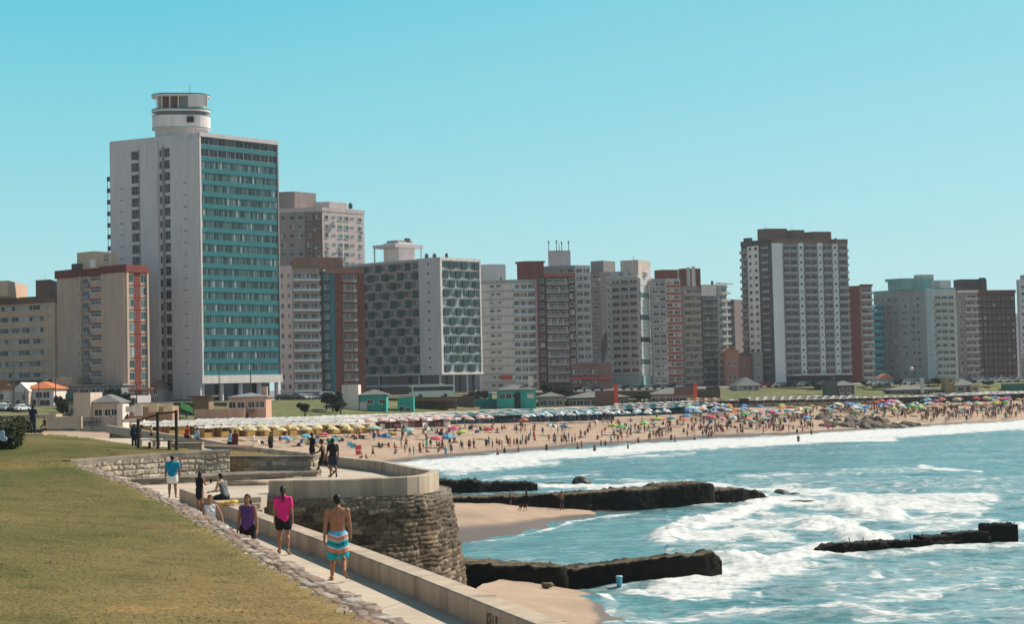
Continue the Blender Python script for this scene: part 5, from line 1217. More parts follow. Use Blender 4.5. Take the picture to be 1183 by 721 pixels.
b.top('roof_house', 875, 909, 264.5, 9, BROWN, .5); b.top('roof_house', 907, 929, 266, 9, BROWN, .7); b.top('roof_house', 929, 960, 268, 9, BROWN, .5); b.top('roof_shaft', 859, 869, 275, 5, GREYD, 1); b.top('roof_shaft', 958, 973, 277, 5, BROWN, 1); b.tanks([862, 931, 966], GREYD, dy=5, sz=.6)
b.panel('ground_floor', 'R', .14, 1, STZ - .2, z0, .2, DARKV); b.panel('canopy', 'R', .2, .95, STZ + 3.4, STZ + 3.9, 3, GREYL)
b.flush()
# 18. red slab
b = Bld('apartment_block', 'dark red slab block with grey balconies beside the striped tower', 'building', (993, 330), (980, 328), (1007, 332), 662, wl=PAINT('dull_red', (.20, .055, .05)), wr=TAUPE, Yl=664, Yr=664)
fh = 2.85; nf = 13; z0 = b.H - .6 - nf * fh
b.facade('R', z0, fh, nf, [(1, 'b', {'slab': TAUPE, 'rail': PINKG, 'd': 1.2, 'n': 1, 'rh': .8})]); b.panel('roof_edge', 'R', 0, 1, b.H - .4, b.H + .5, .8, REDB); b.flush()
# 19. cyan
b = Bld('apartment_block', 'thin bright cyan block wedged between red slab and grey green block', 'building', (1008, 352), (1006, 352), (1020, 350), 690, wl=CYANP, wr=CYANP, Yl=692, Yr=700)
b.facade('R', STZ + 4, 2.85, 10, [(1, 'b', {'slab': CYANP, 'rail': CYANP, 'd': 1.0, 'n': 1})]); b.flush()
# 20. wide grey teal block
b = Bld('apartment_block', 'wide grey green block with stepped teal penthouse and balconies on its right', 'building', (1078, 333), (1009, 339), (1104, 333), 682, wl=SEAG, wr=PALEG, Yl=700, Yr=684, roof=(.6, TEALT, .25))
fh = 2.85; nf = 14; z0 = b.H - 2.6 - nf * fh
b.facade('L', z0, fh, nf, [(.22, 'w', {'n': 2, 'w': .4, 'h': .4}), (.2, 'w', {'n': 2, 'w': .55, 'h': .4, 'pm': GREYM, 'pd': .1}), (.2, 'w', {'n': 1, 'w': .4, 'h': .4, 'pm': SEAG, 'pd': .3}), (.16, 'w', {'n': 2, 'w': .7, 'h': .45}), (.1, 'x'), (.12, 'p', {'m': PAINT('pale_aqua', (.42, .56, .56)), 'pd': .5, 'up': 2.6, 'dn': 3})], bandp=(SEAG, .14, .12))
b.facade('R', z0, fh, nf, [(.95, 'b', {'slab': PALEG, 'rail': PAINT('aqua_rail', (.33, .42, .41)), 'd': 1.4, 'n': 3, 'rh': .8}), (.05, 'x')])
b.top('penthouse', 1026, 1075, 323.5, 8, TEALT, .5); b.top('roof_slab', 1023, 1078, 322, 8, TEALT, .5, z0=T(1050, 325, 690)); b.top('stair_house', 1056, 1078, 317.5, 9, PAINT('pale_pinkish', (.50, .46, .42)), .6); b.top('roof_house', 1079, 1098, 324, 8, PALEG, .6)
b.units('L', 22, z0, fh, nf)
for px in (1032, 1045, 1057): b.panel('teal_screen', 'L', (px - 1009) / 69 - .02, (px - 1009) / 69 + .02, b.H, b.H + 3, .1, TEALT)
b.flush()
# 21. beige balconies
b = Bld('apartment_block', 'beige block with tight stacked balconies left of the dark red grid block', 'building', (1106, 337), (1100, 335), (1129, 338), 700, wl=TAUPE, wr=TAUPE, Yl=704, Yr=702)
fh = 2.85; nf = 13; z0 = b.H - .8 - nf * fh
b.facade('R', z0, fh, nf, [(.3, 'w', {'n': 1, 'w': .6, 'h': .5}), (.7, 'b', {'slab': TAUPE, 'rail': PINKG, 'd': 1.3, 'n': 2, 'rh': .8})]); b.panel('roof_edge', 'R', 0, 1, b.H - .3, b.H + .5, .8, WHITE); b.flush()
# 22. dark red grid
b = Bld('apartment_block', 'dark maroon block with a regular grid of small pale framed windows', 'building', (1129, 338), (1122, 337), (1172, 338.5), 716, wl=DBROWN, wr=DBROWN, Yl=720, Yr=720)
fh = 2.85; nf = 13; z0 = b.H - 1.2 - nf * fh
b.facade('R', z0, fh, nf, [(1, 'w', {'n': 8, 'w': .55, 'h': .42, 'nx': 1, 'f': PINKG, 'g': GLASS})], bandp=(REDB, .2, .1))
for k in range(9): b.panel('pilaster', 'R', k / 8 - .01 if k else 0, k / 8 + .01 if k < 8 else 1, z0, b.H, .3, DBROWN)
b.panel('roof_band', 'R', -.1, 1.02, b.H - .5, b.H + 1.0, .5, REDB); b.top('roof_house', 1102, 1139, 323, 8, DBROWN, .4); b.top('roof_shaft', 1131, 1138, 321, 5, DBROWN, 1); b.flush()
# 23. far right edge
b = Bld('apartment_tower', 'lilac grey tower cut by the frame at the far right edge', 'building', (1177, 323), (1174, 323), (1250, 318), 705, wl=LILAC, wr=LILAC, Yl=708, Yr=715)
b.facade('R', STZ + 3, 2.9, 13, [(1, 'w', {'n': 9, 'w': .5, 'h': .45})]); b.top('roof_house', 1179, 1230, 317.5, 8, PINKG, .4); b.panel('dark_base', 'R', 0, 1, STZ - .2, STZ + 9, .4, GREYM); b.flush()
b = Bld('apartment_block', 'small dim block glimpsed between the maroon block and the right edge tower', 'building', (1166, 362), (1164, 362), (1180, 360), 760, wl=GREYM, wr=GREYM, Yl=762, Yr=770)
b.facade('R', STZ + 3, 2.9, 9, [(1, 'w', {'n': 3, 'w': .5, 'h': .45})]); b.flush()
b = Bld('apartment_block', 'dim grey block filling the gap behind the chequered hotel and grey green block', 'building', (690, 400), (530, 425), (860, 388), 760, wl=GREYM, wr=GREYM, Yl=780, Yr=775)
b.facade('R', STZ + 6, 3, 5, [(1, 'w', {'n': 14, 'w': .5, 'h': .45})]); b.flush()

# ------------------------------------------------------------------ small houses
def hip_house(name, label, cat, px0, px1, pyeave, pyridge, Y, depth, base, wallm, roofm, rz=0.0, kind='hip', over=.45, wins=(), group=None, chimney=None, rough_l=None, ridge=.5):
    """a low house spanning picture columns px0-px1 at depth Y; returns its root and front frame"""
    a = at_y(px0, pyeave, Y); b2 = at_y(px1, pyeave, Y); z1 = (a.z + b2.z) / 2; zr_ = at_y((px0 + px1) / 2, pyridge, Y).z; W = b2.x - a.x; gz = [z for z in (ground_z(a.x + (b2.x - a.x) * f, Y + d) for f in (0, .5, 1) for d in (0, depth * .5)) if z is not None]; base = min(base, min(gz) - .2) if gz else base; c = Vector(((a.x + b2.x) / 2, Y, base))
    r = thing(name, label, cat, c, rz, group); h = z1 - base
    mb = MB(); mb.box((0, depth / 2, h / 2), (W, depth, h)); mb.build('wall', wallm, r)
    o = over; x0, x1, y0, y1 = -W / 2 - o, W / 2 + o, -o, depth + o; rh = zr_ - z1
    if roofm is not None:
        mb = MB(); k = min((x1 - x0), (y1 - y0)) * ridge if kind == 'hip' else 0
        if kind == 'flat': mb.box(((x0 + x1) / 2, (y0 + y1) / 2, h + .16), (x1 - x0, y1 - y0, .3))
        else:
            vs = [(x0, y0, h), (x1, y0, h), (x1, y1, h), (x0, y1, h)]
            vs += [(v[0], v[1], h + .18) for v in vs]
            if kind == 'pent': vs += [(x0, y1, h + rh), (x1, y1, h + rh)]
            elif kind == 'gabley': vs += [((x0 + x1) / 2, y0, h + rh), ((x0 + x1) / 2, y1, h + rh)]
            elif (x1 - x0) >= (y1 - y0): vs += [(x0 + k, (y0 + y1) / 2, h + rh), (x1 - k, (y0 + y1) / 2, h + rh)]
            else: vs += [((x0 + x1) / 2, y0 + k, h + rh), ((x0 + x1) / 2, y1 - k, h + rh)]
            fs = [(3, 2, 1, 0), (0, 1, 5, 4), (1, 2, 6, 5), (2, 3, 7, 6), (3, 0, 4, 7)]
            if kind == 'pent': fs += [(4, 5, 9, 8), (7, 4, 8), (5, 6, 9), (6, 7, 8, 9)]
            elif kind == 'gabley' or (x1 - x0) < (y1 - y0): fs += [(4, 5, 8), (5, 6, 9, 8), (6, 7, 9), (7, 4, 8, 9)]
            else: fs += [(4, 5, 9, 8), (5, 6, 9), (6, 7, 8, 9), (7, 4, 8)]
            mb.add(vs, fs)
        ro = mb.build('roof', roofm, r)
        if chimney:
            mb = MB(); mb.box((chimney[0] * W / 2, depth * .5, h + rh * .5 + chimney[1] / 2), (chimney[2], chimney[2], chimney[1] + rh)); mb.build('chimney', wallm, ro)
    for (f, zf, ww, hh, kk) in wins:
        me = win_mesh(ww, hh, 2 if kk != 'door' else 1, 1, WHITE, GLASS_DARK, kk != 'door'); link('door' if kk == 'door' else 'window', me, r, (-W / 2 + W * f, -.01, zf * h), 0)
    return r, W, h
HUTC = PAINT('hut_cream', (.50, .44, .36)); HUTW = PAINT('hut_white', (.66, .62, .56)); TURQ = PAINT('turquoise_hut', (.025, .36, .31), var=.06); PINKH = PAINT('pink_hut', (.50, .34, .25)); DKGREEN = PAINT('dark_green_grey', (.07, .10, .10))
ROOFG = M('grey_sheet_roof', (.17, .17, .165), rough=.7, var=.2, scale=1.5)

hip_house('house', 'white two storey house with orange tiled roof and blue grey porch', 'house', 28, 62, 450, 441, 372, 11, 8.6, HUTW, TILE, wins=[(.15, .55, 1.1, 1.6, ''), (.5, .55, 1.6, 1.5, ''), (.75, .55, 1.6, 1.5, ''), (.3, .02, 1.5, 2.2, 'door'), (.7, .1, 2.4, 1.7, '')])
r, W, h = hip_house('house', 'small cream gabled house joined to the left of the orange roofed house', 'house', 15, 33, 453, 442, 369, 12, 8.6, HUTC, HUTW, kind='gabley', over=.15, wins=[(.7, .5, 1.0, 1.5, ''), (.3, .02, 1.2, 2.2, 'door')])
hip_house('house', 'white house with orange tiles cut by the left edge of the frame', 'house', -25, 13, 451, 439, 380, 11, 8.6, HUTW, TILE, wins=[(.7, .5, 1.2, 1.5, ''), (.85, .1, 1.2, 1.5, '')])
hip_house('house', 'plain pinkish house wall behind the orange roofed house', 'house', 60, 83, 436, 434, 388, 10, 8.8, BEIGEP, None, wins=[(.6, .5, 1.0, 1.4, '')])
r, W, h = hip_house('pavilion', 'low grey blue pavilion with a long teal balcony behind the cream hut', 'pavilion', 79, 140, 446, 440, 384, 9, 8.8, PAINT('grey_blue', (.17, .20, .21)), GREYM, kind='flat', wins=[(.1, .5, 1.6, 1.8, ''), (.3, .5, 2.2, 1.8, ''), (.52, .5, 2.2, 1.8, ''), (.75, .5, 2.2, 1.8, '')])
mb = MB(); mb.box((0, -1.0, h * .45), (W * 1.02, 2.0, .25)); mb.box((0, -2.0, h * .45 + .6), (W * 1.02, .08, 1.0)); mb.build('balcony', TEALD, r)
hip_house('house', 'small grey house with a dark window between the cream block and tower', 'house', 173, 186, 449, 439.5, 400, 9, 9.2, GREYM, BROWN, kind='gabley', over=.3, wins=[(.5, .55, 1.1, 1.6, '')])
# cream hut with tall blank block
r, W, h = hip_house('beach_club_hut', 'cream beach club hut with tall blank block and grey hipped roof', 'hut', 106, 136, 466, 456, 296, 8, 4.0, HUTC, ROOFG, wins=[(.25, .62, 1.5, 1.3, ''), (.62, .62, 1.3, 1.3, ''), (.85, .62, 1.2, 1.3, '')])
a = at_y(88, 454, 297); c0 = at_y(107.5, 454, 297); mb = MB(); wd = c0.x - a.x; mb.box((a.x + wd / 2 - r.location.x, 3.4, (a.z - 4.0) / 2), (wd, 8.6, a.z - 4.0)); mb.build('tower_block', HUTC, r)
mb = MB(); mb.box((W * .5 + .6, 1.5, h * .48), (1.0, 5, h * .96)); mb.build('buttress', HUTW, r)
hip_house('outbuilding', 'small cream lean-to with a dark window beside the cream beach hut', 'hut', 79, 89, 466, 463, 300, 5, 5, HUTC, ROOFG, kind='flat', wins=[(.5, .6, 1.0, 1.2, '')])
hip_house('beach_kiosk', 'long low brown and cream kiosk wall behind the yellow tents', 'kiosk', 141, 199, 470, 468, 306, 6, 4.0, PAINT('kiosk_brown', (.30, .22, .14)), None, wins=[(.66, .1, 2.0, 2.0, ''), (.82, .1, 2.2, 2.0, '')])
for px0, px1 in ((172, 182), (189, 199)): 
    a = at_y(px0, 468, 305.4); c0 = at_y(px1, 476, 305.4); mb = MB(); mb.box(((a.x + c0.x) / 2, 305.5, (a.z + c0.z) / 2), (c0.x - a.x, .3, a.z - c0.z)); mb.box(((a.x + c0.x) / 2, 305.6, (a.z + c0.z) / 2), (c0.x - a.x + .2, .2, a.z - c0.z + .2)); o = mb.build('fascia_board', M('cream_board', (.62, .48, .32))); tag(o, 'cream fascia board on the brown kiosk, %s of the two' % ('left' if px0 < 180 else 'right'), 'sign')
r, W, h = hip_house('shelter', 'small brown shelter with flat roof beneath the white tower columns', 'shelter', 222, 241, 459, 456, 352, 6, 5.5, PAINT('shelter_brown', (.25, .17, .11)), BROWN, kind='flat', over=.9)
# pink hut
r, W, h = hip_house('beach_club_hut', 'pink two storey beach club hut with grey hipped roof and chimney', 'hut', 264, 307, 459.5, 454, 343, 8, 4.6, PINKH, M('grey_tiles', (.22, .235, .25), rough=.8, var=.2, scale=2), wins=[(.1, .62, 1.5, 1.4, ''), (.33, .62, 1.6, 1.3, ''), (.62, .62, 1.6, 1.4, ''), (.76, .62, 1.0, 1.4, ''), (.9, .62, 1.0, 1.4, ''), (.46, .02, 1.6, 2.6, 'door')], chimney=(.78, 1.2, 1.2))
mb = MB(); mb.box((W * .05, -.7, h * .52), (2.6, 1.4, .2)); mb.tube((W * .1, -1.3, h * .5), (W * .42, -1.3, .3), .1, .1, 5); mb.tube((W * .05, -1.3, 0), (W * .05, -1.3, h * .5), .1, .1, 5); mb.build('stair_landing', BROWN, r)
mb = MB(); mb.box((0, -.25, 1.2), (10.4, .5, 2.4)); o = mb.build('garden_wall', PINKH, None, loc=at_y(254, 483, 338)); o.location.z = 4.5; o.data.materials[0] = PINKH; o.scale = (1, 1, 1.55); tag(o, 'blank pinkish garden wall left of the pink beach hut', 'wall')
# turquoise huts left group
r, W, h = hip_house('beach_club_hut', 'turquoise two storey beach hut with grey roof and white side tower', 'hut', 415, 446, 457, 450, 392, 7, 5.0, TURQ, ROOFG, wins=[(.4, .58, 1.5, 1.2, ''), (.85, .58, 1.4, 1.2, '')], ridge=.45)
a = at_y(396.5, 445, 392); c0 = at_y(415.5, 445, 392); mb = MB(); wd = c0.x - a.x; mb.box((a.x + wd / 2 - r.location.x - .3, 3.0, (a.z - 5) / 2), (wd, 7.0, a.z - 5)); mb.build('white_tower', HUTW, r)
mb = MB(); mb.box((-W / 2 + .9, -.15, h * .35), (1.7, .3, h * .7)); mb.build('white_corner', HUTW, r)
mb = MB(); mb.add([(W / 2 - 1.4, -.3, 0), (W / 2 + .0, -.3, h * .96), (W / 2, -.3, 0), (W / 2 - 1.4, -.02, 0), (W / 2 + .0, -.02, h * .96), (W / 2, -.02, 0)], [(0, 2, 1), (3, 4, 5), (0, 1, 4, 3), (1, 2, 5, 4), (2, 0, 3, 5)]); mb.build('slanted_fin', PAINT('turq_shade', (.02, .22, .2)), r)
r, W, h = hip_house('beach_kiosk', 'small turquoise kiosk with doorway beside the brown pergola', 'kiosk', 459, 477.5, 461, 460, 398, 5, 5.0, TURQ, TURQ, kind='flat', over=.05, wins=[(.25, .05, 1.2, 2.0, 'door'), (.65, .1, 1.2, 1.5, '')])
# pergola
pg = thing('pergola', 'brown wooden pergola terrace sheltering parasols by the turquoise kiosk', 'pergola', at_y(502, 470, 408)); pg.location.z = 5.3
WOODB = M('brown_wood', (.22, .12, .085), rough=.8, var=.25)
mb = MB(); mb.box((0, 3, 3.3), (10.8, 6.5, .18)); mb.box((0, -.3, 3.25), (11, .25, .55)); mb.build('roof', WOODB, pg)
for k in range(6):
    mb = MB(); mb.box((-5.2 + 2.08 * k, -.1, 1.5), (.18, .18, 3.4)); mb.build('post', WOODB, pg)
mb = MB(); mb.box((0, 6, 1.5), (10.6, .2, 3.2)); mb.build('back_wall', BROWN, pg)
# turquoise group right
r, W, h = hip_house('beach_club_hut', 'larger turquoise hut with grey hipped roof and raised cubes', 'hut', 574, 619, 451, 445, 420, 8, 5.4, TURQ, ROOFG, wins=[(.14, .58, 1.5, 1.4, ''), (.30, .58, 1.5, 1.4, ''), (.46, .6, 1.2, 1.2, ''), (.86, .6, 1.6, 1.2, '')])
mb = MB(); a = at_y(574, 461, 418.5); c0 = at_y(594, 461, 418.5); mb.box(((a.x + c0.x) / 2 - r.location.x, -.9, (a.z - 5.4) / 2), (c0.x - a.x, 1.8, a.z - 5.4)); mb.build('front_cube', TURQ, r)
mb = MB(); a = at_y(594.5, 452, 419); c0 = at_y(601, 452, 419); mb.box(((a.x + c0.x) / 2 - r.location.x, -.1, h / 2 - .2), (c0.x - a.x, .5, h - .6)); mb.build('recess_shade', DARKV, r)  # near-black box on the flat front, imitating the shade inside a recess
mb = MB(); mb.box((W * .36, -.08, h * .7), (1.3, .12, .9)); mb.build('sign_plate', HUTW, r); mb = MB(); mb.box((W * .38, 3, h + 2.2), (1.3, 1.3, 2.4)); mb.build('chimney', HUTW, r)
hip_house('beach_club_annex', 'low blank turquoise annex left of the larger turquoise hut', 'annex', 548, 575, 461.5, 460, 424, 6, 5.4, PAINT('turq_dull', (.02, .27, .24)), None)
hip_house('chimney_block', 'slim turquoise chimney block standing on the turquoise annex', 'chimney', 564, 568.5, 454, 453, 426, 1.2, 8.0, TURQ, None)
# grey roofs behind
hip_house('beach_club', 'low beach club with grey hipped roof right of the larger turquoise hut', 'building', 622, 652, 459, 453.5, 432, 10, 5.6, TAUPE, ROOFG, wins=[(.2, .2, 1.8, 1.4, ''), (.5, .2, 1.8, 1.4, ''), (.8, .2, 1.8, 1.4, '')])
hip_house('beach_club', 'long green walled beach club under a shallow grey roof and red pylon', 'building', 656, 726, 460, 453, 436, 11, 5.7, PAINT('olive_green', (.10, .115, .075)), ROOFG, wins=[(.08 + .12 * k, .2, 1.9, 1.4, '') for k in range(8)])
hip_house('beach_club', 'beach club with grey hipped roof between the two red pylons', 'building', 752, 802, 456, 448, 440, 10, 5.8, TAUPE, ROOFG, wins=[(.1 + .16 * k, .2, 2.0, 1.4, '') for k in range(6)])
for px0, px1, pt, pb, lab in ((709, 714.5, 444, 478, 'taller bright red pylon beside the long green beach club'), (801, 805.5, 443, 462, 'shorter dark red pylon right of the grey hipped roof')):
    a = at_y(px0, pt, 434); c0 = at_y(px1, pb, 434); t_ = thing('red_pylon', lab, 'pylon', ((a.x + c0.x) / 2, 434, c0.z))
    mb = MB(); mb.box((0, 0, (a.z - c0.z) / 2), (c0.x - a.x, .8, a.z - c0.z)); mb.build('slab', PAINT('pylon_red', (.55, .09, .055)), t_); mb = MB(); mb.box((-3, 1, (a.z - c0.z) * .55), (5, .3, (a.z - c0.z) * .5)); mb.build('side_board', BROWN, t_)
hip_house('house', 'small pale house with grey gabled roof on the right lawn', 'house', 851, 879, 446.5, 436, 470, 8, 8.2, GREYL, ROOFG, kind='hip', ridge=.3, wins=[(.35, .35, 1.2, 1.5, ''), (.55, .35, 1.2, 1.5, ''), (.82, .35, 1.2, 1.5, '')], rz=.15)
hip_house('house', 'pink two storey house with a bright orange tiled roof', 'house', 838, 853, 407, 401, 640, 10, 9.3, PAINT('house_pink', (.40, .20, .155)), TILE, wins=[(.3, .2, 1.2, 1.6, ''), (.7, .2, 1.2, 1.6, ''), (.3, .6, 1.2, 1.6, ''), (.7, .6, 1.2, 1.6, '')])
hip_house('house', 'pink house with a dull brown roof right of the orange roof', 'house', 853, 870, 411, 406, 644, 10, 9.3, PAINT('house_pink', (.40, .20, .155)), BROWN, wins=[(.3, .2, 1.2, 1.6, ''), (.7, .2, 1.2, 1.6, ''), (.3, .6, 1.2, 1.6, '')])
hip_house('house', 'grey house beside the pink houses below the striped tower', 'house', 870, 881, 409, 408, 640, 10, 9.3, GREYM, GREYM, kind='flat', wins=[(.5, .2, 1.2, 1.6, ''), (.5, .6, 1.2, 1.6, '')])
# dark hut on the right lawn
r, W, h = hip_house('beach_club_hut', 'dark green grey hut with blocky tower on the right lawn', 'hut', 966, 987, 446, 440, 446, 8, 5.6, DKGREEN, ROOFG, wins=[(.3, .5, 1.2, 1.5, ''), (.7, .5, 1.2, 1.5, '')], over=.7)
a = at_y(953.5, 441, 446); c0 = at_y(967, 441, 446); mb = MB(); mb.box(((a.x + c0.x) / 2 - r.location.x, 2, (a.z - 5.6) / 2), (c0.x - a.x, 5, a.z - 5.6)); mb.build('tower_block', DKGREEN, r)
mb = MB(); mb.tube((-W * .6, 1, h), (-W * .6, 1, h + 2.6), .2, .15, 6); mb.build('flue', BROWN, r)
hip_house('beach_club', 'low grey roofed beach club right of the dark hut, white flue', 'building', 1028, 1080, 451, 445, 462, 10, 5.8, PAINT('grey_green', (.15, .17, .16)), ROOFG, wins=[(.1 + .16 * k, .2, 1.9, 1.3, '') for k in range(6)], over=.8)
a = at_y(1065, 437, 461); mb = MB(); mb.box((0, 0, 0), (1.0, .8, 4.2)); o = mb.build('white_flue', HUTW, None, loc=(a.x, 461, a.z - 2.1)); tag(o, 'upright white flue beside the low grey roofed club', 'chimney')
hip_house('hut', 'square ochre tower hut right of the grey roofed club', 'hut', 1092, 1103, 436, 435.5, 464, 5, 6, PAINT('ochre_hut', (.38, .29, .16)), None, wins=[(.5, .7, 1.2, 1.2, '')])
hip_house('hut', 'wide cream hut with grey roof beside the ochre tower hut', 'hut', 1103, 1126, 446, 438, 464, 8, 6, HUTC, ROOFG, wins=[(.3, .4, 1.6, 1.4, ''), (.7, .4, 1.6, 1.4, '')])
hip_house('hut', 'peach coloured cabin standing alone below the maroon block', 'hut', 1122, 1131, 444.5, 444, 462, 4, 6, PAINT('peach', (.55, .40, .27)), None, wins=[(.5, .4, 1.2, 1.2, '')])
hip_house('hut', 'square white cabin in the long row of white tents', 'hut', 1078, 1092, 454.5, 454, ground_at(1085, 465).y, 4, 9, GREYL, None, wins=[(.5, .6, 1.0, 1.0, '')])
hip_house('low_wall', 'long dull green hoarding under the right edge tower', 'wall', 1160, 1215, 443, 442, 470, 3, 6.5, PAINT('green_hoarding', (.05, .17, .13)), None)
hip_house('kiosk', 'low building with salmon tent roof below the cyan block', 'kiosk', 1018, 1029, 438, 431.5, 474, 5, 8.5, GREYM, M('salmon_roof', (.55, .20, .14)), kind='gabley', over=.8)
for px0, px1, lab in ((830.5, 847.5, 'larger black cabin at the start of the right hand white tents'), (856, 865, 'smaller black cabin in front of the white tents')):
    hip_house('black_cabin', lab, 'cabin', px0, px1, 465 if px0 < 850 else 462, 464, ground_at((px0 + px1) / 2, 476 if px0 < 850 else 473).y, 4, 9, M('black_paint', (.018, .017, .017)), M('black_roof', (.03, .028, .027)), kind='flat', over=.15)

# dark terrace walls and hedges on the bank behind the beach clubs
hip_house('terrace_wall', 'long brown terrace wall on the bank below the chequered hotel', 'wall', 444, 548, 459, 458, 421, 2, 9, PAINT('terrace_brown', (.12, .09, .07)), None)
hip_house('terrace_wall', 'long dull brown terrace wall on the bank behind the grey club roofs', 'wall', 618, 832, 452, 451, 455, 2, 9, PAINT('terrace_brown', (.12, .09, .07)), None)
hip_house('terrace_wall', 'dark stone terrace wall beneath the turquoise tower car park', 'wall', 176, 262, 466, 465, 372, 2, 9, PAINT('terrace_brown', (.12, .09, .07)), None)
# ================================================================== PEOPLE
def capsule(mb, p, q, r0, r1, n=10, mi=0):
    p, q = Vector(p), Vector(q); d = q - p; L = d.length
    if L < 1e-5: d = Vector((0, 0, 1)); 
    d = d.normalized(); u = d.orthogonal().normalized(); v = d.cross(u); rings = []
    for a in (-75, -45, -15): rings.append((p + d * r0 * math.sin(R(a)), r0 * math.cos(R(a))))
    rings.append((p, r0)); rings.append((q, r1))
    for a in (15, 45, 75): rings.append((q + d * r1 * math.sin(R(a)), r1 * math.cos(R(a))))
    vs = [c + (u * math.cos(2 * math.pi * k / n) + v * math.sin(2 * math.pi * k / n)) * r for c, r in rings for k in range(n)]
    m = len(rings); fs = [(j * n + k, j * n + (k + 1) % n, (j + 1) * n + (k + 1) % n, (j + 1) * n + k) for j in range(m - 1) for k in range(n)]
    fs += [tuple(range(n - 1, -1, -1)), tuple(range((m - 1) * n, m * n))]
    mb.add(vs, fs, mi)
def prims_mesh(prims, mi=0, n=10, grow=0.0, mb=None):
    mb = mb or MB()
    for p in prims:
        if p[0] == 'c': capsule(mb, p[1], p[2], p[3] + grow, p[4] + grow, n, mi)
        else: mb.sphere(p[1], tuple(r + grow for r in p[2]), n + 2, max(6, n - 2), mi, p[3] if len(p) > 3 else None)
    return mb
def remesh(mb, name, mats, voxel, smooth=4, parent=None):
    me = mb.mesh(name, mats); o = bpy.data.objects.new(name, me); COL.objects.link(o)
    m = o.modifiers.new('r', 'REMESH'); m.mode = 'VOXEL'; m.voxel_size = voxel; m.use_smooth_shade = True
    s = o.modifiers.new('s', 'SMOOTH'); s.factor = .5; s.iterations = smooth
    dg = bpy.context.evaluated_depsgraph_get(); ev = o.evaluated_get(dg); nm = bpy.data.meshes.new_from_object(ev, depsgraph=dg)
    o.modifiers.clear(); o.data = nm; bpy.data.meshes.remove(me)
    nm.materials.clear()
    for x in (mats if isinstance(mats, (list, tuple)) else [mats]): nm.materials.append(x)
    nm.polygons.foreach_set('use_smooth', np.ones(len(nm.polygons), bool))
    if parent: o.parent = parent
    return o
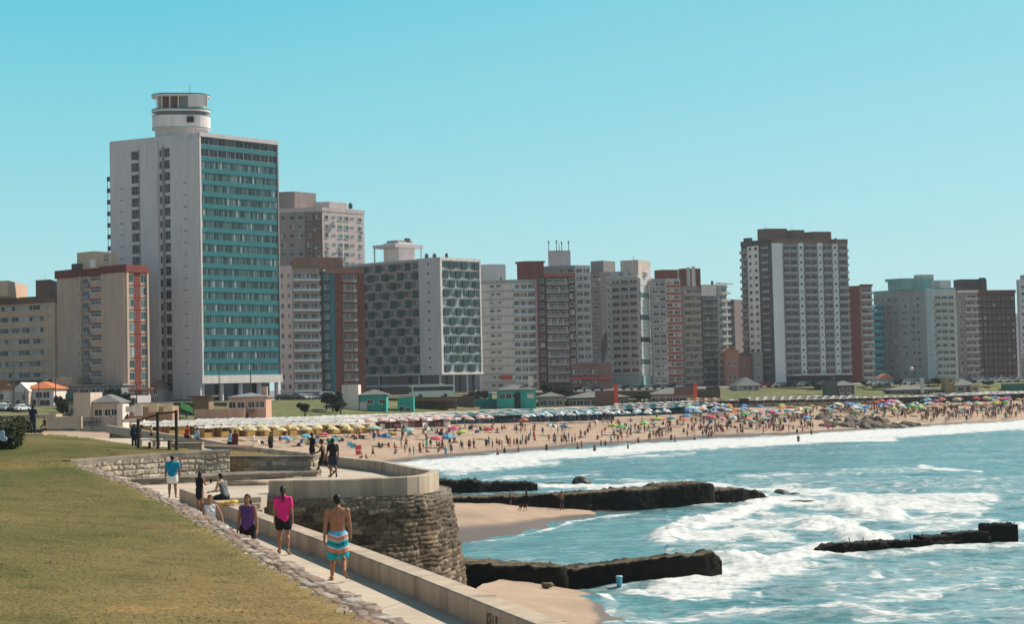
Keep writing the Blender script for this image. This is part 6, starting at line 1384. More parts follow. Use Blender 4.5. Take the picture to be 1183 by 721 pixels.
def body(H=1.75, b=1.0, fem=False, lleg=(0, 0, 3), rleg=(0, 0, 3), larm=(0, 8, 8), rarm=(0, 8, 8), lean=0, yaw=0, nod=0, side=0, **k):
    """joints and rounded solids of one figure facing +Y, feet on z = 0"""
    hz = .53 * H; P = {}; hip = Vector((0, 0, hz))
    sh_w = (.100 if fem else .113) * H * b; hp_w = (.056 if fem else .052) * H
    up = Vector((math.sin(R(side)), math.sin(R(lean)), math.cos(R(lean)))).normalized()
    J = {'pelvis': hip, 'chest': hip + up * .19 * H, 'neck': hip + up * .29 * H}
    hd = (up + Vector((0, math.sin(R(nod)) * .9, 0))).normalized(); J['head'] = J['neck'] + hd * .112 * H + Vector((0, .01 * H, 0))
    for s, leg, arm, t in ((-1, lleg, larm, 'l'), (1, rleg, rarm, 'r')):
        h = hip + Vector((s * hp_w, 0, -.01 * H)); pt, kn, ab = leg
        d = Vector((s * math.sin(R(ab)), math.sin(R(pt)), -math.cos(R(pt)))).normalized(); kne = h + d * .245 * H
        d2 = Vector((s * math.sin(R(ab)) * .6, math.sin(R(pt - kn)), -math.cos(R(pt - kn)))).normalized(); ank = kne + d2 * .238 * H
        fp = pt - kn; fd = Vector((s * .18, math.cos(R(fp)), math.sin(R(fp)) * .8)).normalized(); toe = ank + fd * .105 * H - d2.normalized() * 0 + Vector((0, 0, -.028 * H)) * max(0, math.cos(R(fp)))
        heel = ank - fd * .03 * H + d2 * .022 * H
        shd = J['neck'] + Vector((s * sh_w, 0, -.012 * H)); pa, aa, el = arm
        da = Vector((s * math.sin(R(aa)), math.sin(R(pa)) * math.cos(R(aa)), -math.cos(R(pa)) * math.cos(R(aa)))).normalized(); elb = shd + da * .172 * H
        df = Vector((s * math.sin(R(aa)) * .55, math.sin(R(pa + el)), -math.cos(R(pa + el)))).normalized(); wri = elb + df * .15 * H
        J.update({t + 'hip': h, t + 'kne': kne, t + 'ank': ank, t + 'toe': toe, t + 'heel': heel, t + 'sh': shd, t + 'elb': elb, t + 'wri': wri, t + 'hd': df})
    low = min(J['lheel'].z - .018 * H, J['rheel'].z - .018 * H, J['ltoe'].z - .012 * H, J['rtoe'].z - .012 * H)
    if k.get('sit') is not None: low = hz - .075 * H - k['sit']
    for q in J: 
        if q[1:] != 'hd': J[q] = J[q] - Vector((0, 0, low))
    Rm = Matrix.Rotation(-math.atan2(up.y, up.z), 3, 'X'); S = {}
    f = fem; u = H * b
    S['torso'] = [('e', J['pelvis'] + up * .005 * H, (.092 * u if f else .086 * u, .060 * u, .062 * H), Rm), ('e', J['pelvis'] + up * .075 * H, (.074 * u if f else .084 * u, .055 * u, .075 * H), Rm),
                  ('e', J['chest'] + up * .012 * H, (.080 * u if f else .092 * u, .058 * u, .090 * H), Rm), ('c', J['lsh'] + Vector((.022 * H, 0, -.012 * H)), J['rsh'] + Vector((-.022 * H, 0, -.012 * H)), .037 * u, .037 * u)]
    S['lats'] = [('c', J['chest'] + up * .03 * H + Vector((q * .046 * u, -.004 * H, 0)), J['pelvis'] + up * .01 * H + Vector((q * .038 * u, 0, 0)), .046 * u, .048 * u) for q in (-1, 1)]
    for s in (-1, 1):
        S['torso'].append(('e', J['pelvis'] + Vector((s * .042 * H, -.034 * H, -.022 * H)), (.046 * u, .043 * u, .050 * H)))
        if f: S['torso'].append(('e', J['chest'] + Vector((s * .042 * H, .046 * H, .0)) , (.036 * u, .030 * u, .034 * H)))
    S['neck'] = [('c', J['neck'] - up * .01 * H, J['head'] - hd * .03 * H, .032 * H * (0.9 if f else 1.05), .029 * H), ('c', J['lsh'] * .6 + J['neck'] * .4, J['neck'] + up * .028 * H, .024 * H, .026 * H), ('c', J['rsh'] * .6 + J['neck'] * .4, J['neck'] + up * .028 * H, .024 * H, .026 * H)]
    Rh = Matrix.Rotation(R(yaw), 3, 'Z'); hc = J['head']; F = lambda x, y, z: hc + Rh @ Vector((x * H, y * H, z * H))
    S['head'] = [('e', F(0, -.004, .012), (.044 * H, .054 * H, .054 * H), Rh), ('e', F(0, .012, -.020), (.035 * H, .039 * H, .045 * H), Rh), ('c', F(0, .048, .004), F(0, .058, -.012), .006 * H, .0085 * H), ('e', F(0, .036, -.050), (.017 * H, .012 * H, .011 * H), Rh), ('e', F(0, .046, -.031), (.015 * H, .008 * H, .006 * H), Rh)]
    for s in (-1, 1): S['head'].append(('e', F(s * .045, -.004, -.004), (.006 * H, .012 * H, .018 * H), Rh))
    for t, s in (('l', -1), ('r', 1)):
        th = 1.06 if f else 1.0
        S[t + 'thigh'] = [('c', J[t + 'hip'], J[t + 'hip'].lerp(J[t + 'kne'], .45), .056 * u * th, .047 * u * th), ('c', J[t + 'hip'].lerp(J[t + 'kne'], .45), J[t + 'kne'], .047 * u * th, .033 * u)]
        k2, an = J[t + 'kne'], J[t + 'ank']; bk = (k2.lerp(an, .3) - Vector((0, .010 * H, 0)))
        S[t + 'shank'] = [('c', k2, k2.lerp(an, .35), .032 * u, .032 * u), ('e', bk, (.033 * u, .035 * u, .060 * H)), ('c', k2.lerp(an, .35), an, .031 * u, .020 * H)]
        S[t + 'foot'] = [('c', J[t + 'heel'], J[t + 'toe'], .019 * H, .014 * H), ('c', an, J[t + 'heel'], .020 * H, .019 * H), ('c', J[t + 'heel'].lerp(J[t + 'toe'], .5), J[t + 'toe'] + Vector((s * .012 * H, -.01 * H, 0)), .016 * H, .012 * H)]
        sh, el, wr, fd = J[t + 'sh'], J[t + 'elb'], J[t + 'wri'], J[t + 'hd']
        S[t + 'uarm'] = [('e', sh, (.035 * u, .036 * u, .036 * H)), ('c', sh, sh.lerp(el, .5), .031 * u, .029 * u), ('c', sh.lerp(el, .5), el, .029 * u, .023 * u)]
        S[t + 'farm'] = [('c', el, el.lerp(wr, .3), .024 * u, .0245 * u), ('c', el.lerp(wr, .3), wr, .0245 * u, .0155 * u)]
        pal = wr + fd * .028 * H; ac = Vector((0, 1, 0)); ac = (ac - fd * ac.dot(fd)).normalized(); inw = fd.cross(ac).normalized() * (-s if fd.cross(ac).x * s > 0 else s) 
        if inw.x * s > 0: inw = -inw
        hp = [('c', wr, pal, .0135 * H, .017 * H), ('c', wr + ac * .010 * H, pal + ac * .014 * H, .011 * H, .012 * H), ('c', wr - ac * .010 * H, pal - ac * .014 * H, .010 * H, .011 * H)]
        for i, (o_, ln) in enumerate(((.018, .040), (.0065, .045), (-.0055, .042), (-.017, .033))):
            a0 = pal + fd * .012 * H + ac * o_ * H; a1 = a0 + fd * ln * .55 * H + inw * .006 * H; a2 = a1 + fd * ln * .38 * H + inw * .016 * H
            hp += [('c', a0, a1, .0058 * H, .0054 * H), ('c', a1, a2, .0053 * H, .0044 * H)]
        t0_ = wr + fd * .012 * H + ac * .014 * H; t1 = t0_ + fd * .022 * H + ac * .020 * H + inw * .006 * H; hp += [('c', t0_, t1, .0075 * H, .0062 * H), ('c', t1, t1 + fd * .022 * H + inw * .006 * H, .006 * H, .005 * H)]
        S[t + 'hand'] = hp
    return J, S, dict(F=F, Rh=Rh, H=H, b=b, fem=fem, up=up, Rm=Rm)
BODY = ['torso', 'lats', 'neck', 'head'] + [t + q for t in 'lr' for q in ('thigh', 'shank', 'foot', 'uarm', 'farm', 'hand')]
def partial(prims_a, prims_b, J, a, b2, frac):   # limb prims from a to b2 cut at frac
    return None
def garment(kind, J, S, I):
    H = I['H']; u = H * I['b']; up = I['up']; out = []
    if kind in ('tshirt', 'shirt', 'tank', 'dress', 'vest'):
        out += S['lats'] + [p for p in S['torso'][1:4]] + [p for p in S['torso'][6:]] + ([S['torso'][5]] if len(S['torso']) > 5 and I['fem'] and S['torso'][5][1].z > J['pelvis'].z else [])
        out += [('c', J['pelvis'] + up * .09 * H + Vector((q * .022 * H, 0, 0)), J['pelvis'] + up * .005 * H + Vector((q * .030 * H, -.006 * H, 0)), .055 * u, .070 * u) for q in (-1, 1)]
        if kind in ('tshirt', 'shirt'):
            for t in 'lr':
                e = .62 if kind == 'tshirt' else .98
                out += [('c', J[t + 'sh'], J[t + 'sh'].lerp(J[t + 'elb'], e), .033 * u, .030 * u)]
                if kind == 'shirt': out += [('c', J[t + 'elb'], J[t + 'elb'].lerp(J[t + 'wri'], .9), .031 * u, .025 * u)]
            out += [p for p in S['neck'][1:]]
        if kind == 'dress': out += [('c', J['pelvis'], J['pelvis'] - Vector((0, 0, .10 * H)), .082 * u, .096 * u), ('c', J['pelvis'] + Vector((0, -.02 * H, 0)), J['pelvis'] - Vector((0, .015 * H, .15 * H)), .08 * u, .092 * u)]
    elif kind in ('shorts', 'trunks', 'pants', 'brief', 'longshorts'):
        f = {'shorts': .5, 'trunks': .72, 'longshorts': .95, 'brief': .06, 'pants': 1.0}[kind]
        out += [p for p in (S['torso'][0], S['torso'][4])] + [p for p in S['torso'] if p[0] == 'e' and p[1].z < J['pelvis'].z and abs(p[1].x) > .02 and p[1].y < J['pelvis'].y]
        for t in 'lr':
            if f > .1: out += [('c', J[t + 'hip'], J[t + 'hip'].lerp(J[t + 'kne'], f), .066 * u, .062 * u if kind != 'pants' else .05 * u)]
            if kind == 'pants': out += [('c', J[t + 'kne'], J[t + 'ank'].lerp(J[t + 'kne'], .05), .048 * u, .042 * u)]
    elif kind == 'bra':
        out += [('e', J['chest'] + up * .0 * H, (.088 * u, .064 * u, .03 * H), I['Rm'])] + [p for p in S['torso'] if p[0] == 'e' and p[1].y > J['chest'].y + .03 * H]
    return out
def hair_prims(kind, J, I):
    F, H, Rh = I['F'], I['H'], I['Rh']
    out = [('e', F(0, -.012, .022), (.0475 * H, .054 * H, .053 * H), Rh), ('e', F(0, -.028, .0), (.044 * H, .038 * H, .05 * H), Rh)]
    if kind in ('long', 'ponytail', 'bob'):
        if kind == 'long': out += [('c', F(0, -.042, 0), F(0, -.058, -.15), .040 * H, .035 * H), ('c', F(.030, -.03, -.01), F(.036, -.04, -.13), .022 * H, .018 * H), ('c', F(-.030, -.03, -.01), F(-.036, -.04, -.13), .022 * H, .018 * H)]
        if kind == 'ponytail': out += [('c', F(0, -.055, .03), F(0, -.075, -.02), .018 * H, .021 * H), ('c', F(0, -.075, -.02), F(.004, -.072, -.16), .021 * H, .009 * H)]
        if kind == 'bob': out += [('c', F(0, -.03, 0), F(0, -.04, -.06), .042 * H, .034 * H)]
    return out
SKINS = [PAINT('skin_tan', (.36, .165, .095), scale=5, var=.08, rough=.6), PAINT('skin_light', (.47, .27, .185), scale=5, var=.08, rough=.6), PAINT('skin_brown', (.22, .105, .065), scale=5, var=.08, rough=.6)]
HAIRM = M('dark_hair', (.014, .010, .008), rough=.55, var=.4, scale=30, stretch=(3, 3, .4)); EYEM = M('eye_dark', (.02, .015, .012), rough=.3); LIPM = M('lips', (.30, .09, .075), rough=.5)
def cloth(name, c): return M('cloth_' + name, c, rough=.9, var=.12, scale=9, bump=.15)
CL = {n: cloth(n, c) for n, c in dict(black=(.014, .014, .016), pink=(.75, .03, .20), purple=(.13, .05, .19), white=(.72, .70, .68), teal=(.0, .22, .36), grey=(.13, .135, .14), red=(.50, .025, .02), blue=(.03, .11, .34), navy=(.02, .028, .06), lightblue=(.35, .48, .60), maroon=(.18, .03, .04), yellow=(.68, .47, .05), green=(.05, .25, .09), orange=(.62, .18, .04), khaki=(.24, .19, .11), turquoise=(.02, .36, .38)).items()}
def striped():
    m = bpy.data.materials.new('striped_swim_cloth'); t, b = _nodes(m); setp(b, rough=.85, spec=.2); N, L = t.nodes, t.links
    tc = N.new('ShaderNodeTexCoord'); sp = N.new('ShaderNodeSeparateXYZ'); L.new(tc.outputs['Object'], sp.inputs[0])
    ab = N.new('ShaderNodeMath'); ab.operation = 'ABSOLUTE'; L.new(sp.outputs['X'], ab.inputs[0])
    mu = N.new('ShaderNodeMath'); mu.operation = 'MULTIPLY_ADD'; mu.inputs[1].default_value = -.35; L.new(ab.outputs[0], mu.inputs[0]); L.new(sp.outputs['Z'], mu.inputs[2])
    mr = N.new('ShaderNodeMapRange'); mr.inputs['From Min'].default_value = .42; mr.inputs['From Max'].default_value = 1.0; L.new(mu.outputs[0], mr.inputs['Value'])
    rp = N.new('ShaderNodeValToRGB'); cr = rp.color_ramp; cr.interpolation = 'CONSTANT'; O = (.58, .24, .14); T_ = (.01, .40, .44); D = (.015, .17, .20); W = (.62, .52, .62); B = (.12, .45, .66)
    st = [(0, T_), (.17, D), (.20, O), (.29, O), (.35, W), (.41, T_), (.50, D), (.57, T_), (.64, W), (.67, O), (.78, D), (.80, W), (.87, B)]
    while len(cr.elements) < len(st): cr.elements.new(.5)
    for e, (p, c) in zip(cr.elements, st): e.position = p; e.color = (*c, 1)
    L.new(mr.outputs[0], rp.inputs[0]); L.new(rp.outputs[0], b.inputs['Base Color']); return m
CL['striped'] = striped()
def near_person(label, loc, rz, hpx=None, skin=0, top=None, bottom=None, hair='short', hairm=None, shoes=None, voxel=.011, face=True, group=None, extras=None, **pose):
    J, S, I = body(**pose); H = I['H']
    r = thing('person', label, 'person', loc, rz, group)
    mb = MB()
    for q in BODY: prims_mesh(S[q], 0, 10, 0, mb)
    bo = remesh(mb, 'body', SKINS[skin] if isinstance(skin, int) else skin, voxel, 3, r)
    for g, nm in ((top, 'top'), (bottom, 'bottom')):
        if g:
            kind, cm = g; gm = prims_mesh(garment(kind, J, S, I), 0, 12, .009 + (.003 if nm == 'top' else 0)); remesh(gm, {'top': {'dress': 'dress', 'tank': 'tank_top', 'tshirt': 'shirt', 'shirt': 'shirt', 'vest': 'tank_top', 'bra': 'bikini_top'}.get(kind, 'top'), 'bottom': {'pants': 'trousers', 'brief': 'swim_briefs'}.get(kind, 'shorts')}[nm], CL[cm], voxel * 1.2, 5, r)
    if hair: remesh(prims_mesh(hair_prims(hair, J, I), 0, 12, .002), 'hair', hairm or HAIRM, voxel * 1.1, 2, r)
    F = I['F']
    if face:
        mb = MB()
        for s in (-1, 1): mb.sphere(F(s * .017, .046, .006), (.007 * H, .005 * H, .004 * H), 8, 6, 0, I['Rh'])
        mb.build('eyes', EYEM, r); mb = MB(); mb.sphere(F(0, .0515, -.031), (.011 * H, .004 * H, .0035 * H), 8, 6, 0, I['Rh']); mb.build('mouth', LIPM, r)
    if shoes:
        for t in 'lr': remesh(prims_mesh(S[t + 'foot'], 0, 10, .009), 'shoe', CL[shoes], voxel, 2, r)
    if extras: extras(r, J, S, I)
    return r
def stand_at(px, py, z):
    v = at_z(px, py, z); return v
def H_for(px, py_head, py_foot, z):
    v = at_z(px, py_foot, z); return (py_foot - py_head) / FPX * math.hypot(v.y, 0)

# ------------------------------------------------------------------ the people on the walkway and plaza (name the look, then the place)
def away(v, extra=0): return R(extra)
v = at_z(391, 671, 8); near_person('barechested man in striped turquoise and orange swim shorts walking away', v, R(6), H=1.78, b=1.02, skin=0, bottom=('longshorts', 'striped'), hair='short', face=True, lleg=(8, 4, 3), rleg=(-14, 38, 3), larm=(-6, 9, 12), rarm=(10, 8, 18), nod=14, shoes=None)
v = at_z(328, 641, 8); near_person('woman with ponytail in hot pink shirt and black shorts walking away', v, R(4), H=1.63, fem=True, skin=0, top=('tshirt', 'pink'), bottom=('shorts', 'black'), hair='ponytail', lleg=(10, 2, 2), rleg=(-9, 14, 2), larm=(8, 8, 10), rarm=(-4, 8, 8), shoes='khaki')
v = at_z(287, 654, 8); near_person('dark haired woman in purple tank top facing the lawn', v, R(170), H=1.60, fem=True, skin=0, top=('tank', 'purple'), bottom=('shorts', 'black'), hair='long', lleg=(8, 2, 2), rleg=(-8, 12, 2), larm=(4, 12, 10), rarm=(-5, 12, 10), shoes='white')
v = at_z(243, 620, 8); near_person('woman in white tank top sitting low and leaning on stone edging', v, R(185), H=1.60, fem=True, skin=0, top=('tank', 'white'), bottom=('shorts', 'lightblue'), hair='bob', lleg=(85, 60, 8), rleg=(80, 80, 8), larm=(10, 30, 5), rarm=(5, 14, 10), lean=-6, sit=.26)
def flip_phone(r, J, S, I):
    p = J['rwri'] + J['rhd'] * .09; mb = MB(); mb.box((p.x, p.y, p.z + .05), (.07, .012, .15)); mb.build('phone', CL['black'], r)
v = at_z(231, 591, 8); near_person('long haired woman in short black dress standing by parapet holding a phone', v, R(-25), H=H_for(231, 545.5, 591, 8), fem=True, skin=0, top=('dress', 'black'), hair='long', lleg=(3, 0, 2), rleg=(-3, 4, 2), larm=(12, 8, 70), rarm=(25, 8, 75), nod=15, extras=flip_phone)
# seated man on the parapet
q = at_z(255, 578.0, 8.42); near_person('man in grey tank top sitting on the parapet beside yellow towel', q + Vector((.12, .1, 0)) - Vector((0, 0, 0)), R(60), H=1.62, skin=1, top=('vest', 'grey'), bottom=('trunks', 'black'), hair='short', lleg=(78, 70, 6), rleg=(72, 60, 6), larm=(20, 8, 60), rarm=(25, 8, 55), lean=14, nod=10, sit=.0)
mb = MB(); 
for k in range(9): mb.sphere(((k % 3 - 1) * .16, (k // 3 - 1) * .14, .05 + .02 * ((k * 7) % 3)), (.14, .13, .06), 10, 6)
qt = at_z(264, 583.5, 8.44); o = remesh(mb, 'towel', cloth('mustard', (.62, .40, .09)), .02, 4); o.location = qt; tag(o, 'crumpled mustard yellow towel lying on the low parapet', 'towel')
v = at_z(199.5, 576, 8); near_person('man in bright blue polo shirt and white shorts facing the stone wall', v, R(8), H=H_for(199.5, 527.5, 576, 8), b=1.12, skin=2, top=('tshirt', 'teal'), bottom=('shorts', 'white'), hair='short', lleg=(4, 0, 4), rleg=(-4, 6, 4), larm=(4, 10, 14), rarm=(0, 10, 14), nod=8)
# two men striding through the gap
v = at_z(374, 550, 8); near_person('barefoot man in dark shorts striding through the gap beside stone wall', v, R(95), H=1.74, skin=2, top=('vest', 'black'), bottom=('trunks', 'black'), hair='short', lleg=(28, 6, 2), rleg=(-22, 26, 2), larm=(-18, 10, 20), rarm=(32, 10, 40), lean=6, shoes='black')
def pack(r, J, S, I):
    c = J['chest'] + Vector((0, -.19, 0)); mb = MB(); mb.sphere(c, (.17, .12, .25), 12, 10); o = remesh(mb, 'backpack', CL['black'], .02, 3, r)
v = at_z(385, 551.5, 8); near_person('man carrying a black backpack stepping into the gap by platform', v, R(20), H=1.72, skin=2, top=('tshirt', 'black'), bottom=('trunks', 'navy'), hair='short', lleg=(4, 4, 2), rleg=(-6, 8, 2), larm=(8, 10, 20), rarm=(-5, 8, 15), shoes='black', extras=pack)
v = at_z(361, 540, 8.0); near_person('person in black clothes standing behind the end of the stone wall', v, R(-60), H=1.74, skin=0, top=('tshirt', 'black'), bottom=('trunks', 'black'), hair='short', lleg=(5, 0, 3), rleg=(-5, 5, 3), larm=(20, 8, 50), rarm=(15, 8, 40))
# along the far promenade
def stand(label, px, py, z, Ht, rz, **k):
    k.setdefault('voxel', .018); k.setdefault('face', False)
    return near_person(label, at_z(px, py, z), R(rz), H=Ht, **k)
stand('person in dark brown clothes standing at the grass edge by parapet', 272, 527, 8.0, 1.62, 150, skin=2, fem=True, top=('tshirt', 'maroon'), bottom=('trunks', 'maroon'), hair='bob')
q = at_z(264.5, 514, 8.5); near_person('man in pale blue shirt perched on far parapet, back turned', q + Vector((0, .1, 0)), R(-60), H=1.75, skin=0, top=('tshirt', 'lightblue'), bottom=('trunks', 'black'), hair='short', voxel=.018, face=False, lleg=(75, 70, 8), rleg=(70, 65, 8), lean=10, sit=0.0)
q = at_z(214.5, 506, 8.5); near_person('man in red shirt sitting on the far parapet by yellow tents', q + Vector((0, .1, 0)), R(-50), H=1.78, b=1.1, skin=1, top=('tshirt', 'red'), bottom=('trunks', 'black'), hair='short', voxel=.018, face=False, lleg=(75, 70, 8), rleg=(70, 65, 8), lean=14, sit=0.0)
q = at_z(226, 508, 8.5); near_person('person in pale grey shirt sitting beside the man in red shirt', q + Vector((0, .1, 0)), R(-40), H=1.66, fem=True, skin=1, top=('tshirt', 'lightblue'), bottom=('trunks', 'grey'), hair='bob', voxel=.018, face=False, lleg=(75, 70, 8), rleg=(70, 65, 8), lean=14, sit=0.0)
stand('person in black standing alone against the far parapet', 313, 524.5, 8.0, 1.35, 60, skin=2, top=('shirt', 'black'), bottom=('pants', 'black'), hair='short')
stand('person in dark red top walking beyond the exercise bars', 189, 505, 4.4, 1.72, 20, skin=2, top=('tshirt', 'maroon'), bottom=('pants', 'maroon'), hair='short')
stand('person in black leaning on the low exercise bar', 160, 518, 8.75, 1.42, -30, skin=2, top=('tshirt', 'navy'), bottom=('pants', 'black'), hair='short', lleg=(18, 10, 4), rleg=(-10, 20, 4))
stand('person in navy standing close behind the bar leaner', 155, 516, 8.75, 1.36, 40, skin=2, top=('shirt', 'navy'), bottom=('pants', 'black'), hair='bob')
stand('person in tan top sitting beyond the exercise bars', 175, 510, 8.5, 1.15, -100, skin=1, top=('tshirt', 'khaki'), bottom=('trunks', 'black'), hair='short')
v = at_z(38, 501, 9.45); near_person('man in dark blue shirt and trousers standing beside the lawn bush', v, R(-15), H=H_for(38, 468, 501.5, 9.45), skin=2, top=('tshirt', 'navy'), bottom=('pants', 'navy'), hair='short', voxel=.015, face=False, larm=(10, 8, 30), rarm=(14, 8, 40), nod=15)
gr = 'people sitting on the far edge of the field'
for k, (px, py, top, lab) in enumerate([(52, 493, 'maroon', 'person in maroon sitting at the far edge of the lawn'), (58, 494, 'navy', 'person in navy sitting at the far lawn edge'), (66, 494, 'white', 'person in white sitting at the far lawn edge'), (80.5, 493, 'black', 'person in black standing at the far lawn edge by pale wall'), (86, 494, 'grey', 'person in grey sitting next to the black clad figure'), (89.5, 494, 'pink', 'person in pink sitting near the pale wall'), (68.5, 474, 'white', 'person in white crossing the field before the cream hut')]):
    st_ = 'standing' in lab or 'crossing' in lab; kw = {} if st_ else dict(sit=.05, lleg=(80, 40, 10), rleg=(75, 60, 10), lean=6)
    v = at_z(px, py, 8.6); near_person(lab, v, R(150 + 30 * k), H=1.7, skin=k % 3, top=('tshirt', top), bottom=('trunks', 'black'), hair='short', voxel=.024, face=False, **kw)
# cove: dog walker, child and wader
v = ground_at(649, 589.5); near_person('dark skinned bather standing in the wet sand of the cove', v, R(20), H=1.72, skin=2, bottom=('trunks', 'navy'), hair='short', voxel=.018, face=False, larm=(20, 14, 60), rarm=(10, 14, 30))
v = ground_at(608.5, 586); near_person('person at the foot of the long breakwater behind the dog', v + Vector((0, .8, 0)), R(100), H=1.6, skin=2, top=('tshirt', 'black'), bottom=('trunks', 'black'), hair='short', voxel=.02, face=False)
v = ground_at(590, 584.5); near_person('slim person leaning near breakwater left of the dog', v + Vector((0, .5, 0)), R(60), H=1.45, skin=2, top=('tshirt', 'grey'), bottom=('trunks', 'black'), hair='short', voxel=.02, face=False, b=.9)
# two heads standing on the long breakwater and the swimmers
def dog():
    v = ground_at(604.5, 591); r = thing('dog', 'black and tan dog trotting across the cove sand', 'dog', v, R(-8)); r.scale = (1.15,) * 3
    P = [('c', (-.26, 0, .46), (.20, 0, .45), .085, .115), ('e', (.14, 0, .43), (.16, .10, .135)), ('c', (.24, 0, .50), (.40, 0, .63), .075, .06), ('e', (.45, 0, .67), (.085, .065, .07)), ('c', (.49, 0, .65), (.60, 0, .62), .042, .028), ('c', (-.30, 0, .50), (-.44, 0, .56), .026, .02), ('c', (-.44, 0, .56), (-.56, 0, .50), .02, .01)]
    for s in (-1, 1): P += [('c', (.42, s * .05, .72), (.40, s * .06, .80), .025, .012)]
    for (x, kx, s) in ((.18, .26, 1), (.16, .08, -1)): P += [('c', (x, s * .06, .42), (kx, s * .06, .22), .05, .03), ('c', (kx, s * .06, .22), (kx - .03, s * .06, .03), .027, .02), ('c', (kx - .03, s * .06, .025), (kx + .05, s * .06, .022), .024, .02)]
    for (x, s, ph) in ((-.24, 1, .08), (-.24, -1, -.06)): P += [('c', (x, s * .06, .44), (x + .06 + ph, s * .06, .30), .075, .045), ('c', (x + .06 + ph, s * .06, .30), (x - .06 + ph, s * .06, .16), .036, .024), ('c', (x - .06 + ph, s * .06, .16), (x - .03 + ph, s * .06, .03), .022, .018), ('c', (x - .03 + ph, s * .06, .025), (x + .05 + ph, s * .06, .022), .022, .018)]
    remesh(prims_mesh(P, 0, 10), 'body', M('black_fur', (.016, .013, .011), rough=.8, var=.3, scale=12), .014, 3, r)
    mb = MB(); mb.tube((.26, 0, .475), (.31, 0, .545), .085, .078, 12); mb.build('collar', CL['red'], r)
dog()

# ------------------------------------------------------------------ beach crowd
def crowd_proto(fem, pose, lenb, **kw):
    J, S, I = body(fem=fem, **pose); mb = MB()
    for q in BODY:
        if q[1:] != 'hand': prims_mesh(S[q], 0, 7, 0, mb)
        else: prims_mesh(S[q][:1], 0, 6, .006, mb)
    o = remesh(mb, 'person', SKINS[0], .032, 2); base = MB(); base.v = [tuple(v.co) for v in o.data.vertices]; base.f = [tuple(p.vertices) for p in o.data.polygons]; base.mi = [0] * len(base.f)
    me_old = o.data; bpy.data.objects.remove(o); bpy.data.meshes.remove(me_old)
    prims_mesh(garment(kw.get('top', 'vest'), J, S, I), 1, 7, .022, base) if kw.get('top') else None
    prims_mesh(garment(kw.get('bottom', 'trunks'), J, S, I), 2, 7, .022, base)
    prims_mesh(hair_prims(kw.get('hair', 'short'), J, I), 3, 7, .006, base)
    me = base.mesh('person', [SKINS[0], CL['black'], CL['black'], HAIRM], True); return me
STAND = dict(H=1.72, lleg=(4, 0, 4), rleg=(-4, 5, 4), larm=(5, 10, 20), rarm=(0, 12, 12)); WALK = dict(H=1.72, lleg=(24, 6, 2), rleg=(-20, 22, 2), larm=(-18, 9, 12), rarm=(20, 9, 22)); HIPS = dict(H=1.72, lleg=(2, 0, 8), rleg=(-2, 2, 8), larm=(-15, 42, 85), rarm=(-15, 42, 85)); WAVE = dict(H=1.72, lleg=(3, 0, 6), rleg=(-3, 4, 6), larm=(10, 12, 20), rarm=(60, 30, 70)); SITP = dict(H=1.72, lleg=(82, 30, 10), rleg=(78, 50, 10), larm=(-20, 16, 8), rarm=(20, 10, 60), lean=-4, sit=.10)
PROTO = {'stand': [crowd_proto(False, STAND, 0), crowd_proto(True, STAND, 0, top='bra', bottom='brief', hair='long'), crowd_proto(False, HIPS, 0), crowd_proto(False, STAND, 0, top='tshirt'), crowd_proto(True, WAVE, 0, top='tank', bottom='shorts', hair='ponytail')],
         'walk': [crowd_proto(False, WALK, 0), crowd_proto(True, WALK, 0, top='bra', bottom='brief', hair='bob'), crowd_proto(False, WALK, 0, top='tshirt')], 'sit': [crowd_proto(False, SITP, 0), crowd_proto(True, SITP, 0, top='bra', bottom='brief', hair='long'), crowd_proto(True, SITP, 0, top='tank', hair='long')]}
MARKS = [(300, 'turquoise tower'), (421, 'brown towers'), (556, 'chequered hotel'), (620, 'pale block'), (672, 'rust roof'), (754, 'glass corner'), (800, 'red bands'), (838, 'roof visor'), (870, 'pink houses'), (982, 'striped tower'), (1020, 'red slab'), (1078, 'teal penthouse'), (1105, 'aqua balconies'), (1130, 'beige block'), (1300, 'maroon block')]
def mark(px): return next(n for lim, n in MARKS if px < lim)
ORD = ['first', 'second', 'third', 'fourth', 'fifth', 'sixth', 'seventh', 'eighth', 'ninth', 'tenth', 'eleventh', 'twelfth', 'thirteenth', 'fourteenth', 'fifteenth', 'sixteenth', 'seventeenth', 'eighteenth', 'nineteenth', 'twentieth', 'twenty-first', 'twenty-second', 'twenty-third', 'twenty-fourth', 'twenty-fifth']
PENDING = []
def settle_labels():
    """repeats that share a description are told apart by their order from the left"""
    by = {}
    for o, desc, where, px in PENDING: by.setdefault((desc, where), []).append((px, o))
    for (desc, where), lst in by.items():
        lst.sort(key=lambda t: t[0])
        for i, (px, o) in enumerate(lst):
            o['label'] = f'{desc} {where}' if len(lst) == 1 else f'{ORD[min(i, 24)]} from left, {desc} {where}'
CROWD = []
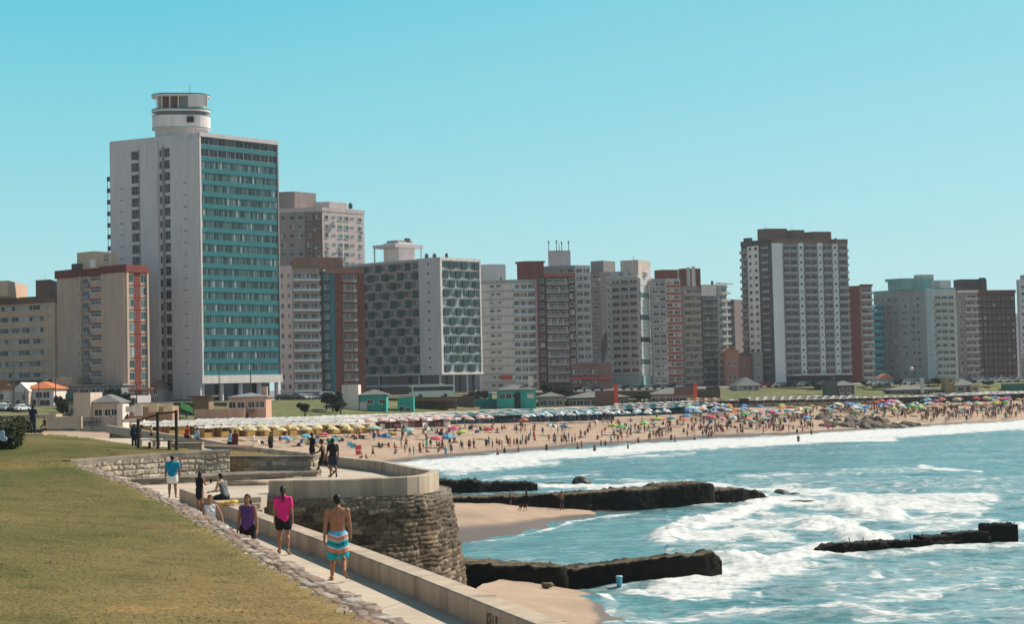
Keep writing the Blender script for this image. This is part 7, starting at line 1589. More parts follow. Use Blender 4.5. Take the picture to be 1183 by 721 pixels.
def crowd(px, py, pose='stand', col=None, col2=None, zone=None, v=None, rz=None, sc=None):
    v = v or ground_at(px, py); me = random.choice(PROTO[pose]); o = link('person', me, None, v, random.random() * 6.28 if rz is None else rz)
    s = sc or random.uniform(.88, 1.04); o.scale = (s * random.uniform(.95, 1.12), s, s)
    col = col or random.choice(['black', 'navy', 'red', 'blue', 'black', 'maroon', 'black', 'navy', 'black', 'maroon', 'khaki', 'grey', 'turquoise', 'pink', 'white', 'purple'])
    for i, m in enumerate((SKINS[random.choice([0, 0, 1, 2, 2])], CL[col2 or col], CL[col], HAIRM)):
        o.material_slots[i].link = 'OBJECT'; o.material_slots[i].material = m
    tag(o, 'x', 'person', 'people on the beach'); PENDING.append((o, f'person in {col} ' + {'stand': 'standing', 'walk': 'walking', 'sit': 'sitting'}[pose], f'{zone} below the {mark(px)}', px)); CROWD.append(o); return o
rc = random.Random(11)
def wl(px):  # picture row of the water's edge
    return float(np.interp(px, [445, 500, 560, 620, 700, 800, 900, 1000, 1100, 1183], [538, 531, 526, 521, 515, 508, 504, 497, 491, 486]))
# named little clusters seen in the photograph
for px, py, ps in [(468, 524, 'stand'), (473.5, 527, 'stand'), (478, 526.5, 'stand'), (485, 521, 'walk'), (489, 520, 'stand'), (493, 519, 'stand'), (497.5, 518, 'stand'), (511, 518, 'walk'), (515, 527, 'stand'), (521.5, 525, 'stand'), (532.5, 518, 'walk'), (534, 521, 'walk'), (547.5, 516, 'stand'), (562, 518, 'stand'), (565, 516, 'stand'), (569, 519, 'stand'), (574, 515.5, 'stand'), (577, 517, 'stand'), (580, 519, 'stand'), (587, 516, 'stand'), (589.5, 517, 'stand'), (594, 516, 'walk'), (597.5, 516.5, 'stand'), (604, 513.5, 'stand'), (607.5, 515.5, 'stand'), (613, 506, 'stand'), (617, 508, 'stand'), (618, 512, 'walk'), (640, 513.5, 'stand'), (642, 513, 'stand'), (649, 513, 'stand'), (652, 511, 'stand'), (654.5, 513.5, 'stand'), (657, 510, 'stand'), (661, 513, 'stand'), (664.5, 512, 'stand'), (676, 506, 'walk'), (679, 500, 'sit'), (671, 506, 'sit'), (432, 510, 'stand'), (437.5, 508, 'stand'), (580, 498.5, 'stand'), (545.5, 498, 'stand'), (601.5, 494, 'stand'), (607, 501, 'walk'), (627, 503, 'stand'), (431, 528, 'walk'), (418, 530, 'sit'), (423, 531, 'sit'), (438, 517, 'sit'), (449, 517, 'sit'), (456, 518, 'sit'), (505, 516, 'sit'), (729, 500, 'stand'), (728.5, 505, 'walk')]:
    crowd(px, py, ps, rc.choice(['black', 'black', 'navy', 'red', 'blue', 'maroon', 'black', 'turquoise']), None, 'on the open sand')
# waders
for px, py in [(575, 529), (583, 527), (599, 525.5), (631.5, 523.5), (667.5, 522.5), (672, 521), (687, 524.5), (694.5, 518.5), (699.5, 518), (725.5, 521.5), (737.5, 514.5), (749.5, 510.5), (775.5, 511.5), (780, 513.5), (802.5, 511), (819, 509), (822, 508), (903, 503.5), (921, 503.8), (927.5, 503), (937.5, 504.5), (922.5, 513.5), (989, 499), (996, 498), (1074.5, 487.5), (1100, 487), (1112, 487), (1168, 485.5), (1175, 484.5)]:
    v = at_z(px, py, -.35 if py > wl(px) - 1 else 0); crowd(px, py, rc.choice(['stand', 'stand', 'walk']), rc.choice(['black', 'navy', 'black', 'maroon', 'red']), None, 'wading in the foam', v)
# groups along the wet sand
for px in [706, 710, 714, 718.5, 751, 755, 758, 762, 765, 769.5, 772, 790, 794, 799.5, 812, 816, 819.5, 823, 826, 832.5, 835.5, 852, 855.5, 858, 874, 878, 882, 885, 894, 897.5, 900.5, 905, 911.5, 926, 930, 933, 936.5, 939, 953.5, 957, 962]:
    crowd(px, wl(px) - rc.uniform(2.0, 8.5), rc.choice(['stand', 'stand', 'walk']), None, None, 'on the wet sand')
for k in range(34):
    px = rc.uniform(1062, 1183); crowd(px, wl(px) - rc.uniform(2, 8), rc.choice(['stand', 'walk', 'stand']), None, None, 'on the wet sand')
# dry sand among the parasols
for k in range(46):
    px = rc.uniform(690, 935); crowd(px, wl(px) - rc.uniform(10, 22), rc.choice(['stand', 'stand', 'walk', 'sit']), None, None, 'on the dry sand')
for k in range(30):
    px = rc.uniform(1015, 1183); crowd(px, wl(px) - rc.uniform(8, 18), rc.choice(['stand', 'walk', 'sit']), None, None, 'on the dry sand')
for k in range(26):
    px = rc.uniform(290, 600); y0 = np.interp(px, [290, 440, 600], [511, 500, 490]); crowd(px, y0 + rc.uniform(0, 7), rc.choice(['sit', 'sit', 'stand']), None, None, 'among the parasols')
HAZE = .0001
# ================================================================== TENTS, PARASOLS, STREET LIFE
def canvas(name, c):
    g = sum(c) / 3 * .8 + .06; c = tuple(x * .8 + g * .2 for x in c)
    return M('canvas_' + name, c, rough=.85, var=.08, scale=2.5)
CV = {n: canvas(n, c) for n, c in dict(white=(.80, .75, .68), yellow=(.44, .25, .025), paleyellow=(.70, .54, .25), maroon=(.13, .03, .04), navy=(.02, .06, .09), teal=(.05, .33, .36), aqua=(.25, .52, .58), beige=(.42, .31, .21), black=(.02, .02, .02), palepink=(.66, .40, .36), red=(.60, .03, .03), pink=(.72, .05, .20), lime=(.45, .62, .05), green=(.10, .50, .12), blue=(.04, .22, .55), skyblue=(.10, .45, .66), orange=(.72, .22, .06), palegreen=(.40, .60, .42), peach=(.72, .42, .26), purple=(.18, .08, .30), darkgreen=(.02, .22, .16)).items()}
POLE = M('pole_white', (.6, .58, .55), rough=.5)
def tent_proto(roof, wall, front=True):
    r = link('beach_tent', None); w, d, h = 2.0, 2.4, 1.75
    mb = MB(); n = 6; vs = []; fs = []
    for j in range(n + 1):
        y = -d / 2 - .15 + (d + .3) * j / n; sag = -.10 * math.sin(math.pi * j / n)
        for i in range(5):
            x = (-1.06 + 2.12 * i / 4) * w / 2; vs.append((x, y, h + .26 * (1 - abs(x) / (1.06 * w / 2)) ** .8 + sag))
    for j in range(n):
        for i in range(4): fs.append((j * 5 + i, j * 5 + i + 1, (j + 1) * 5 + i + 1, (j + 1) * 5 + i))
    mb.add(vs, fs); 
    vv = [(-1.06 * w / 2, -d / 2 - .16, h), (0, -d / 2 - .16, h + .26), (1.06 * w / 2, -d / 2 - .16, h), (1.06 * w / 2, -d / 2 - .16, h - .22), (0.5, -d / 2 - .16, h - .14), (0, -d / 2 - .16, h - .22), (-.5, -d / 2 - .16, h - .14), (-1.06 * w / 2, -d / 2 - .16, h - .22)]
    mb.add(vv, [(0, 7, 6, 5, 4, 3, 2, 1)]); mb.build('roof', roof, r, smooth=False)
    mb = MB()
    for s in (-1, 1): mb.box((s * w / 2, 0, h / 2), (.04, d, h))
    mb.box((0, d / 2, h / 2), (w, .04, h))
    if front: mb.box((0, -d / 2 + .1, .45 if front == 1 else h / 2), (w * .96, .04, .9 if front == 1 else h))
    mb.build('wall', wall, r); return r
PRO = {k: tent_proto(CV[a], CV[b2], f) for k, (a, b2, f) in dict(yellow=('white', 'yellow', 1), yellowo=('white', 'yellow', 0), yellowc=('white', 'yellow', 2), peach=('peach', 'yellow', 1), maroon=('white', 'maroon', 1), maroonw=('white', 'white', 1), navy=('white', 'navy', 1), navyaqua=('aqua', 'navy', 1), navyteal=('teal', 'navy', 1), beige=('white', 'beige', 1), black=('white', 'black', 2), peachr=('peach', 'beige', 1)).items()}
DESC = dict(yellow='white roofed yellow tent', yellowo='open white yellow tent', yellowc='closed white yellow tent', peach='peach roofed tent', maroon='white roofed maroon tent', maroonw='all white tent', navy='white roofed navy tent', navyaqua='aqua roofed navy tent', navyteal='teal roofed navy tent', beige='white roofed beige tent', black='white roofed black tent', peachr='peach roofed beige tent')
used_p = set()
def tent_row(A, Bq, kinds, rowname, group, step=2.14, jit=.12):
    a = ground_at(*A); b2 = ground_at(*Bq); L = (b2 - a); L.z = 0; n = max(1, int(L.length / step)); rz = math.atan2(L.y, L.x)
    for k in range(n + 1):
        px = A[0] + (Bq[0] - A[0]) * k / n; py = A[1] + (Bq[1] - A[1]) * k / n; v = ground_at(px, py); kd = kinds[k % len(kinds)] if not callable(kinds) else kinds(k)
        v = v + Vector((random.uniform(-.05, .05), random.uniform(-jit, jit) * 2, random.uniform(-.05, .08)))
        if kd not in used_p: o = PRO[kd]; o.location = v; o.rotation_euler = (0, 0, rz); used_p.add(kd); tag(o, 'x', 'tent', group)
        else: o = dup(PRO[kd], v, rz + random.uniform(-.03, .03), None, group); o['category'] = 'tent'
        PENDING.append((o, DESC[kd], f'in the {rowname} below the {mark(px)}', px))
g = 'rows of rented beach tents'
tent_row((236, 505.6), (424, 500), ['yellow', 'yellowo', 'yellow', 'yellowc', 'yellowo'], 'front yellow row', g); tent_row((176, 503.6), (430, 497.2), ['yellow', 'yellowo', 'yellow', 'yellowc', 'yellowo'], 'second yellow row', g)
tent_row((160, 501.5), (428, 494.8), ['yellow', 'yellowo', 'yellow', 'yellowc', 'yellowo'], 'third yellow row', g); tent_row((176, 499.2), (424, 492.8), ['yellow', 'yellowo', 'yellow', 'yellowc', 'yellowo'], 'fourth yellow row', g); tent_row((236, 496), (418, 491), ['yellow', 'yellowo', 'yellow', 'yellowc', 'yellowo'], 'rear yellow row', g)
tent_row((404, 496.6), (512, 492.5), ['maroon', 'maroonw', 'maroon'], 'front maroon row', g); tent_row((392, 494), (518, 489.4), ['maroon', 'maroon', 'maroonw'], 'second maroon row', g); tent_row((380, 491.4), (500, 487.2), ['maroonw', 'maroon'], 'rear maroon row', g)
tent_row((516, 490.2), (702, 485.2), ['navy', 'navyaqua', 'navy', 'navyteal', 'navyaqua'], 'front navy row', g); tent_row((522, 487.4), (700, 482.2), ['navyaqua', 'navy'], 'second navy row', g); tent_row((560, 484.2), (700, 479.8), ['navyteal', 'navy', 'navyaqua'], 'rear navy row', g)
tent_row((706, 481.5), (826, 476.5), ['navy', 'navy', 'navyteal'], 'front mixed row', g); tent_row((706, 478.6), (828, 473.8), ['navy', 'beige', 'navyteal'], 'second mixed row', g); tent_row((716, 475.8), (800, 472), ['beige', 'navy'], 'rear mixed row', g)
tent_row((798, 471.4), (830, 470.4), ['peachr'], 'short peach row', g); tent_row((798, 469.2), (828, 468.2), ['peachr'], 'rear peach row', g)
tent_row((848, 470.6), (1012, 467.2), ['beige'], 'long beige row', g); tent_row((868, 468.2), (985, 465.4), ['beige'], 'rear beige row', g)
tent_row((1018, 466.8), (1078, 465.4), ['black'], 'short black row', g); tent_row((1093, 465.0), (1190, 461.5), ['black'], 'front black row', g); tent_row((1104, 463.0), (1190, 459.8), ['black'], 'rear black row', g)

def umbrella_mesh(c1, c2):
    def mk():
        mb = MB(); n = 8; prof = [(0, 0.46), (.42, .37), (.82, .20), (1.1, 0)]; vs = []
        for r_, z in prof[1:]:
            for k in range(n * 2):
                a = math.pi * k / n; rr = r_ * (1 if k % 2 == 0 else .955); vs.append((rr * math.cos(a), rr * math.sin(a), z - (0.03 if k % 2 else 0) * r_))
        vs.append((0, 0, .48)); t = len(vs) - 1; m = 2 * n
        for k in range(m): mb_i = (k // 2) % 2; mb.add([vs[t], vs[k], vs[(k + 1) % m]], [(0, 1, 2)], mb_i)
        for j in range(2):
            for k in range(m): mb.add([vs[j * m + k], vs[(j + 1) * m + k], vs[(j + 1) * m + (k + 1) % m], vs[j * m + (k + 1) % m]], [(0, 1, 2, 3)], (k // 2) % 2)
        for k in range(m):   # valance
            p, q = vs[2 * m + k], vs[2 * m + (k + 1) % m]; mb.add([p, (p[0], p[1], p[2] - .16), (q[0], q[1], q[2] - .16), q], [(0, 1, 2, 3)], (k // 2) % 2)
        me = mb.mesh('canopy', [CV[c1], CV[c2]]); return me
    return cached(('um', c1, c2), mk)
polem = MB().tube((0, 0, -.3), (0, 0, 2.5), .035, .025, 6).mesh('pole', POLE)
CNAME = dict(paleyellow='cream', palepink='blush', palegreen='mint', skyblue='azure', darkgreen='forest')
def umbrella(px, py, c1, c2, zone, group, sc=1.0, hgt=1.95, tilt=None):
    v = ground_at(px, py); r = link('beach_umbrella', None, None, v, random.random() * 6); r.scale = (sc,) * 3; tag(r, 'x', 'parasol', group)
    t_ = random.uniform(-.14, .14) if tilt is None else tilt; r.rotation_euler = (t_, random.uniform(-.12, .12), random.random() * 6)
    link('canopy', umbrella_mesh(c1, c2), r, (0, 0, hgt)); link('pole', polem, r)
    n1, n2 = CNAME.get(c1, c1), CNAME.get(c2, c2); d = f'{n1} parasol' if c1 == c2 else f'{n1} and {n2} parasol'
    PENDING.append((r, d, f'{zone} below the {mark(px)}', px)); return r
ru = random.Random(4); ug = 'beach parasols'
for k in range(11): umbrella(276 + 15.5 * k + ru.uniform(-2, 2), 511 - .028 * 15.5 * k + ru.uniform(-1, .6), 'paleyellow', 'paleyellow' if k % 4 else 'yellow', 'in the front cream row', ug)
for k in range(10): umbrella(284 + 16 * k + ru.uniform(-2, 2), 507.5 - .026 * 16 * k + ru.uniform(-.5, .5), 'paleyellow' if k % 3 else 'yellow', 'paleyellow', 'in the second cream row', ug)
for k in range(13): umbrella(416 + 12.6 * k + ru.uniform(-2, 2), 499 - .035 * 12.6 * k + ru.uniform(-.6, .8), 'palepink', 'white' if k % 3 == 0 else 'palepink', 'in the blush row', ug)
for k in range(9): umbrella(424 + 16 * k + ru.uniform(-2, 2), 496.3 - .035 * 16 * k, 'palepink', 'palepink', 'in the rear blush row', ug)
for k in range(15): umbrella(612 + 11.4 * k + ru.uniform(-2, 2), 490.6 - .03 * 11.4 * k + ru.uniform(-.6, .6), ['white', 'skyblue', 'aqua', 'white'][k % 4], ['aqua', 'white', 'white', 'skyblue'][k % 4], 'in the striped row', ug)
for k in range(9): umbrella(632 + 17 * k + ru.uniform(-2, 2), 487.8 - .03 * 17 * k, 'white', ['aqua', 'palepink', 'navy'][k % 3], 'in the rear striped row', ug)
for px, py, c1, c2, s in [(387.5, 522, 'darkgreen', 'teal', 1), (433, 507, 'palegreen', 'aqua', 1), (452, 514, 'yellow', 'yellow', 1), (446, 516, 'navy', 'blue', 1.0), (473, 509, 'aqua', 'palegreen', 1), (495, 508, 'white', 'black', 1), (504, 518, 'pink', 'red', .9), (518, 518, 'skyblue', 'blue', 1.05), (524, 507, 'red', 'pink', 1), (534.5, 511, 'lime', 'lime', .95), (565, 508, 'red', 'red', 1), (606.5, 496.5, 'orange', 'red', 1), (607, 491, 'aqua', 'white', .9), (636, 503.5, 'white', 'navy', 1), (651.5, 503, 'blue', 'navy', .9), (657.5, 503, 'orange', 'peach', .8), (688.5, 496, 'red', 'white', .8), (709, 503, 'lime', 'yellow', 1), (744.5, 500, 'green', 'lime', 1), (756, 493.5, 'peach', 'orange', .9), (788, 494, 'orange', 'red', .9), (793.5, 490.5, 'skyblue', 'blue', 1), (819.5, 493, 'pink', 'red', 1.1), (765, 502, 'orange', 'white', .8), (841, 484, 'aqua', 'white', 1), (856, 483, 'blue', 'skyblue', 1), (933, 493, 'skyblue', 'blue', 1.0), (885, 492, 'aqua', 'aqua', .8), (1062.5, 481, 'green', 'lime', 1.1), (1055, 478, 'lime', 'green', 1), (1115.5, 477, 'yellow', 'orange', 1.1), (1042, 479, 'lime', 'blue', .9), (1033, 481, 'lime', 'lime', .9), (374, 512.5, 'red', 'pink', .8), (352, 516, 'skyblue', 'teal', .9), (331, 517.5, 'skyblue', 'blue', .8)]:
    umbrella(px, py, c1, c2, 'standing on the sand', ug, s)
PALT = ['red', 'blue', 'green', 'yellow', 'white', 'orange', 'skyblue', 'lime', 'palepink', 'teal', 'navy', 'aqua', 'paleyellow', 'purple', 'pink', 'maroon', 'palegreen']
for k in range(84):
    px = ru.uniform(790, 1012); py = np.interp(px, [790, 870, 1012], [479, 478.5, 474]) + ru.uniform(-1.5, 8.5) * (1 if px > 860 else .7); a_, b_ = ru.choice(PALT), ru.choice(PALT); umbrella(px, py, a_, b_ if ru.random() < .5 else a_, 'in the crowded parasols', ug, ru.uniform(.85, 1.05), ru.uniform(1.7, 2.0))
for k in range(62):
    px = ru.uniform(1012, 1190); py = np.interp(px, [1012, 1190], [471, 464.5]) + ru.uniform(.5, 8.5); a_, b_ = ru.choice(PALT), ru.choice(PALT); umbrella(px, py, a_, b_ if ru.random() < .5 else a_, 'in the crowded parasols', ug, ru.uniform(.85, 1.05), ru.uniform(1.7, 2.0))
for k in range(10):
    px = ru.uniform(690, 900); py = wl(px) - ru.uniform(9, 24); a_, b_ = ru.choice(PALT), ru.choice(PALT); umbrella(px, py, a_, b_ if ru.random() < .5 else a_, 'scattered low', ug, ru.uniform(.8, 1.0), ru.uniform(1.7, 1.95))
# the rest of the crowd beyond the three hundred nearest figures: one mass
def low_person(fem, pose):
    J, S, I = body(fem=fem, **pose); mb = MB()
    for q in BODY:
        if q[1:] != 'hand': prims_mesh(S[q], 0, 5, .004, mb)
    prims_mesh(garment('trunks' if not fem else 'brief', J, S, I), 1, 5, .022, mb)
    if fem: prims_mesh(garment('bra', J, S, I), 1, 5, .02, mb)
    prims_mesh(hair_prims('short' if not fem else 'long', J, I), 2, 5, .008, mb); return np.array([tuple(v) for v in mb.v]), mb.f, mb.mi
lows = [low_person(f_, p_) for f_ in (False, True) for p_ in (STAND, WALK, SITP, HIPS)]
cm = [SKINS[0], SKINS[1], SKINS[2], CL['black'], CL['navy'], CL['maroon'], CL['blue'], CL['red'], CL['turquoise'], CL['white'], HAIRM]; mb = MB(); rcw = random.Random(77)
for k in range(330):
    u_ = rcw.random()
    if u_ < .45: px = rcw.gauss(rcw.choice([820, 865, 905, 945, 985]), 22); py = wl(px) - rcw.uniform(6, 25)
    elif u_ < .78: px = rcw.uniform(1005, 1188); py = np.interp(px, [1005, 1188], [476, 466]) + rcw.uniform(0, 13)
    else: px = rcw.gauss(rcw.choice([480, 530, 600, 660, 720, 760]), 18); py = wl(px) - rcw.uniform(7, 26)
    if 938 < px < 1066 and py > 477: py = 477 - rcw.uniform(0, 6)
    g_ = ground_at(px, py); V_, F_, Mi_ = lows[rcw.randrange(8)] if u_ < .8 else lows[rcw.choice([0, 1, 2, 4, 6])]; a_ = rcw.random() * 6.28; s_ = rcw.uniform(.88, 1.03); c_, d_ = math.cos(a_) * s_, math.sin(a_) * s_
    W_ = np.stack([V_[:, 0] * c_ - V_[:, 1] * d_ + g_.x, V_[:, 0] * d_ + V_[:, 1] * c_ + g_.y, V_[:, 2] * s_ + g_.z], 1); sk, cl = rcw.choice([0, 0, 1, 2]), rcw.choice([3, 3, 3, 4, 4, 5, 6, 7, 8, 9]); o_ = len(mb.v); mb.v.extend(map(tuple, W_.tolist())); mb.f.extend(tuple(i + o_ for i in f) for f in F_); mb.mi.extend([(sk, cl, 10)[i] for i in Mi_])
o = mb.build('crowd', cm, None, True); tag(o, 'dense crowd of small distant bathers spread over the main beach', kind='stuff')
# beach chairs and windbreaks
def chair_mesh(c):
    def mk():
        mb = MB(); a = R(25)
        mb.box((0, .0, .32), (.52, .5, .04)); mb.box((0, -.36, .68), (.52, .04, .78), 0, Matrix.Rotation(a, 4, 'X'))
        for s in (-1, 1): mb.tube((s * .28, .3, 0), (s * .28, -.55, 1.02), .02, .02, 5, 1); mb.tube((s * .28, -.4, 0), (s * .28, .28, .5), .02, .02, 5, 1); mb.tube((s * .28, .26, .5), (s * .28, -.34, .52), .02, .02, 5, 1)
        return mb.mesh('beach_chair', [CV[c], ALU])
    return cached(('ch', c), mk)
for k in range(130):
    if k > 60: px = ru.uniform(795, 1185); py = np.interp(px, [790, 870, 1012, 1190], [480, 479, 475, 467]) + ru.uniform(0, 8)
    elif k < 30: px = ru.uniform(295, 560); py = np.interp(px, [295, 440, 560], [513, 503, 494]) + ru.uniform(0, 6)
    else: px = ru.uniform(680, 1000); py = wl(px) - ru.uniform(12, 20)
    c = ru.choice(['red', 'blue', 'green', 'white', 'orange', 'teal', 'navy', 'yellow']); o = link('beach_chair', chair_mesh(c), None, ground_at(px, py), ru.random() * 6); tag(o, 'x', 'chair', 'folding beach chairs'); PENDING.append((o, f'{c} folding beach chair', f'on the sand below the {mark(px)}', px))
bagm = [MB().sphere((0, 0, .2), (.34, .24, .24), 8, 6).box((0, 0, .46), (.3, .06, .1)).mesh('beach_bag', [CL[c]]) for c in ('black', 'navy', 'maroon', 'khaki', 'blue')]
def towel_mesh(c):
    mb = MB(); n = 6
    for k in range(n): mb.box((0, -.85 + 1.7 * (k + .5) / n, .03 + .012 * ((k * 5) % 3)), (.85, 1.7 / n, .03))
    return mb.mesh('beach_towel', CV[c])
towm = {c: towel_mesh(c) for c in ('red', 'blue', 'white', 'teal', 'orange', 'navy', 'purple')}
for k in range(150):
    if k % 3 == 0: px = ru.uniform(300, 600); py = np.interp(px, [295, 440, 600], [513, 503, 492]) + ru.uniform(0, 7)
    elif k % 3 == 1: px = ru.uniform(690, 1000); py = wl(px) - ru.uniform(10, 24)
    else: px = ru.uniform(795, 1185); py = np.interp(px, [790, 870, 1012, 1190], [480, 479, 475, 467]) + ru.uniform(0, 8)
    if k % 2: i = ru.randrange(5); o = link('beach_bag', bagm[i], None, ground_at(px, py), ru.random() * 6); tag(o, 'x', 'bag', 'bags on the sand'); PENDING.append((o, ['black', 'navy', 'maroon', 'khaki', 'blue'][i] + ' beach bag', f'on the sand below the {mark(px)}', px)); o.scale = (ru.uniform(.9, 1.6),) * 3
    else: c = ru.choice(list(towm)); o = link('beach_towel', towm[c], None, ground_at(px, py), ru.random() * 6); tag(o, 'x', 'towel', 'towels on the sand'); PENDING.append((o, f'{c} beach towel', f'spread below the {mark(px)}', px))
for px, py, c, w_, lab in [(414, 520, 'red', 2.2, 'bright red windbreak sheet leaning near the water'), (408, 518, 'teal', 2.0, 'teal windbreak beside the bright red sheet'), (414, 526, 'red', 1.8, 'lower red sunshade tilted on the near sand'), (404, 516, 'skyblue', 1.8, 'sky blue towel hung on the near sand')]:
    v = ground_at(px, py); mb = MB(); mb.box((0, 0, .7), (w_ * .8, .04, 1.3), 0, Matrix.Rotation(R(-14), 4, 'X')); mb.tube((-w_ * .4, .1, 0), (-w_ * .4, 0, 1.5), .03, .03, 5); mb.tube((w_ * .4, .1, 0), (w_ * .4, 0, 1.5), .03, .03, 5); o = mb.build('windbreak', CV[c], None, loc=v); o.rotation_euler = (0, 0, .4); o.scale = (.6,) * 3; tag(o, lab, 'windbreak')
settle_labels()

# lifeguard stand on the sand in front of the pink parasols
v = ground_at(457, 507); t_ = thing('lifeguard_stand', 'dark wooden lifeguard stand in front of the pink parasols', 'stand', v); t_.scale = (1, 1, 1)
mb = MB(); mb.box((0, 0, 1.5), (2.6, 1.8, .15)); mb.build('platform', WOOD_D, t_); mb = MB(); mb.box((0, -.85, 2.05), (2.6, .08, .1)); mb.box((0, .85, 2.05), (2.6, .08, .1)); [mb.box((x, y, 1.8), (.08, .08, .6)) for x in (-1.25, 0, 1.25) for y in (-.85, .85)]; mb.build('railing', WOOD_D, t_)
for x in (-1.2, 1.2):
    for y in (-.8, .8): mb = MB(); mb.box((x, y, .7), (.14, .14, 1.6)); mb.build('leg', WOOD_D, t_)

# ------------------------------------------------------------------ cars
def car_proto(col, kind):
    m = M('car_paint_' + kind, col, rough=.3, spec=.5, var=.03); r = link('parked_car', None)
    L, W, = 4.2, 1.75; prof = [(-2.1, .35), (-2.08, .75), (-1.75, .92), (-1.0, .98), (.95, .92), (1.8, .80), (2.08, .62), (2.1, .35)]
    cab = [(-1.72, .92), (-1.3, 1.38), (.2, 1.46), (1.02, .92)]
    if kind in ('van',): prof = [(-2.1, .35), (-2.1, 1.0), (1.4, 1.0), (1.9, .85), (2.1, .6), (2.1, .35)]; cab = [(-2.05, 1.0), (-2.0, 1.85), (.9, 1.85), (1.5, 1.0)]
    mb = MB(); mb.add([(x, s * W / 2, z) for s in (-1, 1) for x, z in prof], [tuple(range(len(prof)))[::-1], tuple(range(len(prof), 2 * len(prof)))] + [(i, (i + 1) % len(prof), len(prof) + (i + 1) % len(prof), len(prof) + i) for i in range(len(prof))])
    k = len(cab); mb.add([(x, s * (W / 2 - (.05 if z < 1.1 else .2)), z) for s in (-1, 1) for x, z in cab], [tuple(range(k))[::-1], tuple(range(k, 2 * k))] + [(i, (i + 1) % k, k + (i + 1) % k, k + i) for i in range(k)]); mb.build('body', m, r)
    zc0, zc1 = cab[0][1] + .06, cab[1][1] - .08
    for s in (-1, 1):
        mb = MB(); y0, y1 = s * (W / 2 - .03), s * (W / 2 - .17); x0, x1, x2, x3 = cab[0][0] + .15, cab[1][0] + .08, cab[2][0] - .05, cab[3][0] - .18
        mb.add([(x0, y0, zc0), (x3, y0, zc0), (x2, y1, zc1), (x1, y1, zc1)], [(0, 1, 2, 3)]); mb.build('side_window', GLASS_DARK, r)
    mb = MB(); mb.add([(cab[3][0] + .02, -W / 2 + .2, zc0), (cab[3][0] + .02, W / 2 - .2, zc0), (cab[2][0] + .04, W / 2 - .28, zc1), (cab[2][0] + .04, -W / 2 + .28, zc1)], [(0, 1, 2, 3)]); mb.build('windscreen', GLASS_DARK, r)
    for x in (-1.3, 1.3):
        for s in (-1, 1): mb = MB(); mb.tube((x, s * .72, .32), (x, s * .90, .32), .32, .32, 14); mb.build('wheel', DARKV, r)
    return r
CARS = [(car_proto(c, n), d) for n, c, d in (('white', (.70, .70, .68), 'white car'), ('silver', (.36, .37, .38), 'silver car'), ('black', (.02, .02, .022), 'black car'), ('red', (.35, .03, .035), 'red car'), ('blue', (.04, .08, .16), 'dark blue car'), ('van', (.62, .62, .60), 'white van'), ('grey', (.12, .125, .13), 'grey car'))]
cused = set(); PENDING.clear()
def car(px, py, i, rz, where):
    v = ground_at(px, py); p, d = CARS[i]
    if i not in cused: o = p; o.location = v; o.rotation_euler = (0, 0, rz); cused.add(i)
    else: o = dup(p, v, rz)
    tag(o, 'x', 'car', 'cars parked along the seafront'); PENDING.append((o, d, where, px))
rz_ = R(38)
for px, py, i in [(3, 474, 0), (9, 475, 1), (14, 475, 2), (18.5, 475, 2), (24, 475.5, 0), (28, 475, 4)]: car(px, py, i, R(70), 'parked by the orange roofed houses')
for px, py, i in [(196, 463.5, 1), (203, 463.5, 0), (209, 463.3, 2), (217, 463, 0), (187, 464, 6)]: car(px, py, i, R(45), 'parked below the white tower flank')
for px, py, i in [(328, 462.5, 2), (335, 462.3, 6), (342, 462.2, 2), (350, 462, 0), (358, 461.7, 1), (365, 461.5, 4), (373, 461.2, 0), (379, 461, 5), (386, 460.8, 6), (346, 460.4, 4), (361, 460, 2)]: car(px, py, i, R(40), 'parked below the brown brick block')
for k, px in enumerate(range(640, 700, 10)): car(px, 452.6 - .02 * (px - 640), [1, 0, 6, 2, 1, 4][k], R(8), 'parked behind the long green club')
for k, px in enumerate(range(716, 800, 9)): car(px, 450.8 - .02 * (px - 716), [0, 2, 1, 6, 0, 4, 1, 2, 0, 6][k], R(5), 'parked below the glass cornered block')
for k, (px, i) in enumerate([(884, 3), (893, 3), (901, 0), (908, 1), (915, 2), (922, 4), (929, 0), (937, 6), (944, 2), (951, 1)]): car(px, 447.6 - .02 * (px - 884), i, R(4), 'parked below the striped tower')
for k, px in enumerate(range(1010, 1190, 10)): car(px, 445 - .021 * (px - 1010), [0, 0, 1, 2, 0, 1, 6, 0, 0, 1, 0, 4, 0, 1, 0, 0, 1, 0][k], R(8), 'parked below the right hand blocks')
settle_labels(); PENDING.clear()
for i, (p, d) in enumerate(CARS):
    if i not in cused:
        for ch in list(p.children): bpy.data.objects.remove(ch)
        bpy.data.objects.remove(p)
for k, p in PRO.items():
    if k not in used_p:
        for ch in list(p.children): bpy.data.objects.remove(ch)
        bpy.data.objects.remove(p)
# white coach below the hotel
v = ground_at(499, 459.5); bs_ = thing('coach', 'long white coach with dark window band parked below the chequered hotel', 'bus', v, R(22))
mb = MB(); mb.box((0, 0, 1.9), (12, 2.5, 3.0)); mb.build('body', M('coach_white', (.66, .65, .62), rough=.35), bs_)
mb = MB(); mb.box((0, -1.26, 2.35), (11.2, .03, 1.1)); mb.box((-6.01, 0, 2.2), (.03, 2.1, 1.5)); mb.build('window_band', GLASS_DARK, bs_)
for x in (-3.6, 3.4):
    for s in (-1, 1): mb = MB(); mb.tube((x, s * 1.05, .5), (x, s * 1.28, .5), .5, .5, 16); mb.build('wheel', DARKV, bs_)

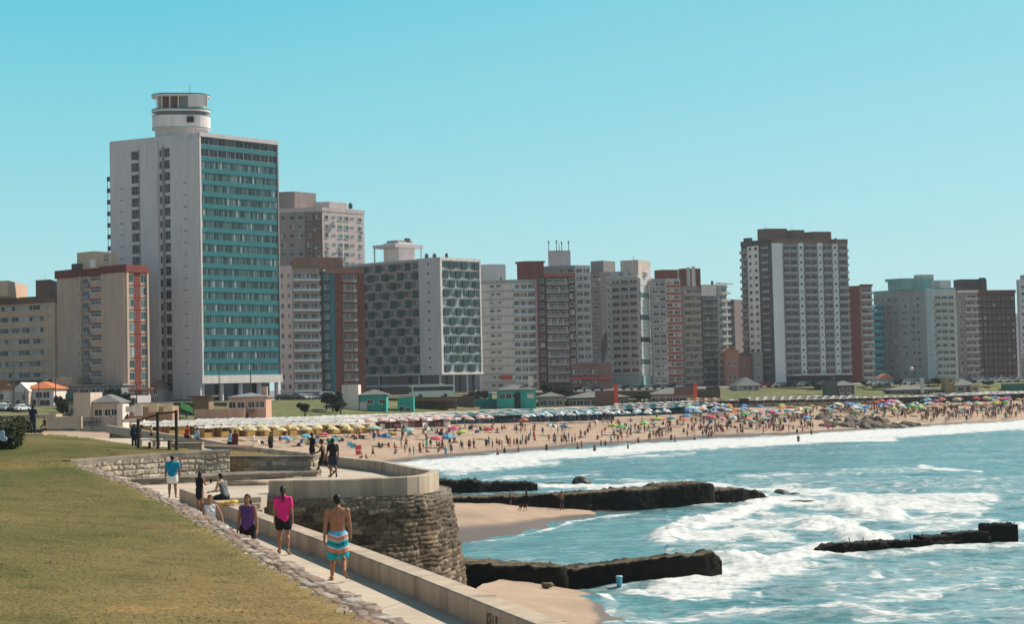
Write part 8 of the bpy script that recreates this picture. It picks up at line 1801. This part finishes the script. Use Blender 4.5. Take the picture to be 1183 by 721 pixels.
# ------------------------------------------------------------------ street lamps, flagpole, signs
def lamp(px, pyt, pyb, Y, label, arm=1.6, dbl=False, z=None):
    t0_ = at_y(px, pyt, Y); b0 = at_y(px, pyb, Y); h = t0_.z - b0.z; r = thing('street_lamp', label, 'street lamp', (b0.x, Y, b0.z), 0, 'seafront street lamps')
    mb = MB(); mb.tube((0, 0, 0), (0, 0, h), .16, .09, 8); mb.build('pole', GREYD, r)
    for s in ((-1, 1) if dbl else (1,)):
        if arm: mb = MB(); mb.tube((0, 0, h - .1), (s * arm, -.2, h + .15), .05, .04, 6); mb.build('arm', GREYD, r); mb = MB(); mb.box((s * (arm + .3), -.2, h + .15), (.8, .3, .14)); mb.build('lamp_head', GREYL, r)
for px, a_, b_, Y, lab in [(1.5, 446, 476, 350, 'street lamp at the left frame edge before the white house'), (16.5, 418, 476, 352, 'tall street lamp before the small cream gabled house'), (45, 440, 477, 350, 'street lamp before the orange roofed house porch'), (64.5, 437, 477, 352, 'street lamp right of the orange roofed house'), (29, 450, 476, 346, 'short street lamp between the two white houses'), (253.5, 423, 464, 392, 'street lamp before the turquoise tower base'), (290, 421, 463, 394, 'street lamp right of centre at turquoise tower base'), (158, 444, 470, 380, 'street lamp before the red striped end wall'), (676, 445, 462, 455, 'slim white post before the low brown block'), (1011, 428, 446, 480, 'street lamp before the cyan block'), (1053, 425, 446, 470, 'globe lamp before the grey green teal block'), (942, 432, 450, 470, 'street lamp before the striped tower base')]: lamp(px, a_, b_, Y, lab, 1.2 if 'globe' not in lab else 0)
v = at_y(1053, 426, 469.8); mb = MB(); mb.sphere((0, 0, 0), .6, 14, 10); 
o = mb.build('round_sign', HUTW, None, True, v); tag(o, 'round white globe sign in pale paint before the grey green block', 'sign'); o['label'] = 'round pale globe on a post before the grey green block'
# green flag by the kiosk
v = at_y(208, 487, 255); fl = thing('flag', 'green flag flapping on a pole above the yellow tents', 'flag', v)
mb = MB(); mb.tube((0, 0, 0), (0, 0, 3.2), .05, .04, 6); mb.build('pole', GREYD, fl)
mb = MB(); n = 10
for k in range(n): x0, x1 = .12 + 1.9 * k / n, .12 + 1.9 * (k + 1) / n; y0, y1 = .15 * math.sin(k), .15 * math.sin(k + 1); mb.quad((x0, y0, 2.0 - .08 * k), (x1, y1, 2.0 - .08 * (k + 1)), (x1, y1, 3.1 - .1 * (k + 1)), (x0, y0, 3.1 - .1 * k))
mb.build('cloth', CV['green'], fl)
# white notice board stand by the kiosk
v = at_y(155, 489, 250); nb = thing('notice_board', 'white notice board and trailer beside the cream beach hut', 'sign', v)
mb = MB(); mb.box((.6, 0, 1.9), (1.3, .15, 1.7)); mb.box((-.7, .1, 2.1), (1.2, .1, .9)); mb.build('board', HUTW, nb); mb = MB(); mb.box((0, .2, .4), (3.0, 1.2, .5)); mb.build('trailer_bed', HUTW, nb); mb = MB(); mb.add([(-1.9, 0, .2), (-.6, 0, .2), (-1.0, 0, 1.5), (-1.9, .5, .2), (-.6, .5, .2), (-1.0, .5, 1.5)], [(0, 1, 2), (3, 5, 4), (0, 2, 5, 3), (1, 4, 5, 2), (0, 3, 4, 1)]); mb.build('tarpaulin', CV['maroon'], nb)

# ------------------------------------------------------------------ plants
LEAF = RAMP('leaf_mix', [(0, (.025, .035, .014)), (.3, (.045, .058, .02)), (.6, (.075, .085, .03)), (.85, (.12, .12, .045))], rough=.7, spec=.25)
LEAFD = RAMP('dark_leaf_mix', [(0, (.012, .020, .010)), (.4, (.025, .036, .014)), (.75, (.045, .055, .02))], rough=.7, spec=.2)
BARK = M('bark', (.07, .05, .035), rough=.95, var=.3, scale=8, bump=.5)
def leaf_cloud(name, clumps, n, size, mat, parent, seed):
    rg = np.random.default_rng(seed); V = []; 
    per = n // len(clumps)
    for (c, rr) in clumps:
        d = rg.normal(size=(per, 3)); d /= np.linalg.norm(d, axis=1)[:, None]; rad = rg.uniform(.35, 1.05, per) ** .6; P = np.array(c) + d * rad[:, None] * np.array(rr) * (1 + .25 * (fbm(d[:, 0] * 2 + c[0], d[:, 2] * 2 + c[2], 2) - .5))[:, None]
        a = rg.normal(size=(per, 3)); a /= np.linalg.norm(a, axis=1)[:, None]; b2 = np.cross(a, rg.normal(size=(per, 3))); b2 /= np.linalg.norm(b2, axis=1)[:, None]; s = size * rg.uniform(.6, 1.4, per)[:, None]
        V.append(np.stack([P - a * s, P + b2 * s * .45, P + a * s, P - b2 * s * .45], 1))
    V = np.concatenate(V).astype(np.float32); n = len(V); me = bpy.data.meshes.new(name); me.vertices.add(n * 4); me.vertices.foreach_set('co', V.ravel()); me.loops.add(n * 4); me.loops.foreach_set('vertex_index', np.arange(n * 4, dtype=np.int32)); me.polygons.add(n); me.polygons.foreach_set('loop_start', np.arange(n, dtype=np.int32) * 4); me.polygons.foreach_set('loop_total', np.full(n, 4, np.int32)); me.materials.append(mat); me.update(calc_edges=True); return link(name, me, parent)
def bush(name, label, v, w_, h, dep, n, size, mat, seed, cat='bush'):
    rg = random.Random(seed); r = thing(name, label, cat, v); cl = []
    for k in range(9): cl.append(((rg.uniform(-.4, .4) * w_, rg.uniform(-.35, .35) * dep, h * rg.uniform(.25, .68)), (w_ * rg.uniform(.18, .32), dep * rg.uniform(.18, .32), h * rg.uniform(.22, .36))))
    cl.append(((0, 0, h * .3), (w_ * .48, dep * .45, h * .32)))
    leaf_cloud('foliage', cl, n, size, mat, r, seed); mb = MB()
    for k in range(6): mb.tube((rg.uniform(-.2, .2) * w_, 0, 0), (rg.uniform(-.4, .4) * w_, rg.uniform(-.2, .2) * dep, h * .6), .04, .015, 5)
    mb.build('stem', BARK, r); return r
vb = at_z(10, 516, 9.55); bush('bush', 'rounded dark green bush at the left edge of the lawn', (vb.x - .55, vb.y + .5, 9.3), 2.2, 1.5, 2.0, 15000, .055, LEAF, 3)
vb = at_z(-12, 512, 9.5); bush('bush', 'taller bush part cut off by the left frame edge', (vb.x, vb.y + 1.5, 9.3), 3.0, 1.75, 2.6, 9000, .06, LEAF, 4)
def tree(label, px, pyt, Y, base, w_, seed, mat=LEAFD, n=2600):
    t0_ = at_y(px, pyt, Y); h = t0_.z - base; rg = random.Random(seed); r = thing('tree', label, 'tree', (t0_.x, Y, base)); mb = MB(); mb.tube((0, 0, 0), (.1, 0, h * .45), .22, .13, 8)
    for k in range(5): a = rg.random() * 6.3; mb.tube((.08, 0, h * .38), (math.cos(a) * w_ * .3, math.sin(a) * w_ * .3, h * rg.uniform(.6, .85)), .08, .03, 5)
    mb.build('trunk', BARK, r); cl = []
    for k in range(8): a = rg.random() * 6.3; q = rg.uniform(.1, .36) * w_; cl.append(((math.cos(a) * q, math.sin(a) * q, h * rg.uniform(.5, .86)), (w_ * rg.uniform(.14, .26),) * 2 + (h * rg.uniform(.1, .2),)))
    leaf_cloud('crown', cl, n, .22, mat, r, seed); return r
for i, (px, pyt, Y, bz, w_, lab) in enumerate([(384, 453, 380, 6.5, 5, 'dark round tree left of the white hut tower'), (377, 456, 384, 7, 4, 'smaller dark tree touching the round tree by the hut'), (352, 463, 362, 5.6, 3.4, 'low dark tree on the lawn below the brown block'), (393, 464, 372, 5.5, 4, 'bushy tree at the foot of white hut tower'), (141, 454, 330, 7, 6, 'dark tree behind the cream hut roof'), (76, 462, 330, 6.5, 4, 'dark tree right of the orange roofed house'), (71, 458, 340, 7, 3, 'slim dark tree beside the orange roofed house'), (546, 453, 440, 7, 6, 'dark tree left of larger turquoise hut'), (558, 450, 442, 7, 5, 'dark tree behind the turquoise annex'), (634, 444, 450, 8, 6, 'dark tree right of the larger turquoise hut'), (646, 446, 450, 8, 6, 'olive tree behind the low beach club'), (655, 447, 452, 8, 5, 'dark tree between low club and green club'), (737, 456, 436, 6.5, 6, 'palm like dark tree between the two beach clubs'), (744, 453, 440, 6.5, 5, 'dark tree touching the grey roofed beach club'), (732, 461, 434, 6, 4, 'low olive shrub tree between the beach clubs'), (1040, 437, 474, 8.5, 5, 'dark tree behind the low grey roofed club'), (1072, 438, 476, 8.5, 6, 'dark tree behind the white flue'), (1084, 437, 478, 8.5, 6, 'dark tree left of the ochre tower hut'), (1000, 440, 474, 8.5, 4, 'dark tree right of the dark green hut'), (215, 463, 345, 6, 6, 'green hedge like tree left of brown shelter'), (946, 442, 470, 8, 4, 'dark tree left of the dark green hut'), (1142, 441, 476, 8.5, 4, 'dark tree below the maroon block'), (823, 447, 470, 8.3, 5, 'dark tree below the visor block'), (130, 449, 360, 8, 5, 'dark tree below the blue pavilion')]): tree(lab, px, pyt, Y, bz, w_, 40 + i, LEAF if 'olive' in lab or 'green' in lab else LEAFD)

# ------------------------------------------------------------------ lawn furniture
# exercise bars
eb = thing('exercise_bars', 'dark wooden exercise bars with three tall posts on the lawn', 'exercise bars', at_z(180, 521, 9.1))
o0 = eb.location
def bar_pt(px, py, Y=None, z=None): v = at_y(px, py, Y or o0.y); return v - o0
for px, pyt, pyb in [(204, 474, 521), (182.5, 476, 521.5), (160, 484, 522), (195.5, 509, 521), (173, 511, 521.5), (148.5, 518, 523.5)]:
    a = bar_pt(px, pyt); c = bar_pt(px, pyb); mb = MB(); mb.tube((c.x, 0, c.z - .3), (c.x, 0, a.z), .085, .075, 8); mb.build('post', WOOD_D, eb)
for (p0, p1) in [((204, 476), (182.5, 478)), ((182.5, 479), (160, 486)), ((148.5, 519), (173, 518))]:
    a = bar_pt(*p0); c = bar_pt(*p1); mb = MB(); mb.tube((a.x, 0, a.z), (c.x, 0, c.z), .045, .045, 8); mb.build('bar', WOOD_D, eb)
def bench(px, py, z, label, mat, w_=1.6, rz=0, d=.5, h=.42):
    v = at_z(px, py, z); r = thing('bench', label, 'bench', v, rz); mb = MB(); mb.box((0, 0, h - .05), (w_, d, .1)); mb.build('seat', mat, r)
    for s in (-1, 1): mb = MB(); mb.box((s * (w_ / 2 - .15), 0, (h - .1) / 2), (.16, d * .8, h - .1)); mb.build('leg', mat, r)
bench(173.5, 515, 8.6, 'white concrete bench behind the exercise bars', HUTW, 1.5, .1); bench(188.5, 516, 8.6, 'pale concrete bench right of the white one', CONC, 1.4, .1)
v = at_z(246, 516.5, 8.9); mb = MB(); 
for k in range(6): mb.box((0, -.45 + .18 * k, .05), (4.6, .15, .06))
o = mb.build('deck', M('weathered_deck', (.20, .13, .095), rough=.85, var=.25, scale=5), None, loc=v); o.rotation_euler = (R(4), R(2), -.35); tag(o, 'brown timber deck boards lying beside the far parapet', 'deck')
v = at_z(215, 523, 8.9); mb = MB(); mb.box((0, 0, .22), (1.7, .6, .45)); mb.box((0, 0, .46), (1.76, .66, .06)); o = mb.build('concrete_block', CONC, None, loc=v); tag(o, 'grey concrete block at the top edge of retaining wall', 'block')
# smooth pale pipe-like bench on the plaza
p0, p1 = at_z(263, 562, 8.0), at_z(310, 561, 8.0); mb = MB(); mb.tube((0, 0, .12), p1 - p0 + Vector((0, 0, .12)), .11, .11, 14); o = mb.build('round_bench', CONC, None, True, p0); tag(o, 'long rounded concrete bench lying on the plaza floor', 'bench')
# pushchair / bag at left edge
v = at_z(5, 517, 9.75); bg_ = thing('folded_pushchair', 'black folded pushchair with a white cloth in front of the bush', 'pushchair', v)
mb = MB(); P = [('e', (0, 0, .22), (.42, .2, .17)), ('e', (.22, 0, .35), (.25, .16, .14)), ('e', (-.3, 0, .3), (.26, .18, .2)), ('c', (-.35, 0, .3), (-.1, 0, .8), .07, .04), ('c', (.3, 0, .3), (.62, 0, .52), .06, .03)]
remesh(prims_mesh(P, 0, 10), 'body', CL['black'], .025, 3, bg_); remesh(prims_mesh([('e', (-.08, -.2, .52), (.16, .04, .24), Matrix.Rotation(.5, 3, 'Y')), ('e', (.05, -.2, .36), (.16, .05, .12))], 0, 10), 'cloth', CL['lightblue'], .02, 3, bg_)
for s in (-.28, .3): mb = MB(); mb.tube((s, -.12, .12), (s, .12, .12), .12, .12, 14); mb.build('wheel', DARKV, bg_)
# pale block wall at the far lawn edge
v = at_z(75, 495, 8.6); mb = MB(); mb.box((0, 0, .55), (3.4, .4, 1.2)); o = mb.build('low_wall', PAINT('pale_block', (.50, .42, .33)), None, loc=v); tag(o, 'short pale block wall at the far edge of the lawn', 'wall')
v = at_z(27, 484, 9.0); mb = MB(); mb.box((0, 0, .25), (9, 3, .5)); o = mb.build('concrete_pad', CONC, None, loc=v); tag(o, 'pale concrete strip beyond the bush near parked cars', 'slab'); v = at_z(41, 502.6, 9.42); mb = MB(); mb.box((0, 0, .03), (1.3, .9, .08)); o = mb.build('paving_slab', CONC, None, loc=v); tag(o, 'pale paving slab under the man in dark blue shirt', 'slab')
# scooters/bicycles mass beside cream hut
def bike_mesh():
    mb = MB()
    for x in (-.5, .5):
        n = 14
        for k in range(n): a0, a1 = 2 * math.pi * k / n, 2 * math.pi * (k + 1) / n; mb.tube((x + .33 * math.cos(a0), 0, .33 + .33 * math.sin(a0)), (x + .33 * math.cos(a1), 0, .33 + .33 * math.sin(a1)), .025, .025, 4)
    for p, q in (((-.5, 0, .33), (-.15, 0, .75)), ((-.5, 0, .33), (0, 0, .3)), ((0, 0, .3), (-.18, 0, .85)), ((0, 0, .3), (.38, 0, .78)), ((-.15, 0, .75), (.38, 0, .78)), ((.5, 0, .33), (.36, 0, .95)), ((.36, -.25, .97), (.36, .25, .97))): mb.tube(p, q, .022, .022, 5)
    mb.box((-.19, 0, .88), (.24, .12, .06)); return mb.mesh('bicycle', M('bike_dark', (.03, .035, .04), rough=.5))
bm_ = bike_mesh()
for k in range(9): px = 91 + 3.1 * k; v = at_z(px, 493.5 - .08 * k, 8.4); o = link('bicycle', bm_, None, v, R(60 + (k * 37) % 40)); tag(o, 'dark bicycle parked in the row beside the cream beach hut', 'bicycle', 'bicycles beside the cream hut')
# blue bin by the near breakwater
v = at_z(715.5, 677.5, .1); bn = thing('bin', 'light blue plastic bin standing against the near breakwater', 'bin', v); bn.scale = (.62,) * 3; mb = MB(); mb.lathe([(.24, 0), (.27, .4), (.30, .85)], (0, 0, 0), 14); mb.build('body', M('bin_blue', (.10, .42, .55), rough=.5), bn); mb = MB(); mb.lathe([(.33, .85), (.33, .92), (.30, .95)], (0, 0, 0), 14); mb.build('rim', M('bin_pale', (.45, .65, .72), rough=.5), bn)

# thin summer haze over the whole bay
mb = MB(); mb.box((0, 1570, 47), (7400, 3460, 104)); hz = mb.build('haze', [])
hm = bpy.data.materials.new('haze_air'); hm.use_nodes = True; ht = hm.node_tree
for n_ in list(ht.nodes):
    if n_.type == 'BSDF_PRINCIPLED': ht.nodes.remove(n_)
pv = ht.nodes.new('ShaderNodeVolumePrincipled'); pv.inputs['Color'].default_value = (.86, .92, 1.0, 1); pv.inputs['Density'].default_value = HAZE; pv.inputs['Anisotropy'].default_value = .2
ht.links.new(pv.outputs[0], ht.nodes['Material Output'].inputs['Volume']); hz.data.materials.append(hm); tag(hz, kind='stuff'); hz['label'] = 'thin pale summer haze over the bay'
scn.cycles.volume_bounces = 0
